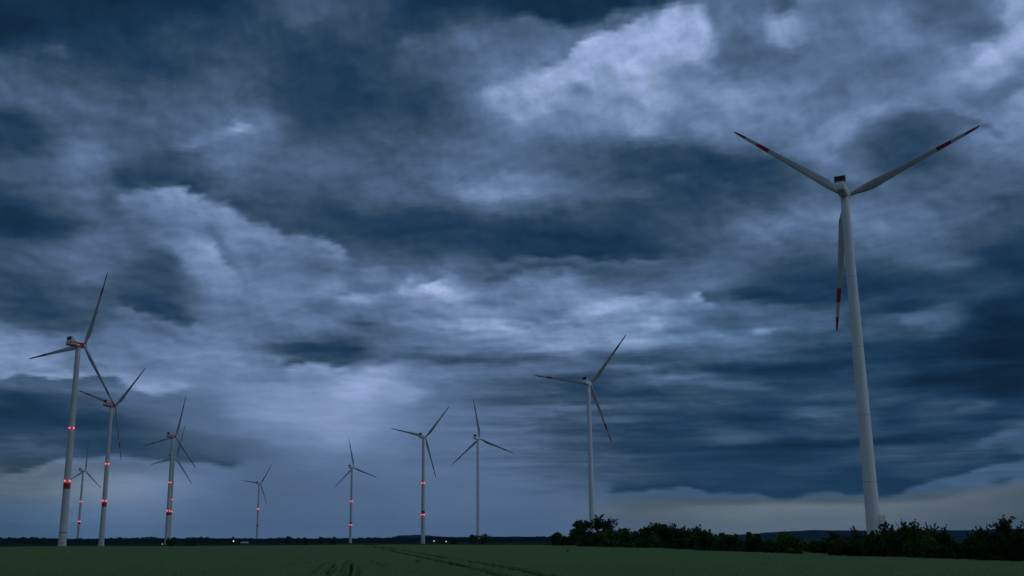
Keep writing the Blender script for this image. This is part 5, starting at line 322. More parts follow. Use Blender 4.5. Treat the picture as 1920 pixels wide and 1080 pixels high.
    [70, 72, 75, 77, 79, 81, 82, 83, 84, 84, 85, 84, 84, 84, 83, 83, 82, 81, 80, 79, 79, 80, 81, 83, 85, 87, 91, 95, 100, 103, 104, 101, 93, 85, 82, 90, 107, 124, 130, 135, 138, 144, 146, 149, 144, 112, 85, 79, 79, 80, 83, 85, 85, 83, 82, 81, 81, 79, 78, 76, 75, 74, 73, 73, 73, 73, 74, 75, 76, 77, 77, 78, 78, 78, 78, 79, 80, 81, 82, 83, 85, 87, 89, 91, 94, 96, 98, 100, 100, 99, 97, 96, 94, 92, 91, 89, 87, 85, 83, 82, 80, 78, 75, 72, 70, 70, 69, 69, 68, 65, 63, 62, 62, 62, 62, 63, 65, 65, 64, 63, 63, 63, 64, 66, 69, 75, 81, 87, 92, 94, 94, 93, 95, 97, 97, 94, 90, 85, 81, 79, 78, 78, 79, 79, 80, 82, 86, 89, 92, 94, 97, 100, 102, 103, 104, 105, 106, 107, 108, 108, 109, 110, 111, 112, 115],
    [62, 64, 65, 67, 70, 72, 74, 76, 78, 80, 82, 83, 84, 84, 84, 85, 84, 84, 84, 83, 83, 84, 85, 87, 89, 91, 95, 100, 104, 107, 106, 100, 87, 75, 67, 66, 68, 76, 85, 111, 132, 146, 149, 115, 67, 80, 85, 87, 88, 87, 89, 88, 86, 83, 82, 81, 80, 79, 78, 78, 77, 76, 76, 76, 77, 78, 79, 81, 83, 85, 86, 86, 86, 86, 86, 87, 88, 89, 92, 95, 100, 105, 108, 110, 111, 112, 114, 115, 115, 114, 112, 109, 106, 104, 102, 99, 96, 93, 90, 87, 86, 84, 83, 81, 80, 78, 76, 74, 70, 66, 63, 61, 60, 60, 61, 62, 62, 63, 62, 62, 62, 62, 62, 63, 67, 72, 80, 87, 92, 96, 96, 95, 98, 102, 100, 95, 88, 81, 76, 73, 72, 72, 73, 75, 77, 80, 85, 90, 94, 97, 101, 104, 106, 107, 108, 109, 109, 110, 111, 112, 114, 116, 119, 122, 126],
    [59, 60, 60, 61, 62, 63, 65, 67, 69, 71, 73, 75, 77, 79, 80, 82, 83, 84, 84, 84, 85, 86, 87, 90, 92, 94, 98, 103, 108, 110, 109, 102, 87, 72, 66, 66, 66, 66, 65, 69, 83, 67, 62, 61, 69, 78, 81, 84, 87, 89, 91, 89, 87, 84, 82, 81, 81, 80, 80, 80, 79, 79, 79, 79, 80, 82, 84, 87, 90, 91, 92, 92, 92, 92, 92, 93, 94, 97, 103, 111, 120, 127, 130, 130, 129, 128, 129, 130, 130, 128, 125, 120, 117, 113, 110, 106, 102, 97, 94, 91, 89, 87, 86, 85, 84, 82, 78, 74, 69, 65, 62, 60, 59, 60, 61, 63, 63, 63, 63, 63, 63, 63, 63, 65, 68, 73, 79, 86, 91, 97, 98, 96, 100, 105, 102, 94, 85, 77, 71, 69, 68, 69, 70, 73, 75, 80, 86, 93, 100, 105, 108, 109, 109, 110, 111, 113, 114, 116, 119, 122, 125, 128, 131, 133, 135],
    [59, 59, 59, 59, 59, 60, 60, 61, 62, 63, 64, 66, 68, 69, 71, 73, 75, 77, 79, 80, 81, 82, 85, 88, 91, 94, 100, 105, 110, 113, 112, 106, 95, 81, 71, 67, 67, 67, 66, 66, 66, 64, 65, 67, 72, 77, 80, 85, 91, 93, 93, 90, 87, 85, 83, 83, 82, 82, 82, 83, 83, 82, 82, 82, 82, 84, 87, 89, 92, 93, 93, 94, 94, 94, 95, 96, 98, 102, 109, 117, 126, 131, 133, 133, 133, 132, 134, 135, 135, 133, 129, 125, 120, 116, 112, 107, 102, 98, 94, 90, 88, 86, 84, 82, 80, 78, 75, 70, 67, 65, 64, 62, 61, 61, 63, 64, 65, 65, 64, 64, 63, 63, 63, 65, 67, 71, 76, 83, 90, 98, 101, 97, 100, 103, 96, 87, 78, 73, 69, 68, 68, 69, 70, 72, 76, 81, 89, 100, 112, 120, 121, 118, 115, 116, 119, 122, 125, 128, 131, 133, 134, 136, 137, 139, 140],
    [59, 59, 59, 59, 59, 59, 59, 59, 59, 60, 60, 61, 61, 62, 63, 65, 66, 68, 69, 71, 72, 74, 76, 80, 85, 91, 97, 104, 110, 113, 113, 108, 102, 93, 82, 75, 72, 70, 68, 68, 68, 68, 69, 71, 76, 84, 92, 98, 100, 97, 93, 89, 87, 86, 85, 85, 85, 86, 86, 87, 87, 86, 85, 85, 85, 86, 87, 89, 90, 92, 93, 94, 94, 96, 97, 99, 102, 106, 111, 116, 120, 123, 125, 127, 128, 129, 131, 133, 132, 130, 126, 121, 116, 112, 108, 104, 99, 95, 90, 87, 84, 81, 79, 77, 74, 72, 69, 68, 73, 77, 77, 71, 64, 62, 63, 64, 64, 63, 62, 61, 60, 60, 60, 61, 64, 69, 76, 85, 94, 103, 110, 101, 97, 97, 88, 79, 73, 71, 69, 69, 69, 70, 71, 72, 76, 82, 92, 106, 121, 130, 131, 129, 127, 128, 131, 133, 134, 136, 137, 138, 140, 141, 142, 143, 144],
    [61, 60, 59, 59, 59, 59, 59, 59, 59, 59, 59, 59, 59, 60, 60, 60, 61, 62, 62, 63, 64, 65, 68, 72, 78, 84, 92, 100, 107, 111, 111, 107, 106, 104, 95, 83, 76, 72, 69, 68, 68, 69, 71, 75, 82, 93, 101, 105, 103, 99, 94, 90, 88, 87, 87, 87, 88, 89, 89, 90, 90, 89, 89, 88, 88, 88, 88, 89, 89, 90, 92, 93, 95, 97, 99, 101, 105, 110, 115, 116, 116, 115, 115, 117, 120, 123, 125, 126, 124, 122, 118, 114, 109, 105, 102, 98, 94, 90, 86, 82, 79, 76, 73, 70, 68, 65, 63, 61, 60, 60, 59, 59, 60, 61, 62, 62, 61, 60, 59, 59, 58, 59, 60, 63, 69, 77, 86, 96, 104, 112, 118, 111, 98, 93, 85, 78, 73, 71, 70, 70, 70, 70, 70, 72, 75, 83, 94, 109, 123, 123, 108, 123, 133, 135, 137, 138, 140, 141, 142, 143, 144, 145, 145, 146, 147],
    [69, 66, 64, 62, 61, 60, 60, 59, 59, 59, 59, 59, 59, 59, 59, 59, 59, 59, 60, 60, 60, 61, 62, 66, 72, 79, 87, 95, 102, 106, 107, 105, 105, 104, 98, 87, 78, 72, 68, 66, 65, 67, 71, 78, 86, 95, 102, 106, 105, 103, 99, 93, 89, 88, 89, 89, 90, 91, 91, 91, 91, 91, 91, 91, 90, 90, 89, 89, 89, 89, 90, 92, 95, 97, 100, 103, 106, 112, 116, 117, 117, 115, 113, 113, 114, 116, 117, 117, 115, 113, 109, 105, 102, 98, 95, 92, 88, 85, 81, 78, 75, 72, 69, 66, 63, 62, 61, 60, 60, 60, 60, 61, 62, 62, 62, 61, 61, 60, 60, 61, 62, 65, 70, 76, 84, 93, 101, 108, 114, 117, 120, 120, 108, 94, 89, 82, 77, 73, 71, 70, 70, 70, 70, 71, 75, 83, 93, 100, 98, 92, 119, 135, 137, 140, 142, 143, 144, 144, 145, 146, 147, 147, 148, 148, 148],
    [79, 76, 73, 70, 68, 65, 64, 62, 61, 60, 60, 59, 59, 59, 59, 59, 59, 59, 59, 59, 59, 60, 61, 64, 69, 76, 84, 91, 97, 101, 102, 100, 97, 95, 90, 85, 80, 76, 72, 70, 69, 69, 72, 79, 87, 95, 101, 104, 105, 104, 103, 98, 93, 90, 90, 91, 92, 92, 92, 92, 92, 92, 92, 92, 92, 91, 89, 88, 88, 88, 89, 91, 94, 97, 100, 103, 106, 111, 116, 117, 116, 113, 111, 110, 110, 111, 111, 110, 108, 105, 103, 99, 96, 93, 90, 87, 84, 81, 79, 76, 73, 70, 67, 65, 63, 63, 63, 63, 64, 64, 64, 64, 64, 65, 65, 66, 68, 69, 71, 74, 78, 83, 88, 94, 100, 106, 111, 115, 118, 120, 120, 123, 120, 105, 95, 89, 83, 78, 74, 72, 71, 71, 72, 74, 77, 84, 92, 94, 92, 114, 135, 137, 140, 144, 146, 146, 146, 147, 148, 148, 148, 149, 149, 149, 148],
    [87, 85, 83, 80, 78, 75, 73, 70, 68, 66, 64, 63, 61, 61, 60, 59, 59, 59, 59, 59, 59, 60, 62, 65, 70, 77, 83, 89, 93, 96, 98, 97, 94, 92, 89, 87, 84, 81, 79, 79, 83, 89, 92, 93, 93, 97, 100, 102, 103, 104, 104, 101, 97, 94, 92, 91, 91, 92, 92, 92, 92, 92, 92, 92, 92, 91, 89, 88, 87, 86, 87, 90, 93, 96, 99, 102, 104, 108, 112, 113, 113, 110, 108, 107, 107, 107, 107, 106, 104, 102, 100, 97, 94, 91, 89, 87, 84, 82, 80, 77, 75, 72, 69, 67, 66, 65, 65, 65, 65, 65, 66, 67, 68, 71, 75, 79, 83, 87, 90, 94, 96, 99, 102, 105, 108, 112, 115, 117, 120, 122, 122, 123, 126, 121, 109, 95, 88, 83, 79, 76, 75, 77, 78, 79, 81, 86, 91, 90, 107, 131, 133, 136, 143, 148, 148, 148, 148, 149, 149, 149, 149, 148, 148, 147, 145],
    [89, 88, 88, 87, 86, 84, 82, 80, 78, 75, 73, 70, 68, 66, 65, 63, 62, 61, 60, 60, 60, 62, 66, 71, 76, 81, 85, 88, 90, 92, 94, 94, 93, 92, 91, 90, 89, 88, 86, 85, 87, 97, 109, 117, 118, 114, 109, 105, 104, 103, 103, 103, 101, 97, 94, 92, 90, 90, 90, 90, 91, 91, 91, 90, 90, 89, 88, 86, 85, 85, 86, 88, 91, 94, 97, 99, 101, 103, 105, 107, 107, 106, 105, 105, 106, 106, 106, 105, 104, 102, 100, 97, 95, 93, 91, 89, 88, 86, 85, 83, 81, 78, 75, 72, 70, 69, 68, 68, 69, 70, 72, 75, 79, 84, 89, 94, 99, 102, 104, 106, 107, 108, 109, 110, 112, 115, 117, 119, 121, 123, 125, 126, 129, 130, 125, 109, 100, 91, 86, 82, 80, 80, 80, 81, 85, 89, 88, 102, 126, 125, 126, 135, 147, 150, 149, 149, 149, 148, 148, 148, 146, 143, 139, 134, 129],
    [88, 88, 89, 89, 89, 88, 88, 87, 86, 84, 83, 80, 78, 76, 74, 71, 69, 67, 65, 64, 65, 69, 74, 80, 84, 87, 88, 89, 90, 90, 91, 91, 92, 91, 91, 92, 92, 93, 93, 93, 92, 94, 100, 111, 120, 123, 122, 117, 112, 108, 106, 105, 104, 100, 96, 92, 88, 86, 86, 87, 87, 87, 87, 87, 87, 86, 85, 84, 84, 84, 85, 86, 88, 91, 93, 95, 96, 98, 99, 100, 101, 101, 102, 103, 104, 105, 105, 105, 105, 103, 102, 99, 97, 96, 95, 94, 94, 93, 93, 92, 92, 90, 88, 87, 85, 85, 85, 85, 86, 88, 90, 92, 95, 99, 102, 106, 109, 112, 113, 113, 113, 113, 113, 114, 115, 117, 119, 121, 122, 124, 130, 135, 138, 140, 136, 125, 117, 108, 102, 95, 87, 83, 82, 86, 93, 100, 105, 117, 117, 115, 118, 129, 144, 149, 150, 148, 147, 145, 141, 136, 132, 128, 126, 125, 125],
    [86, 87, 87, 88, 88, 88, 89, 89, 88, 88, 88, 87, 86, 85, 83, 81, 79, 77, 75, 73, 74, 78, 83, 88, 91, 92, 92, 91, 91, 90, 90, 90, 90, 91, 91, 92, 93, 95, 97, 98, 99, 99, 100, 102, 106, 113, 117, 120, 124, 120, 112, 110, 108, 103, 97, 91, 86, 82, 81, 81, 82, 82, 82, 83, 82, 82, 82, 82, 82, 82, 83, 84, 85, 87, 88, 89, 91, 92, 93, 94, 96, 97, 98, 100, 102, 104, 105, 106, 106, 105, 104, 102, 101, 100, 100, 100, 101, 102, 102, 103, 104, 104, 105, 105, 106, 107, 108, 109, 108, 107, 106, 107, 109, 111, 114, 117, 118, 119, 120, 119, 118, 118, 117, 118, 118, 120, 121, 122, 122, 123, 128, 136, 142, 142, 140, 134, 130, 123, 117, 112, 107, 103, 100, 103, 116, 121, 120, 118, 114, 113, 113, 115, 122, 132, 141, 138, 133, 129, 127, 125, 125, 126, 127, 128, 128],
    [86, 86, 86, 86, 87, 87, 87, 88, 88, 88, 89, 89, 88, 88, 88, 87, 87, 85, 84, 82, 83, 86, 89, 92, 94, 94, 94, 93, 92, 91, 90, 90, 90, 90, 90, 91, 93, 94, 96, 98, 100, 101, 102, 103, 104, 106, 107, 112, 137, 151, 137, 115, 110, 105, 97, 90, 83, 79, 76, 76, 76, 77, 77, 78, 78, 79, 79, 79, 80, 80, 81, 81, 82, 82, 83, 84, 85, 87, 88, 90, 91, 93, 95, 98, 101, 103, 106, 108, 109, 108, 107, 106, 105, 105, 105, 107, 108, 110, 112, 114, 116, 118, 120, 122, 125, 129, 132, 133, 130, 124, 120, 119, 120, 122, 124, 125, 125, 126, 125, 124, 123, 122, 121, 121, 121, 122, 122, 122, 122, 121, 121, 123, 128, 132, 131, 129, 129, 129, 127, 124, 120, 120, 120, 120, 126, 127, 124, 120, 117, 117, 116, 112, 110, 114, 125, 126, 125, 126, 127, 128, 128, 128, 128, 128, 128],
    [84, 86, 86, 86, 86, 86, 86, 86, 87, 87, 87, 88, 88, 88, 88, 89, 88, 88, 88, 88, 88, 90, 92, 94, 95, 95, 94, 93, 92, 91, 90, 89, 89, 89, 89, 90, 91, 92, 94, 96, 98, 99, 101, 102, 103, 104, 105, 106, 111, 135, 145, 124, 110, 104, 96, 88, 81, 75, 73, 72, 72, 72, 73, 74, 74, 75, 76, 77, 77, 78, 78, 78, 78, 78, 78, 79, 80, 82, 84, 86, 88, 90, 93, 96, 100, 104, 107, 110, 112, 112, 112, 111, 111, 111, 112, 114, 116, 119, 122, 125, 127, 130, 132, 136, 140, 145, 148, 147, 143, 135, 128, 125, 126, 126, 127, 127, 128, 129, 129, 129, 128, 126, 125, 124, 124, 123, 123, 122, 121, 119, 118, 116, 115, 114, 112, 112, 111, 111, 113, 115, 117, 121, 125, 127, 130, 130, 128, 127, 129, 133, 135, 132, 126, 123, 126, 128, 128, 128, 128, 128, 128, 128, 129, 130, 134],
    [76, 80, 83, 84, 85, 86, 86, 86, 86, 86, 86, 86, 87, 87, 87, 88, 88, 88, 88, 88, 89, 90, 92, 93, 94, 94, 94, 93, 92, 90, 89, 88, 87, 87, 87, 87, 88, 89, 91, 92, 94, 95, 97, 99, 100, 101, 102, 103, 104, 106, 110, 110, 106, 100, 93, 85, 78, 73, 70, 69, 69, 69, 69, 70, 70, 71, 72, 74, 75, 76, 76, 76, 76, 75, 75, 76, 77, 79, 81, 84, 87, 90, 93, 96, 101, 105, 110, 113, 115, 117, 118, 119, 119, 119, 120, 121, 123, 126, 129, 131, 134, 137, 140, 144, 147, 149, 149, 149, 146, 138, 130, 127, 127, 127, 128, 129, 131, 133, 134, 133, 132, 130, 128, 127, 126, 124, 123, 121, 120, 118, 116, 114, 112, 110, 108, 108, 108, 109, 111, 112, 115, 119, 123, 127, 129, 131, 133, 138, 145, 149, 151, 150, 146, 137, 129, 128, 128, 128, 128, 129, 131, 134, 138, 142, 146],
    [61, 66, 71, 75, 79, 82, 83, 85, 85, 86, 86, 86, 86, 86, 86, 86, 87, 87, 87, 87, 88, 89, 90, 91, 92, 92, 91, 90, 89, 88, 87, 86, 85, 85, 84, 85, 85, 86, 87, 88, 89, 91, 93, 94, 96, 97, 98, 99, 100, 101, 102, 101, 99, 95, 88, 82, 75, 70, 68, 66, 65, 65, 65, 66, 66, 67, 68, 70, 71, 72, 73, 73, 73, 72, 73, 73, 75, 78, 81, 84, 88, 91, 95, 99, 105, 110, 116, 122, 127, 130, 130, 128, 125, 124, 124, 125, 127, 130, 133, 136, 139, 142, 145, 147, 148, 149, 149, 148, 145, 139, 133, 130, 130, 130, 132, 134, 136, 138, 138, 137, 135, 132, 130, 128, 126, 124, 123, 121, 118, 116, 114, 112, 110, 109, 107, 107, 108, 108, 109, 111, 113, 116, 120, 124, 127, 130, 136, 145, 151, 154, 155, 154, 148, 139, 129, 128, 130, 132, 136, 139, 143, 146, 149, 152, 156],
    [47, 51, 56, 60, 64, 69, 73, 76, 80, 82, 84, 85, 85, 86, 86, 86, 86, 86, 86, 86, 86, 87, 87, 88, 88, 88, 87, 86, 85, 84, 83, 83, 82, 82, 82, 82, 82, 82, 83, 84, 85, 86, 88, 90, 92, 93, 94, 95, 95, 96, 96, 95, 93, 89, 83, 77, 72, 68, 65, 63, 62, 62, 62, 61, 62, 63, 64, 65, 67, 68, 69, 70, 70, 70, 70, 71, 74, 77, 81, 85, 90, 94, 99, 105, 111, 120, 130, 141, 147, 149, 147, 142, 135, 130, 129, 131, 134, 136, 138, 141, 143, 145, 146, 147, 148, 148, 148, 146, 144, 139, 135, 134, 134, 135, 137, 139, 140, 141, 140, 138, 135, 133, 130, 128, 126, 124, 122, 120, 117, 116, 114, 111, 110, 108, 107, 107, 107, 107, 107, 108, 110, 113, 116, 119, 123, 128, 137, 148, 154, 158, 164, 161, 151, 141, 135, 137, 141, 145, 147, 150, 153, 156, 159, 161, 163],
    [40, 43, 45, 47, 50, 54, 58, 62, 66, 70, 74, 77, 80, 82, 84, 85, 85, 86, 86, 86, 86, 86, 85, 84, 84, 83, 81, 80, 79, 78, 78, 78, 78, 78, 78, 78, 78, 79, 79, 80, 81, 82, 85, 87, 89, 90, 90, 91, 91, 91, 90, 89, 87, 83, 78, 73, 69, 65, 63, 61, 60, 59, 58, 58, 59, 59, 60, 62, 63, 65, 66, 67, 68, 67, 68, 70, 73, 77, 82, 87, 93, 98, 104, 111, 120, 134, 147, 154, 157, 157, 155, 152, 147, 142, 141, 142, 142, 143, 143, 144, 145, 146, 147, 147, 147, 146, 146, 144, 142, 139, 138, 137, 137, 138, 139, 140, 141, 140, 139, 136, 133, 130, 128, 125, 123, 121, 119, 117, 116, 115, 113, 111, 109, 108, 107, 107, 106, 106, 106, 106, 107, 110, 112, 115, 119, 125, 132, 140, 140, 140, 174, 170, 157, 146, 146, 149, 151, 154, 157, 159, 161, 163, 164, 165, 165],
    [38, 38, 39, 40, 42, 44, 46, 48, 52, 55, 59, 63, 66, 70, 74, 77, 80, 82, 83, 85, 86, 85, 83, 81, 80, 78, 76, 75, 73, 73, 73, 73, 73, 73, 74, 74, 73, 74, 74, 75, 76, 78, 81, 83, 86, 87, 88, 88, 88, 87, 86, 85, 82, 79, 75, 70, 66, 63, 61, 59, 58, 57, 56, 56, 57, 57, 58, 59, 61, 62, 64, 66, 66, 66, 67, 69, 73, 78, 83, 90, 96, 102, 109, 117, 131, 147, 155, 157, 157, 157, 156, 154, 150, 148, 147, 148, 147, 147, 146, 146, 146, 146, 146, 146, 146, 145, 145, 144, 143, 141, 140, 139, 138, 138, 138, 138, 138, 136, 132, 128, 124, 121, 119, 118, 116, 115, 114, 114, 114, 114, 113, 111, 110, 108, 107, 107, 106, 105, 105, 105, 106, 108, 110, 115, 120, 125, 128, 131, 134, 136, 157, 175, 156, 147, 153, 159, 160, 162, 164, 165, 165, 165, 165, 164, 163],
    [37, 37, 38, 38, 38, 39, 40, 41, 43, 45, 47, 49, 52, 56, 59, 63, 66, 70, 73, 77, 80, 80, 79, 77, 75, 73, 71, 69, 68, 67, 67, 68, 68, 69, 69, 69, 68, 68, 68, 69, 70, 73, 76, 79, 82, 84, 85, 85, 85, 85, 84, 82, 80, 76, 72, 68, 64, 61, 59, 58, 57, 56, 56, 56, 56, 57, 59, 59, 59, 61, 62, 65, 66, 65, 67, 69, 73, 78, 85, 91, 98, 105, 112, 123, 139, 152, 156, 156, 156, 156, 155, 155, 153, 152, 151, 151, 149, 146, 146, 147, 147, 148, 147, 147, 147, 147, 146, 146, 144, 142, 139, 137, 135, 134, 133, 132, 130, 127, 121, 115, 111, 110, 110, 110, 109, 109, 110, 111, 112, 113, 112, 111, 110, 109, 108, 108, 107, 106, 105, 105, 106, 108, 111, 116, 122, 124, 124, 122, 122, 133, 153, 154, 144, 148, 159, 165, 165, 165, 165, 164, 164, 163, 162, 162, 161],
    [38, 38, 38, 38, 37, 38, 38, 38, 38, 39, 40, 42, 43, 45, 47, 49, 52, 55, 58, 62, 67, 69, 71, 72, 73, 70, 66, 65, 64, 63, 63, 63, 64, 64, 64, 64, 64, 63, 63, 63, 65, 68, 72, 76, 79, 82, 83, 83, 84, 83, 82, 81, 78, 75, 71, 66, 63, 60, 58, 57, 56, 56, 55, 55, 56, 61, 64, 63, 60, 60, 62, 65, 66, 66, 68, 70, 74, 80, 86, 92, 99, 105, 112, 123, 141, 152, 155, 155, 154, 154, 155, 156, 156, 154, 151, 146, 138, 133, 133, 142, 148, 151, 151, 151, 150, 150, 149, 147, 144, 140, 136, 133, 131, 131, 129, 127, 122, 116, 109, 103, 100, 100, 101, 102, 103, 105, 107, 109, 111, 112, 112, 111, 110, 110, 109, 109, 108, 107, 107, 107, 108, 110, 111, 114, 115, 114, 110, 106, 104, 105, 110, 117, 130, 149, 162, 166, 165, 163, 163, 162, 162, 161, 161, 161, 160],
    [39, 39, 38, 38, 38, 38, 38, 38, 38, 38, 38, 38, 39, 40, 41, 42, 43, 45, 46, 50, 54, 59, 62, 69, 80, 81, 70, 61, 60, 60, 60, 60, 61, 61, 61, 61, 60, 59, 59, 59, 61, 64, 68, 72, 76, 79, 81, 82, 82, 82, 81, 80, 78, 74, 70, 66, 62, 59, 58, 57, 56, 55, 55, 55, 55, 57, 58, 59, 59, 60, 63, 67, 68, 68, 70, 73, 77, 82, 87, 93, 98, 104, 110, 120, 136, 149, 153, 153, 152, 151, 153, 156, 158, 158, 157, 153, 148, 145, 147, 152, 154, 153, 153, 152, 151, 151, 150, 148, 144, 139, 134, 131, 130, 129, 127, 121, 113, 106, 100, 95, 93, 93, 95, 98, 100, 103, 106, 109, 111, 112, 112, 112, 111, 111, 111, 111, 110, 110, 110, 111, 111, 112, 112, 111, 109, 105, 102, 100, 98, 96, 97, 104, 123, 150, 162, 164, 162, 162, 161, 161, 161, 160, 160, 158, 157],
    [41, 40, 40, 39, 39, 39, 38, 38, 38, 38, 38, 38, 38, 38, 38, 38, 39, 39, 40, 42, 46, 50, 54, 59, 72, 82, 75, 61, 57, 57, 57, 58, 58, 59, 59, 59, 58, 58, 57, 57, 58, 61, 65, 69, 73, 77, 78, 80, 81, 81, 80, 79, 77, 74, 69, 65, 62, 59, 58, 56, 56, 55, 55, 55, 55, 56, 56, 58, 59, 61, 64, 70, 71, 71, 74, 78, 81, 85, 89, 93, 98, 102, 106, 112, 123, 135, 142, 144, 143, 144, 150, 158, 162, 162, 163, 164, 164, 164, 162, 160, 157, 155, 154, 153, 153, 152, 151, 149, 146, 141, 136, 133, 131, 131, 131, 122, 107, 99, 94, 91, 90, 91, 93, 95, 98, 102, 104, 104, 107, 112, 113, 113, 113, 113, 113, 113, 113, 113, 114, 114, 115, 114, 113, 110, 107, 103, 101, 98, 96, 93, 94, 101, 119, 149, 163, 163, 161, 161, 160, 159, 158, 157, 154, 152, 149],
    [43, 42, 42, 41, 40, 40, 39, 39, 39, 38, 38, 38, 38, 38, 38, 38, 38, 38, 38, 39, 41, 45, 48, 51, 54, 59, 60, 56, 54, 55, 55, 56, 57, 57, 58, 58, 59, 59, 58, 59, 59, 61, 64, 68, 71, 74, 76, 78, 79, 79, 79, 78, 76, 73, 69, 65, 62, 59, 58, 57, 56, 56, 56, 56, 56, 56, 57, 58, 60, 62, 67, 73, 75, 75, 79, 82, 85, 88, 91, 94, 97, 100, 103, 106, 110, 115, 118, 119, 120, 129, 147, 162, 167, 166, 165, 165, 165, 167, 168, 166, 162, 160, 159, 158, 157, 156, 154, 151, 148, 145, 143, 142, 144, 148, 150, 136, 110, 98, 94, 91, 90, 91, 93, 95, 98, 101, 97, 96, 102, 111, 114, 114, 114, 114, 114, 114, 115, 115, 116, 117, 117, 116, 113, 109, 104, 100, 98, 95, 92, 91, 93, 100, 116, 148, 163, 162, 159, 158, 156, 154, 151, 150, 150, 150, 150],
    [42, 42, 42, 43, 42, 42, 41, 41, 40, 40, 39, 39, 39, 38, 38, 38, 38, 38, 37, 38, 39, 42, 45, 47, 48, 49, 50, 51, 52, 53, 54, 54, 55, 56, 57, 59, 60, 61, 62, 62, 63, 64, 65, 68, 70, 72, 74, 75, 76, 77, 77, 77, 75, 72, 69, 65, 62, 60, 59, 58, 58, 58, 57, 57, 57, 57, 58, 59, 61, 63, 69, 75, 78, 79, 83, 86, 88, 90, 92, 94, 96, 99, 101, 103, 105, 108, 109, 108, 108, 115, 129, 136, 157, 169, 168, 166, 166, 168, 171, 170, 166, 164, 165, 162, 160, 158, 156, 153, 153, 156, 156, 157, 162, 166, 166, 155, 125, 102, 95, 92, 91, 91, 93, 97, 103, 108, 104, 104, 111, 115, 115, 114, 114, 114, 114, 114, 115, 116, 117, 118, 118, 116, 111, 104, 97, 93, 92, 91, 90, 91, 94, 101, 114, 143, 160, 158, 154, 151, 149, 150, 150, 150, 150, 151, 151],
    [42, 42, 42, 42, 42, 42, 43, 42, 42, 41, 41, 40, 40, 39, 39, 39, 39, 38, 38, 38, 39, 41, 43, 46, 47, 48, 48, 49, 50, 51, 52, 53, 54, 55, 57, 59, 62, 64, 66, 67, 68, 68, 68, 68, 69, 70, 71, 73, 74, 75, 75, 75, 74, 72, 69, 65, 63, 61, 61, 60, 60, 60, 60, 59, 59, 59, 59, 60, 62, 64, 70, 77, 79, 80, 84, 87, 89, 91, 92, 93, 95, 98, 102, 103, 105, 108, 109, 108, 106, 109, 119, 125, 115, 128, 143, 164, 167, 168, 170, 171, 165, 163, 164, 162, 161, 161, 161, 159, 162, 168, 168, 169, 172, 174, 173, 164, 136, 105, 95, 93, 91, 92, 96, 107, 121, 128, 127, 124, 120, 116, 115, 114, 113, 113, 114, 114, 114, 116, 117, 118, 117, 113, 105, 97, 92, 90, 90, 89, 90, 92, 97, 102, 112, 134, 151, 152, 150, 150, 150, 150, 151, 151, 151, 151, 151],
    [42, 42, 42, 42, 42, 42, 42, 42, 42, 42, 43, 42, 42, 41, 41, 40, 40, 39, 39, 39, 40, 41, 43, 44, 46, 46, 47, 48, 48, 49, 50, 51, 52, 54, 56, 59, 63, 67, 70, 71, 71, 71, 70, 68, 68, 68, 69, 70, 71, 72, 73, 73, 72, 71, 68, 66, 64, 62, 62, 62, 62, 62, 62, 62, 61, 61, 61, 61, 62, 64, 69, 76, 80, 80, 84, 86, 89, 90, 92, 93, 95, 98, 102, 103, 105, 108, 109, 108, 105, 106, 114, 123, 123, 119, 117, 116, 161, 166, 171, 173, 168, 161, 160, 160, 162, 165, 167, 166, 167, 170, 171, 173, 174, 175, 175, 170, 148, 116, 99, 94, 93, 94, 104, 124, 140, 142, 135, 130, 125, 117, 114, 114, 113, 113, 113, 114, 114, 115, 116, 116, 115, 110, 102, 96, 91, 90, 89, 89, 90, 93, 98, 102, 110, 129, 150, 153, 151, 151, 151, 151, 151, 151, 151, 151, 151],
    [42, 42, 42, 42, 42, 42, 42, 42, 42, 42, 42, 42, 42, 43, 43, 42, 42, 41, 41, 40, 41, 42, 43, 44, 44, 45, 45, 46, 47, 48, 48, 49, 50, 52, 54, 57, 62, 67, 71, 72, 72, 72, 70, 68, 67, 66, 67, 68, 69, 70, 71, 71, 71, 70, 68, 66, 64, 64, 63, 63, 63, 64, 64, 64, 63, 63, 62, 62, 62, 63, 64, 73, 79, 82, 84, 86, 88, 89, 91, 92, 94, 98, 101, 102, 104, 106, 107, 105, 102, 103, 109, 116, 121, 123, 122, 115, 118, 166, 172, 173, 168, 157, 156, 158, 162, 167, 168, 167, 168, 171, 173, 175, 175, 175, 175, 172, 151, 117, 100, 96, 96, 99, 112, 137, 151, 151, 145, 137, 132, 120, 114, 114, 114, 113, 113, 113, 113, 113, 114, 114, 113, 109, 103, 97, 91, 88, 86, 87, 89, 93, 97, 102, 109, 126, 149, 154, 151, 151, 151, 151, 151, 151, 151, 151, 151],
    [42, 42, 42, 42, 42, 42, 42, 42, 42, 42, 42, 42, 42, 42, 42, 42, 42, 43, 42, 42, 42, 42, 43, 43, 44, 44, 44, 45, 45, 46, 47, 47, 48, 49, 51, 54, 59, 64, 68, 71, 71, 71, 69, 67, 65, 64, 64, 65, 66, 68, 69, 69, 69, 69, 68, 66, 65, 65, 65, 65, 65, 66, 66, 66, 66, 65, 64, 62, 61, 62, 62, 68, 80, 87, 88, 88, 88, 90, 91, 92, 94, 96, 98, 100, 100, 101, 102, 100, 99, 100, 103, 108, 111, 113, 113, 111, 105, 129, 168, 170, 164, 155, 155, 158, 162, 166, 167, 167, 169, 174, 175, 175, 175, 174, 174, 171, 149, 113, 101, 99, 100, 105, 115, 132, 144, 148, 144, 140, 134, 121, 114, 114, 113, 112, 111, 110, 110, 110, 111, 111, 111, 108, 102, 96, 91, 87, 86, 87, 89, 93, 97, 101, 108, 124, 148, 154, 151, 151, 151, 151, 151, 151, 151, 151, 151],
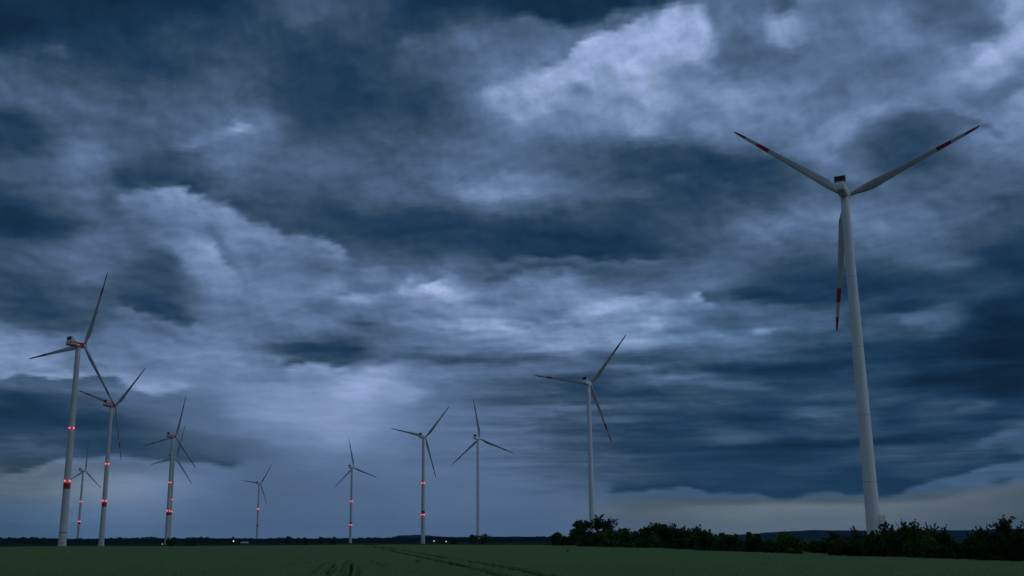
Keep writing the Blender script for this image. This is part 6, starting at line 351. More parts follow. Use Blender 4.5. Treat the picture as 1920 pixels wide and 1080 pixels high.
    [42, 42, 42, 42, 42, 42, 42, 42, 42, 42, 42, 42, 42, 42, 42, 42, 42, 42, 42, 42, 43, 43, 43, 43, 43, 43, 43, 43, 44, 44, 45, 46, 47, 47, 49, 51, 54, 58, 62, 65, 67, 66, 65, 63, 61, 61, 61, 63, 64, 66, 67, 68, 68, 68, 68, 68, 67, 67, 68, 69, 69, 69, 70, 70, 69, 67, 65, 63, 61, 61, 62, 65, 76, 87, 89, 89, 89, 90, 91, 92, 93, 94, 95, 96, 97, 97, 97, 96, 96, 96, 98, 99, 100, 101, 102, 102, 102, 102, 112, 128, 137, 150, 159, 163, 163, 164, 164, 163, 167, 173, 176, 175, 175, 173, 173, 169, 142, 111, 105, 103, 105, 109, 116, 121, 123, 119, 112, 116, 120, 115, 114, 113, 112, 110, 108, 107, 107, 108, 109, 110, 110, 108, 103, 97, 91, 87, 86, 87, 89, 92, 96, 101, 107, 122, 146, 154, 152, 151, 151, 151, 151, 151, 151, 151, 151],
    [42, 42, 42, 42, 42, 42, 42, 42, 42, 42, 42, 42, 42, 42, 42, 42, 42, 42, 42, 42, 43, 43, 43, 43, 43, 43, 42, 43, 43, 43, 44, 44, 45, 46, 47, 48, 50, 52, 55, 57, 59, 59, 58, 57, 57, 57, 58, 60, 62, 64, 66, 67, 68, 69, 70, 72, 73, 74, 74, 75, 75, 74, 74, 74, 72, 69, 66, 63, 61, 61, 61, 62, 67, 75, 80, 82, 85, 88, 89, 90, 91, 93, 93, 94, 94, 94, 93, 93, 93, 93, 93, 93, 94, 95, 97, 97, 99, 100, 99, 95, 92, 96, 100, 119, 144, 161, 160, 154, 156, 170, 178, 177, 175, 170, 171, 164, 133, 110, 108, 108, 108, 110, 112, 112, 107, 91, 80, 84, 98, 110, 113, 112, 110, 108, 106, 105, 106, 107, 109, 110, 110, 108, 103, 97, 92, 88, 86, 87, 89, 92, 96, 100, 106, 120, 144, 154, 152, 151, 151, 151, 151, 151, 151, 151, 151],
    [42, 42, 42, 42, 42, 42, 42, 42, 42, 42, 42, 42, 42, 42, 42, 42, 42, 42, 42, 42, 43, 43, 43, 43, 43, 43, 43, 43, 43, 43, 43, 44, 44, 44, 45, 46, 46, 48, 49, 50, 51, 52, 52, 52, 52, 53, 55, 57, 60, 62, 64, 67, 70, 73, 76, 78, 79, 80, 80, 80, 79, 78, 77, 76, 74, 71, 68, 65, 62, 61, 61, 60, 61, 64, 67, 69, 72, 77, 78, 81, 83, 86, 88, 88, 88, 88, 87, 88, 91, 92, 92, 92, 94, 95, 90, 67, 67, 71, 65, 64, 63, 81, 96, 94, 94, 109, 152, 148, 137, 159, 178, 181, 174, 162, 166, 159, 127, 110, 111, 111, 110, 109, 106, 102, 97, 87, 81, 85, 100, 111, 113, 112, 110, 108, 107, 106, 106, 107, 109, 110, 110, 108, 104, 98, 92, 88, 86, 87, 89, 92, 96, 100, 106, 118, 142, 154, 152, 151, 151, 151, 151, 151, 151, 151, 151],
    [42, 42, 42, 42, 42, 42, 42, 42, 42, 42, 42, 42, 42, 42, 42, 42, 42, 42, 42, 42, 43, 43, 43, 43, 43, 43, 43, 43, 43, 43, 43, 44, 44, 44, 45, 45, 45, 45, 46, 46, 47, 47, 48, 48, 49, 50, 52, 55, 58, 61, 64, 67, 71, 75, 78, 81, 83, 85, 86, 86, 84, 81, 79, 77, 75, 72, 69, 66, 64, 63, 62, 61, 60, 61, 62, 63, 64, 66, 67, 69, 70, 72, 74, 74, 75, 76, 74, 78, 87, 94, 94, 92, 77, 70, 51, 43, 47, 52, 48, 50, 51, 53, 82, 93, 93, 94, 98, 134, 118, 131, 166, 173, 161, 144, 153, 148, 118, 110, 112, 113, 111, 107, 101, 96, 93, 92, 91, 94, 103, 111, 113, 112, 111, 109, 107, 106, 106, 107, 109, 110, 110, 109, 104, 99, 93, 88, 86, 86, 88, 91, 95, 100, 105, 116, 140, 153, 152, 151, 151, 151, 151, 151, 151, 151, 151],
    [42, 42, 42, 42, 42, 42, 42, 42, 42, 42, 42, 42, 42, 42, 42, 42, 42, 42, 42, 42, 43, 43, 43, 43, 43, 43, 43, 43, 43, 43, 44, 44, 44, 45, 45, 45, 45, 46, 46, 46, 46, 46, 46, 46, 47, 48, 50, 53, 56, 59, 62, 66, 70, 74, 77, 80, 83, 86, 87, 87, 87, 84, 81, 78, 75, 73, 71, 68, 66, 65, 63, 62, 60, 61, 61, 61, 61, 61, 62, 63, 63, 64, 64, 64, 63, 63, 62, 62, 65, 68, 61, 52, 43, 42, 42, 43, 44, 47, 45, 45, 46, 45, 53, 74, 76, 89, 92, 92, 85, 81, 116, 135, 115, 102, 120, 122, 107, 109, 114, 115, 112, 106, 100, 96, 94, 93, 91, 93, 102, 111, 113, 112, 111, 109, 107, 106, 106, 107, 109, 110, 110, 109, 105, 99, 93, 88, 86, 86, 88, 91, 95, 99, 104, 114, 137, 153, 153, 151, 151, 151, 151, 151, 151, 151, 151],
    [42, 42, 42, 42, 42, 42, 42, 42, 42, 42, 42, 42, 42, 42, 42, 42, 42, 42, 42, 42, 43, 43, 43, 43, 43, 43, 43, 43, 43, 43, 44, 44, 44, 45, 45, 45, 46, 46, 46, 46, 47, 47, 46, 47, 47, 48, 50, 52, 55, 58, 61, 65, 68, 72, 76, 80, 82, 84, 85, 85, 84, 82, 80, 78, 76, 74, 72, 70, 68, 67, 65, 62, 60, 59, 58, 57, 57, 57, 57, 57, 57, 57, 57, 56, 56, 56, 55, 52, 47, 44, 43, 43, 44, 44, 44, 43, 44, 46, 44, 45, 46, 45, 43, 43, 42, 51, 58, 65, 56, 57, 72, 83, 79, 81, 101, 112, 106, 109, 114, 115, 112, 107, 101, 96, 94, 93, 91, 92, 101, 110, 113, 112, 111, 109, 107, 106, 106, 107, 109, 110, 110, 109, 105, 100, 94, 89, 86, 86, 88, 91, 94, 99, 104, 113, 134, 152, 153, 151, 151, 151, 151, 151, 151, 151, 151],
    [42, 42, 42, 42, 42, 42, 42, 42, 42, 42, 42, 42, 42, 42, 42, 42, 42, 42, 42, 42, 43, 43, 43, 43, 43, 43, 43, 43, 43, 43, 44, 44, 44, 45, 45, 45, 46, 46, 46, 47, 47, 47, 47, 47, 47, 48, 50, 53, 56, 59, 62, 65, 69, 73, 77, 80, 83, 84, 84, 84, 82, 80, 79, 77, 76, 75, 73, 72, 70, 68, 66, 63, 60, 58, 55, 54, 52, 51, 51, 50, 50, 49, 49, 48, 48, 48, 48, 47, 46, 45, 44, 44, 44, 44, 44, 44, 44, 45, 44, 44, 45, 45, 45, 45, 44, 48, 54, 62, 59, 58, 74, 87, 85, 85, 104, 114, 108, 110, 114, 115, 113, 107, 101, 97, 94, 93, 91, 92, 101, 110, 113, 112, 111, 109, 107, 106, 106, 107, 108, 110, 110, 109, 106, 100, 94, 89, 86, 86, 88, 90, 94, 98, 103, 111, 132, 151, 153, 151, 151, 151, 151, 151, 151, 151, 151],
    [42, 42, 42, 42, 42, 42, 42, 42, 42, 42, 42, 42, 42, 42, 42, 42, 42, 42, 42, 42, 43, 43, 43, 43, 43, 43, 43, 43, 43, 43, 44, 44, 44, 45, 45, 45, 46, 46, 46, 47, 47, 47, 47, 47, 47, 48, 50, 53, 56, 59, 62, 65, 69, 73, 77, 80, 83, 84, 85, 84, 82, 80, 79, 77, 76, 75, 74, 72, 70, 69, 66, 63, 59, 57, 54, 52, 50, 49, 48, 47, 46, 46, 45, 45, 45, 45, 45, 45, 44, 44, 44, 43, 44, 44, 44, 44, 44, 45, 44, 44, 45, 46, 46, 46, 46, 50, 56, 64, 61, 60, 76, 89, 87, 86, 104, 115, 108, 110, 114, 115, 113, 108, 102, 97, 94, 93, 91, 92, 100, 109, 113, 112, 111, 109, 107, 106, 106, 107, 108, 110, 110, 110, 106, 101, 95, 90, 87, 86, 87, 90, 94, 98, 102, 110, 129, 150, 154, 151, 151, 151, 151, 151, 151, 151, 151],
    [42, 42, 42, 42, 42, 42, 42, 42, 42, 42, 42, 42, 42, 42, 42, 42, 42, 42, 42, 42, 43, 43, 43, 43, 43, 43, 43, 43, 43, 43, 44, 44, 44, 45, 45, 45, 46, 46, 46, 47, 47, 47, 47, 47, 47, 49, 50, 53, 56, 59, 62, 65, 69, 73, 77, 80, 83, 84, 85, 84, 82, 80, 79, 77, 76, 75, 73, 72, 70, 68, 66, 63, 59, 57, 54, 52, 51, 49, 49, 48, 47, 47, 46, 46, 46, 46, 46, 45, 45, 45, 44, 44, 44, 44, 44, 44, 44, 45, 45, 45, 45, 46, 46, 47, 47, 51, 56, 64, 62, 60, 76, 90, 88, 86, 103, 115, 108, 109, 114, 115, 113, 108, 102, 97, 94, 93, 91, 91, 99, 109, 113, 112, 111, 109, 108, 106, 106, 107, 108, 110, 110, 110, 106, 101, 95, 90, 87, 86, 87, 90, 93, 97, 102, 109, 126, 149, 154, 151, 151, 151, 151, 151, 151, 151, 151],
    [42, 42, 42, 42, 42, 42, 42, 42, 42, 42, 42, 42, 42, 42, 42, 42, 42, 42, 42, 42, 43, 43, 43, 43, 43, 43, 43, 43, 43, 43, 44, 44, 44, 45, 45, 45, 46, 46, 46, 47, 47, 47, 47, 47, 47, 49, 50, 53, 56, 59, 62, 65, 69, 73, 77, 80, 83, 84, 85, 84, 82, 80, 79, 77, 76, 75, 73, 72, 70, 68, 66, 63, 59, 57, 55, 52, 51, 50, 49, 48, 48, 47, 47, 46, 46, 46, 46, 45, 45, 45, 44, 44, 44, 44, 44, 44, 44, 45, 45, 45, 45, 46, 46, 47, 47, 50, 56, 64, 62, 60, 75, 89, 88, 86, 102, 115, 109, 109, 114, 115, 113, 108, 102, 97, 95, 93, 91, 91, 99, 108, 113, 113, 111, 110, 108, 106, 106, 106, 108, 110, 110, 110, 107, 102, 96, 90, 87, 86, 87, 89, 93, 97, 101, 108, 124, 147, 154, 151, 151, 151, 151, 151, 151, 151, 151],
    [42, 42, 42, 42, 42, 42, 42, 42, 42, 42, 42, 42, 42, 42, 42, 42, 42, 42, 42, 43, 43, 43, 43, 43, 43, 43, 43, 43, 43, 43, 44, 44, 44, 45, 45, 45, 46, 46, 46, 47, 47, 47, 47, 47, 48, 49, 50, 53, 56, 59, 62, 65, 69, 73, 77, 81, 83, 84, 85, 84, 82, 80, 79, 77, 76, 75, 73, 72, 70, 68, 66, 63, 59, 57, 55, 52, 51, 50, 49, 48, 48, 47, 47, 46, 46, 46, 46, 46, 45, 45, 44, 44, 44, 44, 44, 44, 44, 45, 45, 45, 45, 46, 46, 47, 47, 50, 56, 64, 62, 60, 74, 89, 89, 85, 101, 115, 109, 109, 113, 115, 114, 109, 103, 98, 95, 94, 91, 91, 98, 108, 112, 113, 111, 110, 108, 106, 106, 106, 108, 109, 110, 110, 107, 102, 96, 91, 87, 86, 87, 89, 92, 97, 101, 107, 121, 145, 154, 152, 151, 151, 151, 151, 151, 151, 151],
    [42, 42, 42, 42, 42, 42, 42, 42, 42, 42, 42, 42, 42, 42, 42, 42, 42, 42, 42, 43, 43, 43, 43, 43, 43, 43, 43, 43, 43, 43, 44, 44, 44, 45, 45, 45, 46, 46, 46, 47, 47, 47, 47, 47, 48, 49, 51, 53, 56, 59, 63, 66, 69, 73, 77, 81, 83, 84, 85, 84, 82, 80, 79, 77, 76, 75, 73, 72, 70, 68, 66, 63, 59, 57, 55, 52, 51, 50, 49, 48, 48, 47, 47, 46, 46, 46, 46, 46, 45, 45, 44, 44, 44, 44, 44, 44, 44, 45, 45, 45, 45, 46, 46, 46, 47, 50, 55, 64, 62, 59, 73, 88, 89, 85, 100, 115, 110, 109, 113, 115, 114, 109, 103, 98, 95, 94, 91, 91, 97, 107, 112, 113, 112, 110, 108, 106, 106, 106, 108, 109, 110, 110, 108, 103, 97, 91, 87, 86, 87, 89, 92, 96, 100, 106, 119, 143, 154, 152, 151, 151, 151, 151, 151, 151, 151],
    [42, 42, 42, 42, 42, 42, 42, 42, 42, 42, 42, 42, 42, 42, 42, 42, 42, 42, 42, 43, 43, 43, 43, 43, 43, 43, 43, 43, 43, 43, 44, 44, 44, 45, 45, 45, 46, 46, 46, 47, 47, 47, 47, 47, 48, 49, 51, 53, 56, 60, 63, 66, 70, 74, 78, 81, 83, 85, 85, 84, 82, 80, 78, 77, 76, 75, 73, 72, 70, 68, 66, 62, 59, 57, 54, 52, 51, 50, 49, 48, 48, 47, 47, 46, 46, 46, 46, 46, 45, 45, 44, 44, 44, 44, 44, 44, 44, 45, 45, 44, 45, 46, 46, 46, 47, 49, 55, 63, 63, 59, 72, 88, 89, 85, 99, 115, 110, 108, 113, 115, 114, 109, 104, 98, 95, 94, 92, 91, 96, 106, 112, 113, 112, 110, 108, 106, 106, 106, 108, 109, 110, 110, 108, 103, 98, 92, 88, 86, 87, 89, 92, 96, 100, 105, 117, 141, 153, 152, 151, 151, 151, 151, 151, 151, 151],
]
ELS = [-0.4, -0.27013, -0.14026, -0.0103896, 0.119481, 0.249351, 0.379221, 0.509091, 0.638961, 0.768831, 0.898701, 1.02857, 1.15844, 1.28831, 1.41818, 1.54805, 1.67792, 1.80779, 1.93766, 2.06753, 2.1974, 2.32727, 2.45714, 2.58701, 2.71688, 2.84675, 2.97662, 3.10649, 3.23636, 3.36623, 3.4961, 3.62597, 3.75584, 3.88571, 4.01558, 4.14545, 4.27532, 4.40519, 4.53506, 4.66494, 4.79481, 4.92468, 5.05455, 5.18442, 5.31429, 5.44416, 5.57403, 5.7039, 5.83377, 5.96364, 6.09351, 6.22338, 6.35325, 6.48312, 6.61299, 6.74286, 6.87273, 7.0026, 7.13247, 7.26234, 7.39221, 7.52208, 7.65195, 7.78182, 7.91169, 8.04156, 8.17143, 8.3013, 8.43117, 8.56104, 8.69091, 8.82078, 8.95065, 9.08052, 9.21039, 9.34026, 9.47013, 9.6, 9.9, 10.2, 10.5, 10.8, 11.1, 11.4, 11.7, 12, 12.3, 12.6, 12.9, 13.2, 13.5, 13.8, 14.1, 14.4, 14.7, 15, 15.3, 15.6, 15.9, 16.2, 16.5, 16.8, 17.1, 17.4, 17.7, 18, 18.3, 18.6, 18.9, 19.2, 19.5, 19.8, 20.1, 20.4, 20.7, 21, 21.3, 21.6, 21.9, 22.2, 22.5, 22.8, 23.1, 23.4, 23.7, 24, 24.3, 24.6, 24.9, 25.2, 25.5, 25.8, 26.1, 26.4, 26.7, 27, 27.3, 27.6, 27.9, 28.2, 28.5, 28.8, 29.1, 29.4, 29.7, 30]
AZ0, AZ1 = -33.0, 33.0
SUN_AZ, SUN_EL = R(112), R(16)          # low in the west, behind cloud, to the right and behind

def build_sky():
    w = bpy.data.worlds.new('World'); sc.world = w; w.use_nodes = True
    nt = w.node_tree; N = nt.nodes; L = nt.links
    N.clear()
    def lk(a, sock):
        if isinstance(a, (int, float)): sock.default_value = a
        elif isinstance(a, tuple): sock.default_value = a
        else: L.new(a, sock)
    def math_(op, a, b=None, c=None, clamp=False):
        n = N.new('ShaderNodeMath'); n.operation = op; n.use_clamp = clamp
        lk(a, n.inputs[0])
        if b is not None: lk(b, n.inputs[1])
        if c is not None: lk(c, n.inputs[2])
        return n.outputs[0]
    def mrange(v, a, b, c=0., d=1., mode='LINEAR'):
        n = N.new('ShaderNodeMapRange'); n.interpolation_type = mode
        lk(v, n.inputs[0])
        for i, q in enumerate((a, b, c, d)): n.inputs[1 + i].default_value = q
        return n.outputs[0]
    def mixc(f, a, b):
        n = N.new('ShaderNodeMix'); n.data_type = 'RGBA'
        lk(f, n.inputs[0]); lk(a, n.inputs[6]); lk(b, n.inputs[7]); return n.outputs[2]
    tc = N.new('ShaderNodeTexCoord')
    sx = N.new('ShaderNodeSeparateXYZ'); L.new(tc.outputs['Generated'], sx.inputs[0])
    X, Y, Z = sx.outputs
    az = math_('MULTIPLY', math_('ARCTAN2', X, Y), 180 / math.pi)
    el = math_('MULTIPLY', math_('ARCSINE', Z), 180 / math.pi)
    cy = math_('MULTIPLY', math_('LOGARITHM', math_('ADD', math_('MAXIMUM', el, -4.0), 6.0), math.e), 8.0)
    wv = N.new('ShaderNodeCombineXYZ'); L.new(math_('MULTIPLY', az, .2), wv.inputs[0]); L.new(math_('ADD', cy, 40.0), wv.inputs[1])
    wn = N.new('ShaderNodeTexNoise'); wn.inputs['Scale'].default_value = 2.2; wn.inputs['Detail'].default_value = 4
    L.new(wv.outputs[0], wn.inputs['Vector'])
    ws = N.new('ShaderNodeSeparateColor'); L.new(wn.outputs['Color'], ws.inputs[0])
    high = mrange(el, 1.0, 16.0, .12, 1.0)
    wa = math_('MULTIPLY', math_('SUBTRACT', ws.outputs[0], .5), 1.7)
    we = math_('MULTIPLY', math_('MULTIPLY', math_('SUBTRACT', ws.outputs[1], .5), 1.1), high)
    azw = math_('ADD', az, wa)
    elw = math_('ADD', el, we)
    fz = mrange(azw, AZ0, AZ1)
    acc = None
    for r, (vals, e) in enumerate(zip(SKY, ELS)):
        n = N.new('ShaderNodeFloatCurve'); cm = n.mapping; c = cm.curves[0]
        k = len(vals)
        c.points[0].location = (0, vals[0] / 200); c.points[1].location = (1, vals[-1] / 200)
        for i in range(1, k - 1): c.points.new(i / (k - 1), vals[i] / 200)
        cm.update(); L.new(fz, n.inputs['Value'])
        if acc is None: acc = n.outputs[0]
        else:
            m = N.new('ShaderNodeMix'); lk(mrange(elw, ELS[r - 1], e, 0, 1, 'SMOOTHSTEP'), m.inputs[0]); lk(acc, m.inputs[2]); lk(n.outputs[0], m.inputs[3]); acc = m.outputs[0]
    # billows and torn wisps: rounder overhead, drawn out into bands towards the horizon
    def puff(scale, detail, rough, dx, dy, dist=.12):
        c2 = N.new('ShaderNodeCombineXYZ')
        L.new(math_('ADD', math_('MULTIPLY', az, .2), dx), c2.inputs[0]); L.new(math_('ADD', cy, dy), c2.inputs[1])
        n = N.new('ShaderNodeTexNoise'); n.inputs['Scale'].default_value = scale
        n.inputs['Detail'].default_value = detail; n.inputs['Roughness'].default_value = rough; n.inputs['Distortion'].default_value = dist
        L.new(c2.outputs[0], n.inputs['Vector']); return n.outputs['Fac']
    n1 = puff(.8, 7, .55, 7.3, 2.1)
    lift = puff(.8, 7, .55, 7.3 + .05, 2.1 + .11)                 # the same billows seen a little higher up
    n2 = puff(1.9, 7, .52, 1.9, 5.2, .2)
    rain = math_('MULTIPLY', mrange(math_('ABSOLUTE', math_('ADD', az, 8.0)), 8.0, 13.0, 1, 0, 'SMOOTHSTEP'), mrange(el, 6.0, 10.5, 1, 0, 'SMOOTHSTEP'))
    amp = math_('MULTIPLY', mrange(el, 1.5, 6.0, .22, 1.0), math_('SUBTRACT', 1.0, math_('MULTIPLY', rain, .70)))
    d1 = math_('MULTIPLY', math_('SUBTRACT', n1, .5), 0.32)
    d2 = math_('MULTIPLY', math_('SUBTRACT', mrange(n2, .46, .55, 0, 1, 'SMOOTHSTEP'), .5), 0.06)
    d3 = math_('MULTIPLY', math_('SUBTRACT', n1, lift), 1.1)
    # long flat bars of cloud in the middle heights to the right
    c3 = N.new('ShaderNodeCombineXYZ'); L.new(math_('MULTIPLY', az, .055), c3.inputs[0]); L.new(math_('ADD', math_('MULTIPLY', cy, 1.5), math_('MULTIPLY', n1, .6)), c3.inputs[1])
    n3 = N.new('ShaderNodeTexNoise'); n3.inputs['Scale'].default_value = 2.0; n3.inputs['Detail'].default_value = 6; n3.inputs['Roughness'].default_value = .52
    L.new(c3.outputs[0], n3.inputs['Vector'])
    bar_at = math_('MULTIPLY', math_('MULTIPLY', mrange(el, 2.4, 4.0, 0, 1, 'SMOOTHSTEP'), mrange(el, 14.5, 8.0, 0, 1, 'SMOOTHSTEP')), mrange(az, -6.0, 3.0, 0, 1, 'SMOOTHSTEP'))
    d4 = math_('MULTIPLY', math_('MULTIPLY', math_('SUBTRACT', mrange(n3.outputs['Fac'], .36, .66), .45), 0.26), bar_at)
    det = math_('ADD', math_('ADD', math_('MULTIPLY', math_('ADD', math_('ADD', d1, d2), d3), amp), d4), 1.0)
    det = math_('MAXIMUM', det, .3)
    lum = math_('MULTIPLY', acc, det)
    # brightness -> cloud colour
    def lin(v): v /= 255; return v / 12.92 if v <= .04045 else ((v + .055) / 1.055) ** 2.4
    cr = N.new('ShaderNodeValToRGB'); el_ = cr.color_ramp.elements
    stops = ((0, 2, 10, 20), (32, 8, 32, 54), (50, 22, 50, 76), (58, 30, 58, 86), (66, 41, 66, 92), (74, 51, 74, 98), (92, 70, 93, 122), (112, 88, 112, 146),
             (128, 104, 128, 164), (140, 116, 140, 177), (152, 129, 152, 189), (172, 152, 172, 216), (200, 182, 200, 236))
    while len(el_) < len(stops): el_.new(.5)
    for q, st in enumerate(stops):
        el_[q].position = st[0] / 200; el_[q].color = (lin(st[1]), lin(st[2]), lin(st[3]), 1)
    L.new(lum, cr.inputs[0])
    def tint(col_, mask, rgb):
        n = N.new('ShaderNodeMix'); n.data_type = 'RGBA'; n.blend_type = 'MULTIPLY'
        lk(mask, n.inputs[0]); lk(col_, n.inputs[6]); n.inputs[7].default_value = (*rgb, 1); return n.outputs[2]
    # clear dusk strip under the cloud base to the right is warmer, the far left is greener
    base = math_('ADD', math_('MAXIMUM', math_('MULTIPLY', math_('SUBTRACT', azw, 21.5), .10), 0.0), 2.02)
    warm = math_('MULTIPLY', mrange(math_('SUBTRACT', elw, base), -.25, .25, 1, 0), mrange(az, 3.0, 10.0, 0, 1, 'SMOOTHSTEP'))
    teal = math_('MULTIPLY', mrange(el, .6, 2.4, 1, 0, 'SMOOTHSTEP'), mrange(az, -24.0, -13.0, 1, 0, 'SMOOTHSTEP'))
    grey = math_('MULTIPLY', math_('MULTIPLY', mrange(el, 1.2, 2.6, 0, 1, 'SMOOTHSTEP'), mrange(el, 4.3, 3.4, 0, 1, 'SMOOTHSTEP')), mrange(az, -22.0, -13.0, 1, 0, 'SMOOTHSTEP'))
    blue = math_('MULTIPLY', mrange(az, 3.0, 16.0, 0, 1, 'SMOOTHSTEP'), math_('MULTIPLY', mrange(el, 17.0, 9.0, 0, 1, 'SMOOTHSTEP'), math_('SUBTRACT', 1.0, warm)))
    sky_col = tint(tint(tint(tint(cr.outputs[0], warm, (1.32, 1.03, 0.69)), grey, (1.14, 1.0, .78)), teal, (.88, 1.0, .96)), blue, (.84, .97, 1.0))
    # out-of-view sky: brightness added overhead and to the right to light the towers
    away = math_('MAXIMUM', mrange(math_('ABSOLUTE', az), 36.0, 75.0, 0, 1, 'SMOOTHSTEP'), mrange(el, 32.0, 55.0, 0, 1, 'SMOOTHSTEP'))
    over = mixc(mrange(n1, .3, .7), (0.1, 0.15, 0.22, 1), (0.17, 0.24, 0.33, 1))
    over = mixc(mrange(el, 8.0, 50.0, 0, 1, 'SMOOTHSTEP'), (0.055, 0.092, 0.145, 1), over)          # dim behind, brightened above
    west = math_('MULTIPLY', mrange(math_('ABSOLUTE', math_('SUBTRACT', az, 92.0)), 75.0, 20.0, 0, 1, 'SMOOTHSTEP'), mrange(el, 45.0, 10.0, 0, 1, 'SMOOTHSTEP'))
    over = mixc(west, over, (0.27, 0.4, 0.58, 1))
    clouds = mixc(away, sky_col, over)
    bgc = N.new('ShaderNodeBackground'); L.new(clouds, bgc.inputs[0]); bgc.inputs[1].default_value = 1.0
    ns = N.new('ShaderNodeTexSky'); ns.sky_type = 'NISHITA'; ns.sun_disc = False
    ns.sun_elevation = SUN_EL; ns.sun_rotation = SUN_AZ
    bgs = N.new('ShaderNodeBackground'); L.new(ns.outputs[0], bgs.inputs[0]); bgs.inputs[1].default_value = .05
    ms = N.new('ShaderNodeMixShader'); ms.inputs[0].default_value = .985      # cloud cover
    L.new(bgs.outputs[0], ms.inputs[1]); L.new(bgc.outputs[0], ms.inputs[2])
    out = N.new('ShaderNodeOutputWorld'); L.new(ms.outputs[0], out.inputs[0])
build_sky()
sun = bpy.data.lights.new('sun', 'SUN'); sun.energy = 0.12; sun.angle = R(35); sun.color = (.86, .96, 1.0)
so = bpy.data.objects.new('sun', sun); link(so)
sd = Vector((math.sin(SUN_AZ) * math.cos(SUN_EL), math.cos(SUN_AZ) * math.cos(SUN_EL), math.sin(SUN_EL)))
so.rotation_euler = (-sd).to_track_quat('-Z', 'Y').to_euler(); so.location = sd * 500

# ------------------------------------------------------------------ camera
PITCH, ROLL = R(13.32), R(.27)
cam = bpy.data.cameras.new('camera'); co = link(bpy.data.objects.new('camera', cam))
cam.sensor_width = 36.0; cam.lens = 2000.0 / 1920 * 36; cam.shift_x = 70 / 1920
cam.clip_start = .5; cam.clip_end = 40000
f = Vector((0, math.cos(PITCH), math.sin(PITCH))); u0 = Vector((0, -math.sin(PITCH), math.cos(PITCH))); r0 = Vector((1, 0, 0))
rt = r0 * math.cos(ROLL) - u0 * math.sin(ROLL); up = u0 * math.cos(ROLL) + r0 * math.sin(ROLL)
co.matrix_world = Matrix(((rt.x, up.x, -f.x, 0), (rt.y, up.y, -f.y, 0), (rt.z, up.z, -f.z, EYE), (0, 0, 0, 1)))
sc.camera = co

# ------------------------------------------------------------------ terrain
def sstep(a, b, x):
    t = np.clip((x - a) / (b - a), 0, 1); return t * t * (3 - 2 * t)

def ground_z(x, y):
    d = np.hypot(x, y)
    return -1.2 * sstep(650, 1200, d) + .25 * (noise2(x, y, 3, 60.) - .5) * sstep(150, 400, d)

# one sheet to the horizon, polar so that it is finer near by
rr = np.concatenate([[0.0], np.geomspace(6, 14000, 90)])
aa = np.linspace(0, 2 * np.pi, 241)[:-1]
A, D = np.meshgrid(aa, rr)
gx, gy = D * np.sin(A), D * np.cos(A)
gz = ground_z(gx, gy)
nr, na = D.shape
i, j = np.meshgrid(np.arange(nr - 1), np.arange(na), indexing='ij')
fa = np.stack([i * na + j, i * na + (j + 1) % na, (i + 1) * na + (j + 1) % na, (i + 1) * na + j], -1).reshape(-1, 4)
g = obj('ground', mesh_np('ground', np.stack([gx, gy, gz], -1).reshape(-1, 3), fa, M['soil'], True)); tag(g, kind='structure')

# wheat field, its canopy 0.6 m above the soil; tramlines and missing rows are real gaps in it
EDGE_AZ = np.radians([-45, -26, -24, -21.5, -17, -13, -4.8, 1.5, 5.0, 7.1, 11.6, 17.0, 22.0, 27.2, 33, 45])
EDGE_R = np.array([560, 565, 590, 640, 600, 560, 610, 520, 430, 345, 205, 153, 124, 105, 95, 90.])
na, nrr = 1150, 330
az = np.linspace(R(-38), R(38), na)
rmax = np.interp(az, EDGE_AZ, EDGE_R) * (1 + .012 * (noise1(az, 9, .01) - .5))
t = np.linspace(0, 1, nrr)
RR = 24.0 * (rmax[None, :] / 24.0) ** t[:, None]
fx = RR * np.sin(az)[None, :]; fy = RR * np.cos(az)[None, :]
s = fx + .116 * (fy - 68) - 1.2 + .35 * (noise1(fy, 5, 30.) - .5)           # distance across the sowing direction
crop_h = .60 + .10 * (noise2(fx, fy, 11, 9.) - .5) + .12 * (noise2(fx, fy, 12, 34.) - .5)
micro = np.clip(1.2 - RR / 400, .3, 1)
crop_h += micro * .13 * (rng.random(fx.shape) - .5) + micro * .10 * (noise2(fx, fy, 14, .8) - .5)
def groove(c, w, depth, keep):
    return depth * np.exp(-((s - c) / w) ** 4) * keep
gap = np.zeros_like(fx)
track = sstep(.10, .45, noise1(fy, 21, 9.)) * .45 + .55
gap = np.maximum(gap, groove(0.0, .42, .50, track))
gap = np.maximum(gap, groove(2.7, .44, .52, sstep(.15, .6, noise1(fy, 22, 12.)) * .4 + .5))
for k in range(10):                                                           # badly sown rows
    c = -12.2 + .40 * k + .08 * math.sin(k * 2.3)
    y1 = 88 + 34 * abs(math.sin(k * 1.7 + .6))
    keep = (.45 + .55 * sstep(.2, .6, noise1(fy, 40 + k, 6.))) * sstep(y1, y1 - 22, fy) * (.40 + .60 * math.sin(k * 4.1 + .5) ** 2)
    gap = np.maximum(gap, groove(c + .12 * (noise1(fy, 60 + k, 9.) - .5), .13, .50, keep))
for px_, y_, w_, l_ in ((-17.6, 104, .35, 5), (-18.6, 102, .25, 4), (-10.4, 108, .3, 6), (-9.3, 103, .22, 6), (-12.9, 108, .4, 5),
                        (-6.0, 112, .2, 5), (-13.9, 118, .2, 5), (-8.1, 95, .3, 3), (-27, 96, .3, 4), (-40, 120, .5, 7), (3, 66, .4, 2)):
    gap = np.maximum(gap, .45 * np.exp(-((fx + .116 * (fy - y_) - px_) / w_) ** 2 - ((fy - y_) / l_) ** 2))
fz = ground_z(fx, fy) + np.maximum(crop_h - gap, .06)
fz[-1] = ground_z(fx[-1], fy[-1]) - .05
fz[0] = -.05
i, j = np.meshgrid(np.arange(nrr - 1), np.arange(na - 1), indexing='ij')
fa = np.stack([i * na + j, i * na + j + 1, (i + 1) * na + j + 1, (i + 1) * na + j], -1).reshape(-1, 4)
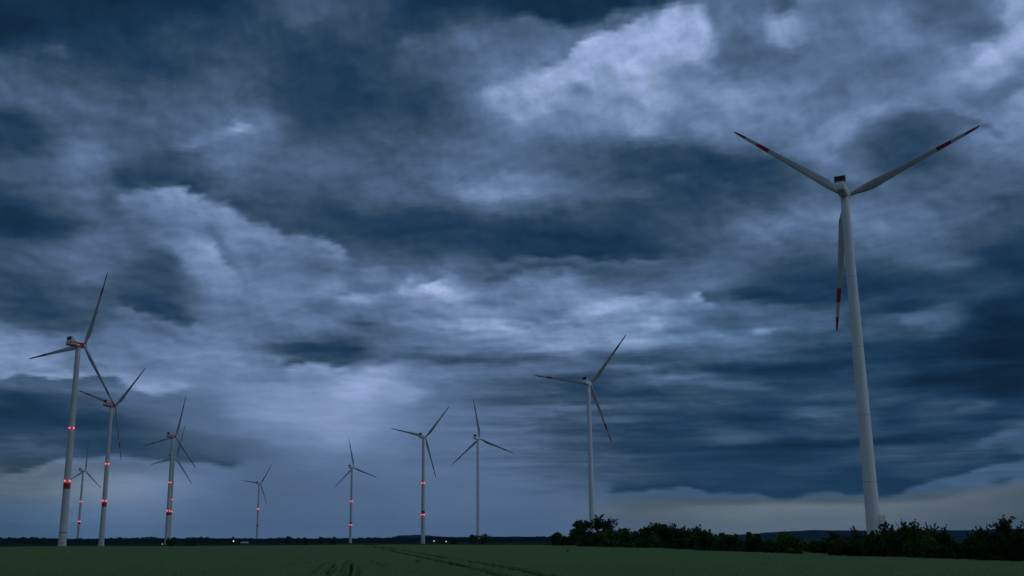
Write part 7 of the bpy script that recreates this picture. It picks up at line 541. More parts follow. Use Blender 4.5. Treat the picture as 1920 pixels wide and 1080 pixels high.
fo = obj('wheat_field', mesh_np('wheat_field', np.stack([fx, fy, fz], -1).reshape(-1, 3), fa, [M['crop'], M['shaded_stems']], True, (gap[:-1, :-1] > .26).astype(int).ravel())); tag(fo, kind='structure')

# rough meadow between the hedgerow and the hills
az = np.linspace(R(8), R(36), 90); tt = np.linspace(0, 1, 60)
r0_ = np.interp(az, EDGE_AZ, EDGE_R) - 1.0
RR = r0_[None, :] * (900 / r0_[None, :]) ** tt[:, None]
mx_, my_ = RR * np.sin(az)[None, :], RR * np.cos(az)[None, :]
mz_ = ground_z(mx_, my_) + .02 + .22 * noise2(mx_, my_, 31, 5.) + .10 * rng.random(mx_.shape)
i, j = np.meshgrid(np.arange(59), np.arange(89), indexing='ij')
fa = np.stack([i * 90 + j, i * 90 + j + 1, (i + 1) * 90 + j + 1, (i + 1) * 90 + j], -1).reshape(-1, 4)
mo = obj('meadow', mesh_np('meadow', np.stack([mx_, my_, mz_], -1).reshape(-1, 3), fa, M['meadow'], True)); tag(mo, kind='structure')

# wooded hills on the horizon
HA = np.radians([-48, -30, -24, -20, -10, -4.6, -4.0, -3.0, -2.2, -1.2, .2, 4, 9, 13.5, 15.2, 17.0, 19.5, 21.5, 24, 27, 30, 48])
HH = np.array([34, 34, 31, 25, 22, 22, 42, 47, 36, 27, 30, 27, 25, 30, 48, 60, 58, 59, 56, 60, 55, 50.])
az = np.linspace(R(-48), R(48), 700); dd = np.linspace(0, 1, 26)
AZ, T = np.meshgrid(az, dd)
hh = np.interp(az, HA, HH) + 3.0 * (noise1(az, 61, .02) - .5)
RR = 5600 + 2600 * T
ridge = np.sin(np.pi * np.clip(T, 0, 1)) ** .8
hz = -6 + (hh[None, :] * (.86 + .28 * (noise2(AZ * 4000, RR, 63, 500.) - .5)) + 6) * ridge + 3.4 * (rng.random(AZ.shape) - .5) * ridge
i, j = np.meshgrid(np.arange(25), np.arange(699), indexing='ij')
fa = np.stack([i * 700 + j, i * 700 + j + 1, (i + 1) * 700 + j + 1, (i + 1) * 700 + j], -1).reshape(-1, 4)
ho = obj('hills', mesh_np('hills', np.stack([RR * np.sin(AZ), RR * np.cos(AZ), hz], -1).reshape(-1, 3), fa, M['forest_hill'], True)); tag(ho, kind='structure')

# ------------------------------------------------------------------ wind turbine parts
HUB = 140.0
def superellipse(cx, cz, a, b, y, n=28, e=3.2):
    pts = []
    for k in range(n):
        th = 2 * math.pi * k / n
        c, s_ = math.cos(th), math.sin(th)
        pts.append((cx + a * math.copysign(abs(c) ** (2 / e), c), y, cz + b * math.copysign(abs(s_) ** (2 / e), s_)))
    return pts

def tower_radius(z): return 2.75 + (1.72 - 2.75) * (z / HUB) ** .95
bm = bmesh.new()
zs = [0, .25, 3, 10, 25, 40, 60, 80, 100, 120, 132, HUB - .2]
loft(bm, [[((tower_radius(z) + (.18 if z < .3 else 0)) * math.cos(q), (tower_radius(z) + (.18 if z < .3 else 0)) * math.sin(q), z)
           for q in [2 * math.pi * k / 40 for k in range(40)]] for z in zs])
ME_tower = mesh_bm('tower', bm, M['paint'], True)

def ring_mesh(name, z0, z1, proud, m):
    bm = bmesh.new()
    secs = []
    for z, pr in ((z0, -.05), (z0, proud), (z1, proud), (z1, -.05)):
        secs.append([((tower_radius(z) + pr) * math.cos(q), (tower_radius(z) + pr) * math.sin(q), z) for q in [2 * math.pi * k / 40 for k in range(40)]])
    loft(bm, secs, cap=False)
    return mesh_bm(name, bm, m, False)

bm = bmesh.new()
secs = []
for y, z0, z1, a in ((-9.7, 1.0, 3.3, 1.35), (-9.45, .55, 3.75, 1.75), (-8.7, .25, 3.95, 1.95), (-6.5, .05, 4.0, 2.0), (-2, -.15, 4.0, 2.0),
                     (2.2, -.15, 3.95, 2.0), (3.6, 0, 3.8, 1.9), (4.2, .3, 3.5, 1.65)):
    secs.append(superellipse(0, (z0 + z1) / 2, a, (z1 - z0) / 2, y))
loft(bm, secs)
ME_nacelle = mesh_bm('nacelle', bm, M['paint'], True)

def cooler_mesh():
    bm = bmesh.new()                                       # 0 white frame, 1 grille
    tilt = Matrix.Rotation(R(-8), 3, 'X')
    add_box(bm, (0, -8.3, 5.55), (4.3, .55, 2.35), tilt, 1)
    add_box(bm, (0, -8.12, 6.80), (4.7, .80, .16), tilt, 0)
    add_box(bm, (0, -8.45, 4.30), (4.7, .80, .16), tilt, 0)
    for s_ in (-1, 1):
        add_box(bm, (s_ * 2.25, -8.3, 5.55), (.18, .80, 2.66), tilt, 0)
        # cheek sweeping forward and down to the roof
        x0, x1 = s_ * 2.20, s_ * 2.02
        prof = [(-8.0, 6.75), (-7.3, 6.70), (-5.6, 4.7), (-3.9, 4.02), (-3.9, 3.9), (-8.4, 3.9)]
        v0 = [bm.verts.new((x0, y, z)) for y, z in prof]; v1 = [bm.verts.new((x1, y, z)) for y, z in prof]
        bm.faces.new(v0); bm.faces.new(v1[::-1])
        for k in range(len(prof)):
            bm.faces.new((v0[k], v0[(k + 1) % 6], v1[(k + 1) % 6], v1[k]))
    return mesh_bm('cooler', bm, [M['paint'], M['grille']])
ME_cooler = cooler_mesh()
ME_mast = []
for x, h in ((-1.1, 1.5), (.9, 1.9)):
    bm = bmesh.new()
    add_tube(bm, [(x, -7.9, 6.8), (x, -7.9, 6.8 + h)], [.06, .04], 6)
    add_box(bm, (x, -7.9, 6.8 + h), (.35, .12, .12))
    ME_mast.append(mesh_bm('sensor_mast', bm, M['dark']))
bm = bmesh.new()
add_tube(bm, [(.8, -4.6, 4.0), (.8, -4.6, 4.5)], [.3, .3], 10)
add_tube(bm, [(.8, -4.6, 4.5), (.8, -4.6, 4.75)], [.42, .3], 10)
ME_hatch = mesh_bm('roof_hatch', bm, M['dark'])

def side_panel(sign):
    """red livery panel with white lettering, one mesh"""
    bm = bmesh.new()
    add_box(bm, (sign * 2.03, -3.0, 1.95), (.05, 12.8, 3.0), None, 0)
    add_box(bm, (sign * 2.06, -1.7, 1.7), (.05, 2.6, .9), None, 1)          # pale block after the lettering
    cu = bpy.data.curves.new('lettering', 'FONT'); cu.body = 'ENERTRAG'; cu.size = 1.45; cu.align_x = 'CENTER'; cu.align_y = 'CENTER'
    cu.extrude = .02; cu.offset = .03
    to = bpy.data.objects.new('lettering', cu)
    me = bpy.data.meshes.new_from_object(to)
    bpy.data.objects.remove(to); bpy.data.curves.remove(cu)
    rot = Matrix.Rotation(R(90) * sign, 4, 'Z') @ Matrix.Rotation(R(90), 4, 'X')
    me.transform(Matrix.Translation((sign * 2.08, -5.9, 1.95)) @ rot @ Matrix.Scale(.78, 4, (1, 0, 0)))
    n0 = len(bm.faces)
    bm.from_mesh(me); bm.faces.ensure_lookup_table()
    for f_ in bm.faces[n0:]: f_.material_index = 1
    bpy.data.meshes.remove(me)
    me2 = bpy.data.meshes.new('side_panel'); bm.to_mesh(me2); bm.free()
    me2.materials.append(M['panel_red']); me2.materials.append(M['white'])
    return me2
ME_panel = {s_: side_panel(s_) for s_ in (-1, 1)}

# rotor: hub axis along local +Y, blades along local +Z
bm = bmesh.new()
loft(bm, [[(r_ * math.cos(q), y, r_ * math.sin(q)) for q in [2 * math.pi * k / 24 for k in range(24)]]
          for y, r_ in ((-1.5, 1.35), (-1.3, 1.6), (.4, 1.65), (1.3, 1.35), (2.0, .85), (2.35, .25))])
ME_hub = mesh_bm('hub', bm, M['paint'], True)

def airfoil(chord, thick, twist, r, n=14, circ=0.0):
    pts = []
    for k in range(2 * n):
        if k < n: xx = (1 - math.cos(math.pi * k / n)) / 2; sg = 1
        else: xx = (1 + math.cos(math.pi * (k - n) / n)) / 2; sg = -1
        yt = 5 * thick * (.2969 * math.sqrt(xx) - .126 * xx - .3516 * xx ** 2 + .2843 * xx ** 3 - .1036 * xx ** 4) * sg
        cx_, cy_ = (xx - .32) * chord, yt * chord
        ang = math.pi - math.copysign(math.acos(max(-1, min(1, 2 * xx - 1))), sg) if False else None
        ccx = (xx - .5) * chord; ccy = sg * math.sqrt(max(0, .25 - (xx - .5) ** 2)) * chord
        px_, py_ = cx_ * (1 - circ) + ccx * circ, cy_ * (1 - circ) + ccy * circ
        c, s_ = math.cos(twist), math.sin(twist)
        pts.append((px_ * c - py_ * s_, px_ * s_ + py_ * c - .0006 * r * r * .6, r))
    return pts
bm = bmesh.new()
stations = [(1.2, 1.9, .5, 16, 1), (3.5, 1.95, .5, 16, .9), (6.5, 2.9, .40, 14, .35), (10.5, 3.75, .30, 11, 0), (16, 3.3, .24, 8, 0), (24, 2.7, .20, 5, 0),
            (32, 2.15, .18, 3, 0), (38.9, 1.80, .17, 2, 0), (44.9, 1.55, .16, 1, 0), (50.9, 1.25, .15, .5, 0), (54.5, .95, .14, 0, 0), (56.4, .55, .13, 0, 0), (57, .15, .12, 0, 0)]
loft(bm, [airfoil(c, t_, R(tw), r_, circ=ci) for r_, c, t_, tw, ci in stations], mi=[0, 0, 0, 0, 0, 0, 0, 1, 0, 1, 1, 1])
ME_blade = mesh_bm('rotor_blade', bm, [M['blade'], M['red']], True)

bm = bmesh.new()
add_box(bm, (0, 0, 1.15), (1.0, .14, 2.3), None, 0, .02)
add_box(bm, (.36, -.10, 1.1), (.06, .1, .2), None, 0)
ME_door = mesh_bm('door', bm, M['steel'])

def lamp_mesh(r_):
    bm = bmesh.new()
    bmesh.ops.create_icosphere(bm, subdivisions=2, radius=r_)
    return mesh_bm('obstruction_light', bm, M['lamp_red'], True)
LAMPS = {}

def stair_mesh():
    """open steel stair tower with landings beside the tower foot"""
    bm = bmesh.new()
    w, d, h = 1.3, 1.3, 11.5
    for x in (-w / 2, w / 2):
        for y in (-d / 2, d / 2):
            add_box(bm, (x, y, h / 2), (.10, .10, h))
    for k in range(1, 12):
        z = k * 1.0
        for y in (-d / 2, d / 2): add_box(bm, (0, y, z - .03), (w - .1, .07, .07))
        for x in (-w / 2, w / 2): add_box(bm, (x, 0, z + .45), (.06, d - .1, .06))
        add_box(bm, (.3 * (-1) ** k, 0, z + .05), (.5, d - .12, .05))
        for q in range(5):
            add_box(bm, (.35 * (-1) ** (k + 1) , -.5 + .25 * q, z - .9 + .2 * q), (.5, .22, .04))
    add_box(bm, (0, 0, 7.6), (1.7, 1.7, 1.1), None, 1, .04)
    return mesh_bm('access_stair', bm, [M['dark'], M['dark']])
ME_stair = stair_mesh()

YAW = R(-28)                    # all rotors face the same wind
TILT = Matrix.Rotation(R(5), 4, 'X')
ROTOR_AT = Vector((0, 5.4, HUB + 2.15))
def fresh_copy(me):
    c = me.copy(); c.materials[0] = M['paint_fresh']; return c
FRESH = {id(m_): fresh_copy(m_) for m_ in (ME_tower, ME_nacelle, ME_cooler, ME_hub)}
GROUP = 'wind turbines standing across the fields'
# x, y, ground z, rotor phase, red livery, upper light z, lower light z, band z0, band z1, lamp radius, label
TURB = [
    (-286.76, 759.92, -0.4, 25, 1, 82, 45, 39.5, 43.5, 0.42, 1, 'large leftmost turbine with red nacelle side and red tower band'),
    (-377.4, 1104.69, -1.2, 50, 1, 82, 45, 39, 43, 0.47, 2, 'turbine with red nacelle standing second largest at left, rotor tilted between upper right and down'),
    (-407.11, 1442.33, -1.2, 20, 1, 81, 44, 38, 42, 0.48, 0, 'front turbine of the overlapping pair, red nacelle higher than the one behind'),
    (-509.11, 1817.76, -1.2, 21, 0, 73, 53, 48, 52, 0.52, 0, 'turbine mostly hidden behind the tower of another, dark nacelle peeking out halfway up'),
    (-776.93, 2138.15, -1.2, 8, 0, 82, 44, 38.5, 42, 0.56, 0, 'small distant turbine between the two big left towers with red lamps'),
    (-529.52, 2649.78, -1.2, 39, 0, 81, 0, 40, 43, 0.64, 0, 'smallest turbine, alone left of centre with a single row of red lamps'),
    (-238.15, 2080.97, -1.2, -9, 0, 78, 34, 35, 39, 0.56, 0, 'small turbine left of the hill, one blade straight up, red lamps lit'),
    (-71.0, 1466.77, -1.2, 45, 0, 80, 38, 39.5, 43.5, 0.48, 0, 'middle turbine with red lamps at two heights beside an unlit turbine'),
    (3.47, 1494.17, -1.2, -7, 0, 0, 0, 0, 0, 0.7, 0, 'plain unlit white turbine behind round trees with one blade straight up'),
    (103.52, 970.04, 0, 42, 0, 0, 0, 0, 0, 0.7, 0, 'white unlit turbine rising behind the tall pair of hedgerow trees'),
    (153.25, 421.08, 0, 69, 0, 0, 0, 0, 0, 0.7, 3, 'huge nearest white turbine at right, seen from behind above the bushes'),
]


for (x, y, z, ph, livery, lu, ll, b0, b1, lr, foot, label) in TURB:
    root = empty('wind_turbine', (x, y, z), YAW)
    tag(root, label, 'wind turbine', GROUP)
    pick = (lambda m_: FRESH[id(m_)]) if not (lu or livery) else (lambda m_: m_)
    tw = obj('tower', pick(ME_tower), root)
    if b0:
        key = ('band', b0, b1)
        if key not in LAMPS: LAMPS[key] = ring_mesh('red_band', b0, b1, .02, M['red'])
        obj('red_band', LAMPS[key], tw)
    if foot in (1, 2):
        key = ('flange', foot)
        if key not in LAMPS: LAMPS[key] = ring_mesh('flange', 9.6, 9.95, .09, M['dark'])
        obj('flange', LAMPS[key], tw)
    for jz in (24, 50, 77, 106):
        key = ('joint', jz)
        if key not in LAMPS: LAMPS[key] = ring_mesh('section_joint', jz, jz + .16, .03, M['joint'])
        obj('section_joint', LAMPS[key], tw)
    # towards the viewer, in the turbine's own frame
    va = math.atan2(-y, -x) - YAW
    da = va + .15
    obj('door', ME_door, tw, Matrix.Translation((math.cos(da) * 2.72, math.sin(da) * 2.72, 1.0)) @ Matrix.Rotation(da + R(90), 4, 'Z'))
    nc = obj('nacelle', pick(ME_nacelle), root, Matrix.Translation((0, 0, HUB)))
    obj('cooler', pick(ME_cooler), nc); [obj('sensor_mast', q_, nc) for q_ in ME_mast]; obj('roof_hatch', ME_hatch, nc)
    if livery:
        for s_ in (-1, 1): obj('side_panel', ME_panel[s_], nc)
    base = Matrix.Translation(ROTOR_AT) @ TILT
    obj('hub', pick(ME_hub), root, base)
    for k in range(3):
        obj('rotor_blade', ME_blade, root, base @ Matrix.Rotation(R(ph + 120 * k), 4, 'Y'))
    for lz in (lu, ll):
        if not lz: continue
        key = ('lamp', lr)
        if key not in LAMPS: LAMPS[key] = lamp_mesh(lr)
        for q in (-38, 38, 142, -142):
            a = va + R(q); rad = tower_radius(lz) + lr * .7
            obj('obstruction_light', LAMPS[key], root, Matrix.Translation((math.cos(a) * rad, math.sin(a) * rad, lz)))
    if foot == 3:
        a = va + R(62)
        obj('access_stair', ME_stair, root, Matrix.Translation((math.cos(a) * 3.9, math.sin(a) * 3.9, 0)) @ Matrix.Rotation(a, 4, 'Z'))

# ------------------------------------------------------------------ trees and bushes
def leaf_quads(cent, size, r, up_bias=0.0, aspect=.62):
    n = len(cent)
    nrm = r.normal(size=(n, 3)); nrm[:, 2] += up_bias; nrm /= np.linalg.norm(nrm, axis=1, keepdims=True)
    t_ = r.normal(size=(n, 3)); t_ -= (t_ * nrm).sum(1, keepdims=True) * nrm; t_ /= np.linalg.norm(t_, axis=1, keepdims=True)
    b_ = np.cross(nrm, t_)
    s_ = size * (.6 + .8 * r.random(n))[:, None]
    v = np.stack([cent - t_ * s_, cent - b_ * s_ * aspect, cent + t_ * s_, cent + b_ * s_ * aspect], 1)
    return v.reshape(-1, 3)

def crown_points(seed, kind, n):
    """leaf centres for a crown in a unit box: x,y in -.5..+.5, z 0..1"""
    r = np.random.default_rng(seed)
    lumps = []
    if kind == 'bush':
        for k in range(24):
            a = r.uniform(0, 2 * np.pi); q = .36 * math.sqrt(r.random())
            lumps.append((q * np.cos(a), q * np.sin(a), r.uniform(.10, .82) * (1 - .75 * q), r.uniform(.12, .20)))
    elif kind == 'tree':
        for k in range(30):
            a = r.uniform(0, 2 * np.pi); z = r.uniform(.20, .86); q = .36 * math.sqrt(r.uniform(.05, 1)) * math.sqrt(max(.05, 1 - ((z - .50) / .42) ** 2))
            lumps.append((q * np.cos(a), q * np.sin(a), z, r.uniform(.11, .18)))
    elif kind == 'shoots':
        for k in range(18):
            a = r.uniform(0, 2 * np.pi); q = r.uniform(0, .33)
            lumps.append((q * np.cos(a), q * np.sin(a), r.uniform(.12, .76) * (1 - .6 * q), r.uniform(.12, .19)))
    elif kind == 'cone':
        for k in range(12):
            z = .06 + .80 * k / 11; a = r.uniform(0, 6.28); q = .16 * (1 - z)
            lumps.append((q * np.cos(a), q * np.sin(a), z, .06 + .26 * (1 - z) ** .8))
    elif kind == 'column':
        for k in range(14):
            z = .05 + .90 * k / 13
            lumps.append((r.normal() * .03, r.normal() * .03, z, .14 + .22 * math.sin(math.pi * min(1, z + .12)) ** .7))
    lumps = np.array(lumps)
    w = lumps[:, 3] ** 2; w /= w.sum()
    idx = r.choice(len(lumps), n, p=w)
    d = r.normal(size=(n, 3)); d /= np.linalg.norm(d, axis=1, keepdims=True)
    rad = lumps[idx, 3] * np.where(r.random(n) < .72, r.uniform(.72, 1.12, n), r.uniform(.1, .8, n))
    zsq = 1.0 if kind in ('column', 'cone') else 1.0
    p = lumps[idx, :3] + d * rad[:, None] * np.array([1, 1, .85 * zsq])
    extra = []
    ns = {'bush': 34, 'tree': 34, 'shoots': 64, 'cone': 16, 'column': 8}[kind]
    for k in range(ns):                                                    # twigs reaching out of the outline
        l = lumps[r.integers(len(lumps))]
        dd_ = r.normal(size=3); dd_[2] = abs(dd_[2]) * (2.2 if kind == 'shoots' else .9) + .15; dd_ /= np.linalg.norm(dd_)
        ln = r.uniform(.07, .20) if kind == 'shoots' else r.uniform(.05, .13)
        m_ = 16 if kind == 'shoots' else 9
        q = np.linspace(.7, 1, m_)[:, None]
        st = l[:3] + dd_ * l[3] * .9
        pts = st + dd_ * ln * np.linspace(0, 1, m_)[:, None] + r.normal(size=(m_, 3)) * .010
        extra.append(pts)
    p = np.concatenate([p] + extra)
    p[:, 2] = np.clip(p[:, 2], .01, 1.2)
    return p, lumps

TREES = {}
def tree_meshes(kind, variant, w, h, leaf, n, lm):
    """crown and trunk meshes at real size"""
    key = (kind, variant, w, h, lm)
    if key in TREES: return TREES[key]
    seed = 100 + 17 * variant + {'bush': 0, 'tree': 300, 'shoots': 600, 'cone': 900, 'column': 1200}[kind]
    p, lumps = crown_points(seed, kind, n)
    top = np.percentile(p[:, 2], 99.0)
    P = p * np.array([w, w, h / top])
    r = np.random.default_rng(seed + 1)
    v = leaf_quads(P, leaf, r, .3)
    f_ = np.arange(len(v)).reshape(-1, 4)
    # loose opaque heart of bigger leaves so that no sky shows through the middle
    k = max(60, n // 12)
    li = r.integers(len(lumps), size=k)
    c = (lumps[li, :3] + r.normal(size=(k, 3)) * lumps[li, 3:4] * .30) * np.array([w, w, h / top])
    c[:, 2] = np.clip(c[:, 2], .15, None)
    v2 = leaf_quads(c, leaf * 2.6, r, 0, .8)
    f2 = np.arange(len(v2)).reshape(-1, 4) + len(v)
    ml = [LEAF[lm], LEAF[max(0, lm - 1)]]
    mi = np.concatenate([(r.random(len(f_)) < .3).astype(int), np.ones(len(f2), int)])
    crown = mesh_np('crown', np.concatenate([v, v2]), np.concatenate([f_, f2]), ml, False, mi)
    bm = bmesh.new()
    th = {'tree': .55, 'column': .8, 'cone': .8}.get(kind, .4) * h
    tr = max(.03, .028 * h)
    add_tube(bm, [(0, 0, -.1), (.03 * w, 0, th * .5), (0, .02 * w, th)], [tr * 1.25, tr, tr * .5], 8)
    order = np.argsort(-lumps[:, 3])[:9]
    for q in order:
        l = lumps[q, :3] * np.array([w, w, h / top])
        z0 = min(l[2] * .55, th * .9)
        mid = (l[0] * .45, l[1] * .45, z0 + (l[2] - z0) * .45)
        add_tube(bm, [(0, 0, z0), mid, tuple(l)], [tr * .55, tr * .35, tr * .12], 6)
    trunk = mesh_bm('trunk', bm, M['bark'], True)
    TREES[key] = (crown, trunk)
    return TREES[key]

def plant(name, cat, label, group, x, y, rz, kind, variant, w, h, leaf, n, lm, sink=0.0):
    cr, tr = tree_meshes(kind, variant, w, h, leaf, n, lm)
    o = empty(name, (x, y, float(ground_z(x, y)) - sink), rz)
    tag(o, label, cat, group)
    obj('crown', cr, o); obj('trunk', tr, o)
    return o

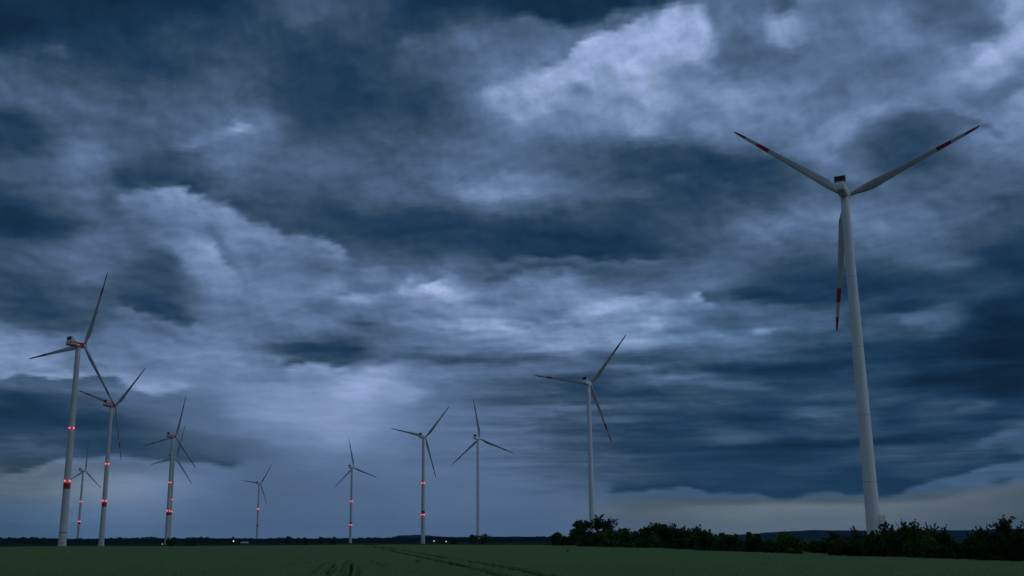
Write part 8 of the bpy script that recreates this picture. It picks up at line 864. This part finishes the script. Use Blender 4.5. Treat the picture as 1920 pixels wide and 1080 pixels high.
# x, y, kind, variant, width, height, leaf half-length, leaf count, leaf tone, name, category, label, group
PLANTS = [
    (32.01, 436.37, 'tree', 0, 4.9, 5.3, 0.44, 1500, 0, 'tree', 'tree', 'small round-headed tree at the far left end of the hedgerow', 'trees and bushes of the hedgerow beside the field'),
    (34.6, 421.4, 'bush', 1, 7.9, 4.0, 0.42, 1500, 1, 'bush', 'bush', 'low bush beside the small tree at the hedgerow end', 'trees and bushes of the hedgerow beside the field'),
    (38.34, 396.42, 'tree', 1, 10.5, 9.2, 0.4, 1500, 0, 'tree', 'tree', 'shorter and thinner of the two tall hedgerow trees, airy crown', 'trees and bushes of the hedgerow beside the field'),
    (42.34, 361.44, 'tree', 2, 12.3, 10.1, 0.36, 1591, 0, 'tree', 'tree', 'tallest hedgerow tree with broad rounded crown, right of the slim tall tree', 'trees and bushes of the hedgerow beside the field'),
    (39.88, 372.96, 'bush', 3, 12.2, 4.7, 0.38, 1500, 0, 'bush', 'bush', 'dark bush at the foot of the two tall trees', 'trees and bushes of the hedgerow beside the field'),
    (42.31, 337.36, 'bush', 4, 8.5, 5.4, 0.34, 1500, 2, 'bush', 'bush', 'lighter green bush under the tallest tree', 'trees and bushes of the hedgerow beside the field'),
    (45.03, 326.11, 'bush', 0, 9.1, 5.7, 0.33, 1500, 1, 'bush', 'bush', 'even-topped bush just right of the tallest tree', 'trees and bushes of the hedgerow beside the field'),
    (46.21, 301.71, 'tree', 3, 6.9, 5.9, 0.31, 1500, 0, 'tree', 'tree', 'dark tree between the even-topped bush and the twin domed trees', 'trees and bushes of the hedgerow beside the field'),
    (47.05, 282.93, 'tree', 4, 7.2, 6.7, 0.29, 1500, 1, 'tree', 'tree', 'left of the twin domed trees in the middle of the hedgerow', 'trees and bushes of the hedgerow beside the field'),
    (47.37, 268.35, 'bush', 2, 6.1, 6.0, 0.27, 1500, 1, 'bush', 'bush', 'right of the twin domed trees in the middle of the hedgerow', 'trees and bushes of the hedgerow beside the field'),
    (47.38, 252.41, 'bush', 1, 6.4, 5.3, 0.26, 1500, 0, 'bush', 'bush', 'dark bush right of the twin domed trees', 'trees and bushes of the hedgerow beside the field'),
    (46.99, 235.12, 'bush', 3, 6.0, 5.2, 0.24, 1500, 1, 'bush', 'bush', 'broad bush before the hedgerow slopes down', 'trees and bushes of the hedgerow beside the field'),
    (47.1, 223.15, 'bush', 4, 5.7, 4.5, 0.23, 1500, 0, 'bush', 'bush', 'bush on the sloping shoulder of the hedgerow', 'trees and bushes of the hedgerow beside the field'),
    (47.32, 212.46, 'bush', 0, 4.6, 3.6, 0.22, 1500, 0, 'bush', 'bush', 'low dark bush at the right end of the long hedge', 'trees and bushes of the hedgerow beside the field'),
    (47.3, 201.8, 'bush', 2, 3.9, 3.3, 0.21, 1500, 1, 'bush', 'bush', 'last rounded bush before the gap in the hedgerow', 'trees and bushes of the hedgerow beside the field'),
    (44.47, 278.84, 'bush', 5, 7.8, 3.7, 0.28, 1500, 0, 'bush', 'bush', 'low front bush under the twin domed trees', 'trees and bushes of the hedgerow beside the field'),
    (44.96, 232.33, 'bush', 6, 7.1, 2.9, 0.24, 1500, 0, 'bush', 'bush', 'low front bush at the foot of the broad bush', 'trees and bushes of the hedgerow beside the field'),
    (47.64, 190.95, 'cone', 0, 2.0, 3.6, 0.2, 1500, 0, 'shrub', 'shrub', 'narrow pointed dark shrub standing in the hedgerow gap', 'trees and bushes of the hedgerow beside the field'),
    (48.25, 188.61, 'bush', 6, 1.9, 3.1, 0.19, 1500, 0, 'shrub', 'shrub', 'small dark shrub touching the narrow pointed shrub', 'trees and bushes of the hedgerow beside the field'),
    (53.04, 218.11, 'bush', 4, 2.5, 2.1, 0.22, 1500, 1, 'bush', 'bush', 'tiny low bush in the narrow gap left of the pointed shrub', 'trees and bushes of the hedgerow beside the field'),
    (55.86, 208.07, 'bush', 5, 4.6, 2.3, 0.22, 1500, 1, 'bush', 'bush', 'low green bush in the gap right of the pointed shrub', 'trees and bushes of the hedgerow beside the field'),
    (48.47, 173.02, 'shoots', 0, 4.5, 3.5, 0.18, 1500, 2, 'bush', 'bush', 'leafy upright bush with fresh green shoots standing in the gap', 'trees and bushes of the hedgerow beside the field'),
    (49.82, 171.3, 'bush', 1, 2.7, 3.0, 0.18, 1500, 2, 'bush', 'bush', 'fresh green bush leaning against the leafy upright bush', 'trees and bushes of the hedgerow beside the field'),
    (66.47, 219.36, 'bush', 3, 4.0, 1.8, 0.23, 1500, 1, 'bush', 'bush', 'small bush on the meadow beyond the gap', 'trees and bushes of the hedgerow beside the field'),
    (61.34, 196.13, 'bush', 4, 3.1, 2.1, 0.21, 1500, 1, 'bush', 'bush', 'small bush beyond the gap nearest the big thicket', 'trees and bushes of the hedgerow beside the field'),
    (49.76, 151.79, 'shoots', 1, 5.2, 3.2, 0.16, 1500, 0, 'bush', 'bush', 'first bush of the big right-hand thicket, sloping up from the gap', 'trees and bushes of the hedgerow beside the field'),
    (49.97, 143.69, 'shoots', 2, 4.2, 3.7, 0.15, 1500, 0, 'bush', 'bush', 'spiky bush left of the huge turbine tower', 'trees and bushes of the hedgerow beside the field'),
    (49.93, 137.99, 'shoots', 3, 3.7, 3.3, 0.15, 1500, 0, 'bush', 'bush', 'bush right in front of the huge turbine tower', 'trees and bushes of the hedgerow beside the field'),
    (50.29, 133.23, 'shoots', 4, 3.6, 4.2, 0.14, 1500, 0, 'bush', 'bush', 'spiky bush just right of the huge turbine tower', 'trees and bushes of the hedgerow beside the field'),
    (48.33, 124.52, 'bush', 2, 4.3, 3.9, 0.13, 1630, 1, 'bush', 'bush', 'greener bush in front between spiky bushes right of the tower', 'trees and bushes of the hedgerow beside the field'),
    (50.68, 126.45, 'shoots', 5, 4.4, 4.4, 0.14, 1799, 0, 'bush', 'bush', 'highest spiky bush of the thicket right of the tower', 'trees and bushes of the hedgerow beside the field'),
    (50.78, 121.96, 'shoots', 0, 4.0, 3.9, 0.13, 1502, 0, 'bush', 'bush', 'spiky bush sloping down right of the highest one', 'trees and bushes of the hedgerow beside the field'),
    (50.77, 118.34, 'shoots', 2, 2.9, 3.5, 0.13, 1500, 0, 'bush', 'bush', 'last spiky bush before the dip at far right', 'trees and bushes of the hedgerow beside the field'),
    (47.72, 117.08, 'bush', 5, 4.1, 3.0, 0.13, 1500, 1, 'bush', 'bush', 'low greenish front bush below the highest spiky bush', 'trees and bushes of the hedgerow beside the field'),
    (47.64, 129.21, 'bush', 0, 4.8, 2.8, 0.14, 1500, 0, 'bush', 'bush', 'low dark front bush below the huge turbine', 'trees and bushes of the hedgerow beside the field'),
    (47.67, 140.41, 'bush', 6, 5.2, 2.7, 0.15, 1500, 0, 'bush', 'bush', "low dark front bush at the thicket's left foot", 'trees and bushes of the hedgerow beside the field'),
    (50.89, 113.95, 'bush', 1, 3.4, 2.6, 0.12, 1500, 0, 'bush', 'bush', 'low dark bush in the dip at far right', 'trees and bushes of the hedgerow beside the field'),
    (50.92, 110.66, 'shoots', 3, 3.3, 3.4, 0.12, 1500, 0, 'bush', 'bush', 'rising spiky bush left of the far right tree', 'trees and bushes of the hedgerow beside the field'),
    (50.81, 105.29, 'shoots', 1, 5.0, 4.3, 0.12, 2634, 0, 'bush', 'bush', 'big spiky bush standing tallest at far right', 'trees and bushes of the hedgerow beside the field'),
    (50.53, 100.55, 'shoots', 4, 3.9, 3.7, 0.11, 1979, 0, 'bush', 'bush', 'bush cut by the picture edge at far right', 'trees and bushes of the hedgerow beside the field'),
    (48.33, 102.42, 'bush', 3, 4.8, 2.8, 0.11, 1757, 0, 'bush', 'bush', 'low dark front bush under the tallest bush at far right', 'trees and bushes of the hedgerow beside the field'),
    (48.41, 110.82, 'bush', 4, 3.9, 2.1, 0.12, 1500, 0, 'bush', 'bush', 'low dark front bush under the dip at far right', 'trees and bushes of the hedgerow beside the field'),
    (-283.46, 1011.02, 'bush', 0, 5.2, 6.8, 0.47, 1100, 0, 'tree', 'tree', 'smaller round tree at the foot of the overlapping turbines', 'single trees in front of the far wood'),
    (-276.68, 1002.52, 'bush', 1, 6.2, 7.2, 0.47, 1100, 0, 'tree', 'tree', 'larger round tree at the foot of the overlapping turbines', 'single trees in front of the far wood'),
    (-280.12, 1063.73, 'bush', 2, 6.0, 7.0, 0.49, 1100, 1, 'tree', 'tree', 'left tree of the low clump right of the overlapping turbines', 'single trees in front of the far wood'),
    (-280.28, 1084.36, 'bush', 3, 6.7, 7.5, 0.5, 1100, 0, 'tree', 'tree', 'right tree of the low clump right of the overlapping turbines', 'single trees in front of the far wood'),
    (-364.75, 1454.98, 'column', 0, 3.0, 9.5, 0.67, 1100, 0, 'poplar_tree', 'poplar', 'left one of two neighbouring slim poplars', 'single trees in front of the far wood'),
    (-357.74, 1456.72, 'column', 0, 2.7, 9.2, 0.67, 1100, 0, 'poplar_tree', 'poplar', 'right one of two neighbouring slim poplars', 'single trees in front of the far wood'),
    (-324.72, 1464.43, 'column', 0, 2.7, 9.3, 0.67, 1100, 0, 'poplar_tree', 'poplar', 'lone slim poplar beside a lit lamp', 'single trees in front of the far wood'),
    (-210.56, 1232.14, 'tree', 0, 6.9, 9.1, 0.56, 1100, 0, 'tree', 'tree', 'round tree sticking out of the far wood right of the smallest turbine', 'single trees in front of the far wood'),
    (-198.89, 1234.08, 'bush', 4, 8.8, 7.6, 0.56, 1100, 0, 'tree', 'tree', 'left half of the wide flat-topped far clump', 'single trees in front of the far wood'),
    (-193.98, 1244.98, 'bush', 2, 8.8, 7.5, 0.57, 1100, 0, 'tree', 'tree', 'right half of the wide flat-topped far clump', 'single trees in front of the far wood'),
    (-174.78, 1237.72, 'tree', 3, 6.2, 8.3, 0.56, 1100, 0, 'tree', 'tree', 'round far tree right of the flat-topped clump', 'single trees in front of the far wood'),
    (-161.76, 1239.49, 'bush', 0, 8.8, 8.0, 0.56, 1100, 0, 'tree', 'tree', 'broad far tree beside a short mast', 'single trees in front of the far wood'),
    (-19.57, 999.81, 'bush', 3, 8.5, 6.5, 0.45, 1100, 0, 'tree', 'tree', 'low broad tree right of the two white lamps', 'single trees in front of the far wood'),
    (-1.29, 820.0, 'tree', 2, 10.7, 6.9, 0.37, 1100, 1, 'tree', 'tree', 'left tree of the round pair at the foot of the plain white turbine', 'single trees in front of the far wood'),
    (6.53, 799.97, 'bush', 1, 12.0, 7.1, 0.36, 1100, 1, 'tree', 'tree', 'right tree of the round pair at the foot of the plain white turbine', 'single trees in front of the far wood'),
    (16.03, 191.82, 'shoots', 6, 0.5, 0.85, 0.05, 300, 0, 'weed', 'weed', 'single weed sticking out of the wheat left of the twin domed trees', 'weeds in the wheat'),
    (37.49, 104.44, 'shoots', 6, 0.5, 0.6, 0.05, 300, 0, 'weed', 'weed', 'dark weed in the wheat below the huge turbine', 'weeds in the wheat'),
    (28.14, 103.87, 'shoots', 6, 0.5, 0.45, 0.05, 300, 0, 'weed', 'weed', 'smallest weed in the wheat below the hedgerow gap', 'weeds in the wheat'),
]
rz_ = random.Random(4)
for (x, y, kind, var, w, h, leaf, n, lm, name, cat, label, group) in PLANTS:
    plant(name, cat, label, group, x, y, rz_.uniform(0, 6.28), kind, var, w, h, leaf, n, lm)

# far-off wood along the horizon: one dark mass
def woodland():
    r = np.random.default_rng(77)
    N_ = 15000
    a = r.uniform(R(-34), R(5.4), N_)
    hh_ = 8.6 + 3.2 * noise1(a, 81, .012) + 2.4 * noise1(a, 82, .0035) - 2.2 * sstep(R(-17), R(-9), a)
    d = r.uniform(2180, 2420, N_)
    z = hh_ * np.sqrt(r.random(N_)) * (1 - .25 * r.random(N_) * (d > 2300))
    P = np.stack([d * np.sin(a), d * np.cos(a), z - 1.2], -1)
    v = leaf_quads(P, 1.9, r, .3, .8); f_ = np.arange(len(v)).reshape(-1, 4)
    aa_ = np.linspace(R(-34), R(5.4), 600)                    # solid heart
    hb = (8.6 + 3.2 * noise1(aa_, 81, .012) + 2.4 * noise1(aa_, 82, .0035) - 2.2 * sstep(R(-17), R(-9), aa_)) * .8
    rings = []
    for d_, k in ((2200, 0), (2215, .85), (2290, 1), (2385, .95), (2400, 0)):
        rings.append(np.stack([d_ * np.sin(aa_), d_ * np.cos(aa_), hb * k - 1.4], -1))
    vb = np.concatenate(rings); n_ = 600
    fb = np.concatenate([np.stack([k * n_ + np.arange(n_ - 1), k * n_ + np.arange(1, n_), (k + 1) * n_ + np.arange(1, n_), (k + 1) * n_ + np.arange(n_ - 1)], -1) for k in range(4)])
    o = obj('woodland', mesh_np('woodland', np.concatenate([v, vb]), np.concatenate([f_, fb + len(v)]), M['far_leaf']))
    tag(o, 'dark far-off wood running along the horizon behind the field', 'woodland', kind='stuff')
woodland()

# ------------------------------------------------------------------ small far things
def lamp_post(x, y, h, r_, label):
    o = empty('street_lamp', (x, y, float(ground_z(x, y)))); tag(o, label, 'lamp', 'lit lamps in front of the far wood')
    bm = bmesh.new(); add_tube(bm, [(0, 0, -.1), (0, 0, h), (0, -.7, h + .25)], [.10, .07, .05], 8)
    obj('pole', mesh_bm('pole', bm, M['dark']), o)
    bm = bmesh.new(); bmesh.ops.create_icosphere(bm, subdivisions=2, radius=r_)
    bmesh.ops.scale(bm, vec=(1, 1, .8), verts=bm.verts); bmesh.ops.translate(bm, vec=(0, -.9, h + .1), verts=bm.verts)
    obj('lamp_head', mesh_bm('lamp_head', bm, M['lamp_white'], True), o)
for a in [
    (-323.7, 1464.66, 4.4, 0.75, 'brightest lit lamp beside the lone poplar'),
    (-357.14, 1249.98, 1.6, 0.35, 'faint low lamp left of the overlapping turbines'),
    (-57.05, 1498.91, 3.2, 0.62, 'left one of the two white lamps near the middle turbine'),
    (-40.66, 1499.45, 2.6, 0.62, 'right one of the two white lamps near the middle turbine'),
]: lamp_post(*a)

def mast(x, y, h, label):
    o = empty('radio_mast', (x, y, float(ground_z(x, y)))); tag(o, label, 'mast', 'thin masts above the far wood')
    bm = bmesh.new()
    for k in range(3):
        a = 2 * math.pi * k / 3
        add_tube(bm, [(1.3 * math.cos(a), 1.3 * math.sin(a), -.2), (.35 * math.cos(a), .35 * math.sin(a), h)], [.28, .18], 5)
    for q in range(1, 12):
        z = h * q / 12; r_ = 1.3 + (.35 - 1.3) * q / 12
        pts = [(r_ * math.cos(2 * math.pi * k / 3), r_ * math.sin(2 * math.pi * k / 3), z) for k in range(4)]
        add_tube(bm, pts, [.09] * 4, 4)
    obj('lattice', mesh_bm('lattice', bm, M['dark']), o)
    bm = bmesh.new(); add_tube(bm, [(0, 0, h), (0, 0, h * 1.12)], [.16, .10], 6)
    for q in range(3): add_box(bm, (.5 * math.cos(q * 2.1), .5 * math.sin(q * 2.1), h * .96), (.35, .35, 2.0))
    obj('antenna', mesh_bm('antenna', bm, M['dark']), o)
for a in [
    (-232.06, 4193.58, 32.8, 'tall thin mast between hill and middle turbine'),
    (-39.3, 4199.82, 28.5, 'thin mast left of the round pair of trees'),
    (-382.54, 2975.51, 17.6, 'short mast behind the broad far tree'),
]: mast(*a)

def shed(x, y, l, label):
    o = empty('shed', (x, y, float(ground_z(x, y)))); tag(o, label, 'shed')
    bm = bmesh.new(); add_box(bm, (0, 0, 1.0), (l, 6, 2.4)); add_box(bm, (l * .2, -3.03, 1.0), (2.6, .06, 2.0), None, 1)
    obj('wall', mesh_bm('wall', bm, [M['wall'], M['dark']]), o)
    bm = bmesh.new()
    v = [bm.verts.new(p) for p in ((-l / 2 - .5, -3.7, 2.1), (l / 2 + .5, -3.7, 2.1), (l / 2 + .5, 0, 3.7), (-l / 2 - .5, 0, 3.7), (-l / 2 - .5, 3.7, 2.1), (l / 2 + .5, 3.7, 2.1))]
    bm.faces.new((v[0], v[1], v[2], v[3])); bm.faces.new((v[3], v[2], v[5], v[4]))
    bmesh.ops.solidify(bm, geom=bm.faces[:], thickness=.15)
    obj('roof', mesh_bm('roof', bm, M['roof']), o)
shed(*(-299.07, 1418.82, 9.0, 'low shed with a pale roof in front of the far wood'))

# ------------------------------------------------------------------ air
HAZE = 2.6e-05
if HAZE:
    bm = bmesh.new(); add_box(bm, (0, 1000, 110), (30000, 30000, 240))
    hm = bpy.data.materials.new('haze'); hm.use_nodes = True
    nt = hm.node_tree; nt.nodes.clear()
    vo = nt.nodes.new('ShaderNodeVolumePrincipled'); vo.inputs['Color'].default_value = (.22, .60, 1.0, 1); vo.inputs['Density'].default_value = HAZE
    vo.inputs['Anisotropy'].default_value = .2
    ou = nt.nodes.new('ShaderNodeOutputMaterial'); nt.links.new(vo.outputs[0], ou.inputs['Volume'])
    hz_ = obj('haze', mesh_bm('haze', bm, hm)); tag(hz_, kind='stuff')

# ------------------------------------------------------------------ render settings
vs = sc.view_settings
vs.view_transform = 'Standard'; vs.look = 'None'; vs.exposure = 0.0; vs.gamma = 1.0
sc.render.engine = 'CYCLES'
sc.cycles.max_bounces = 5; sc.cycles.diffuse_bounces = 3; sc.cycles.volume_bounces = 0
sc.render.film_transparent = False
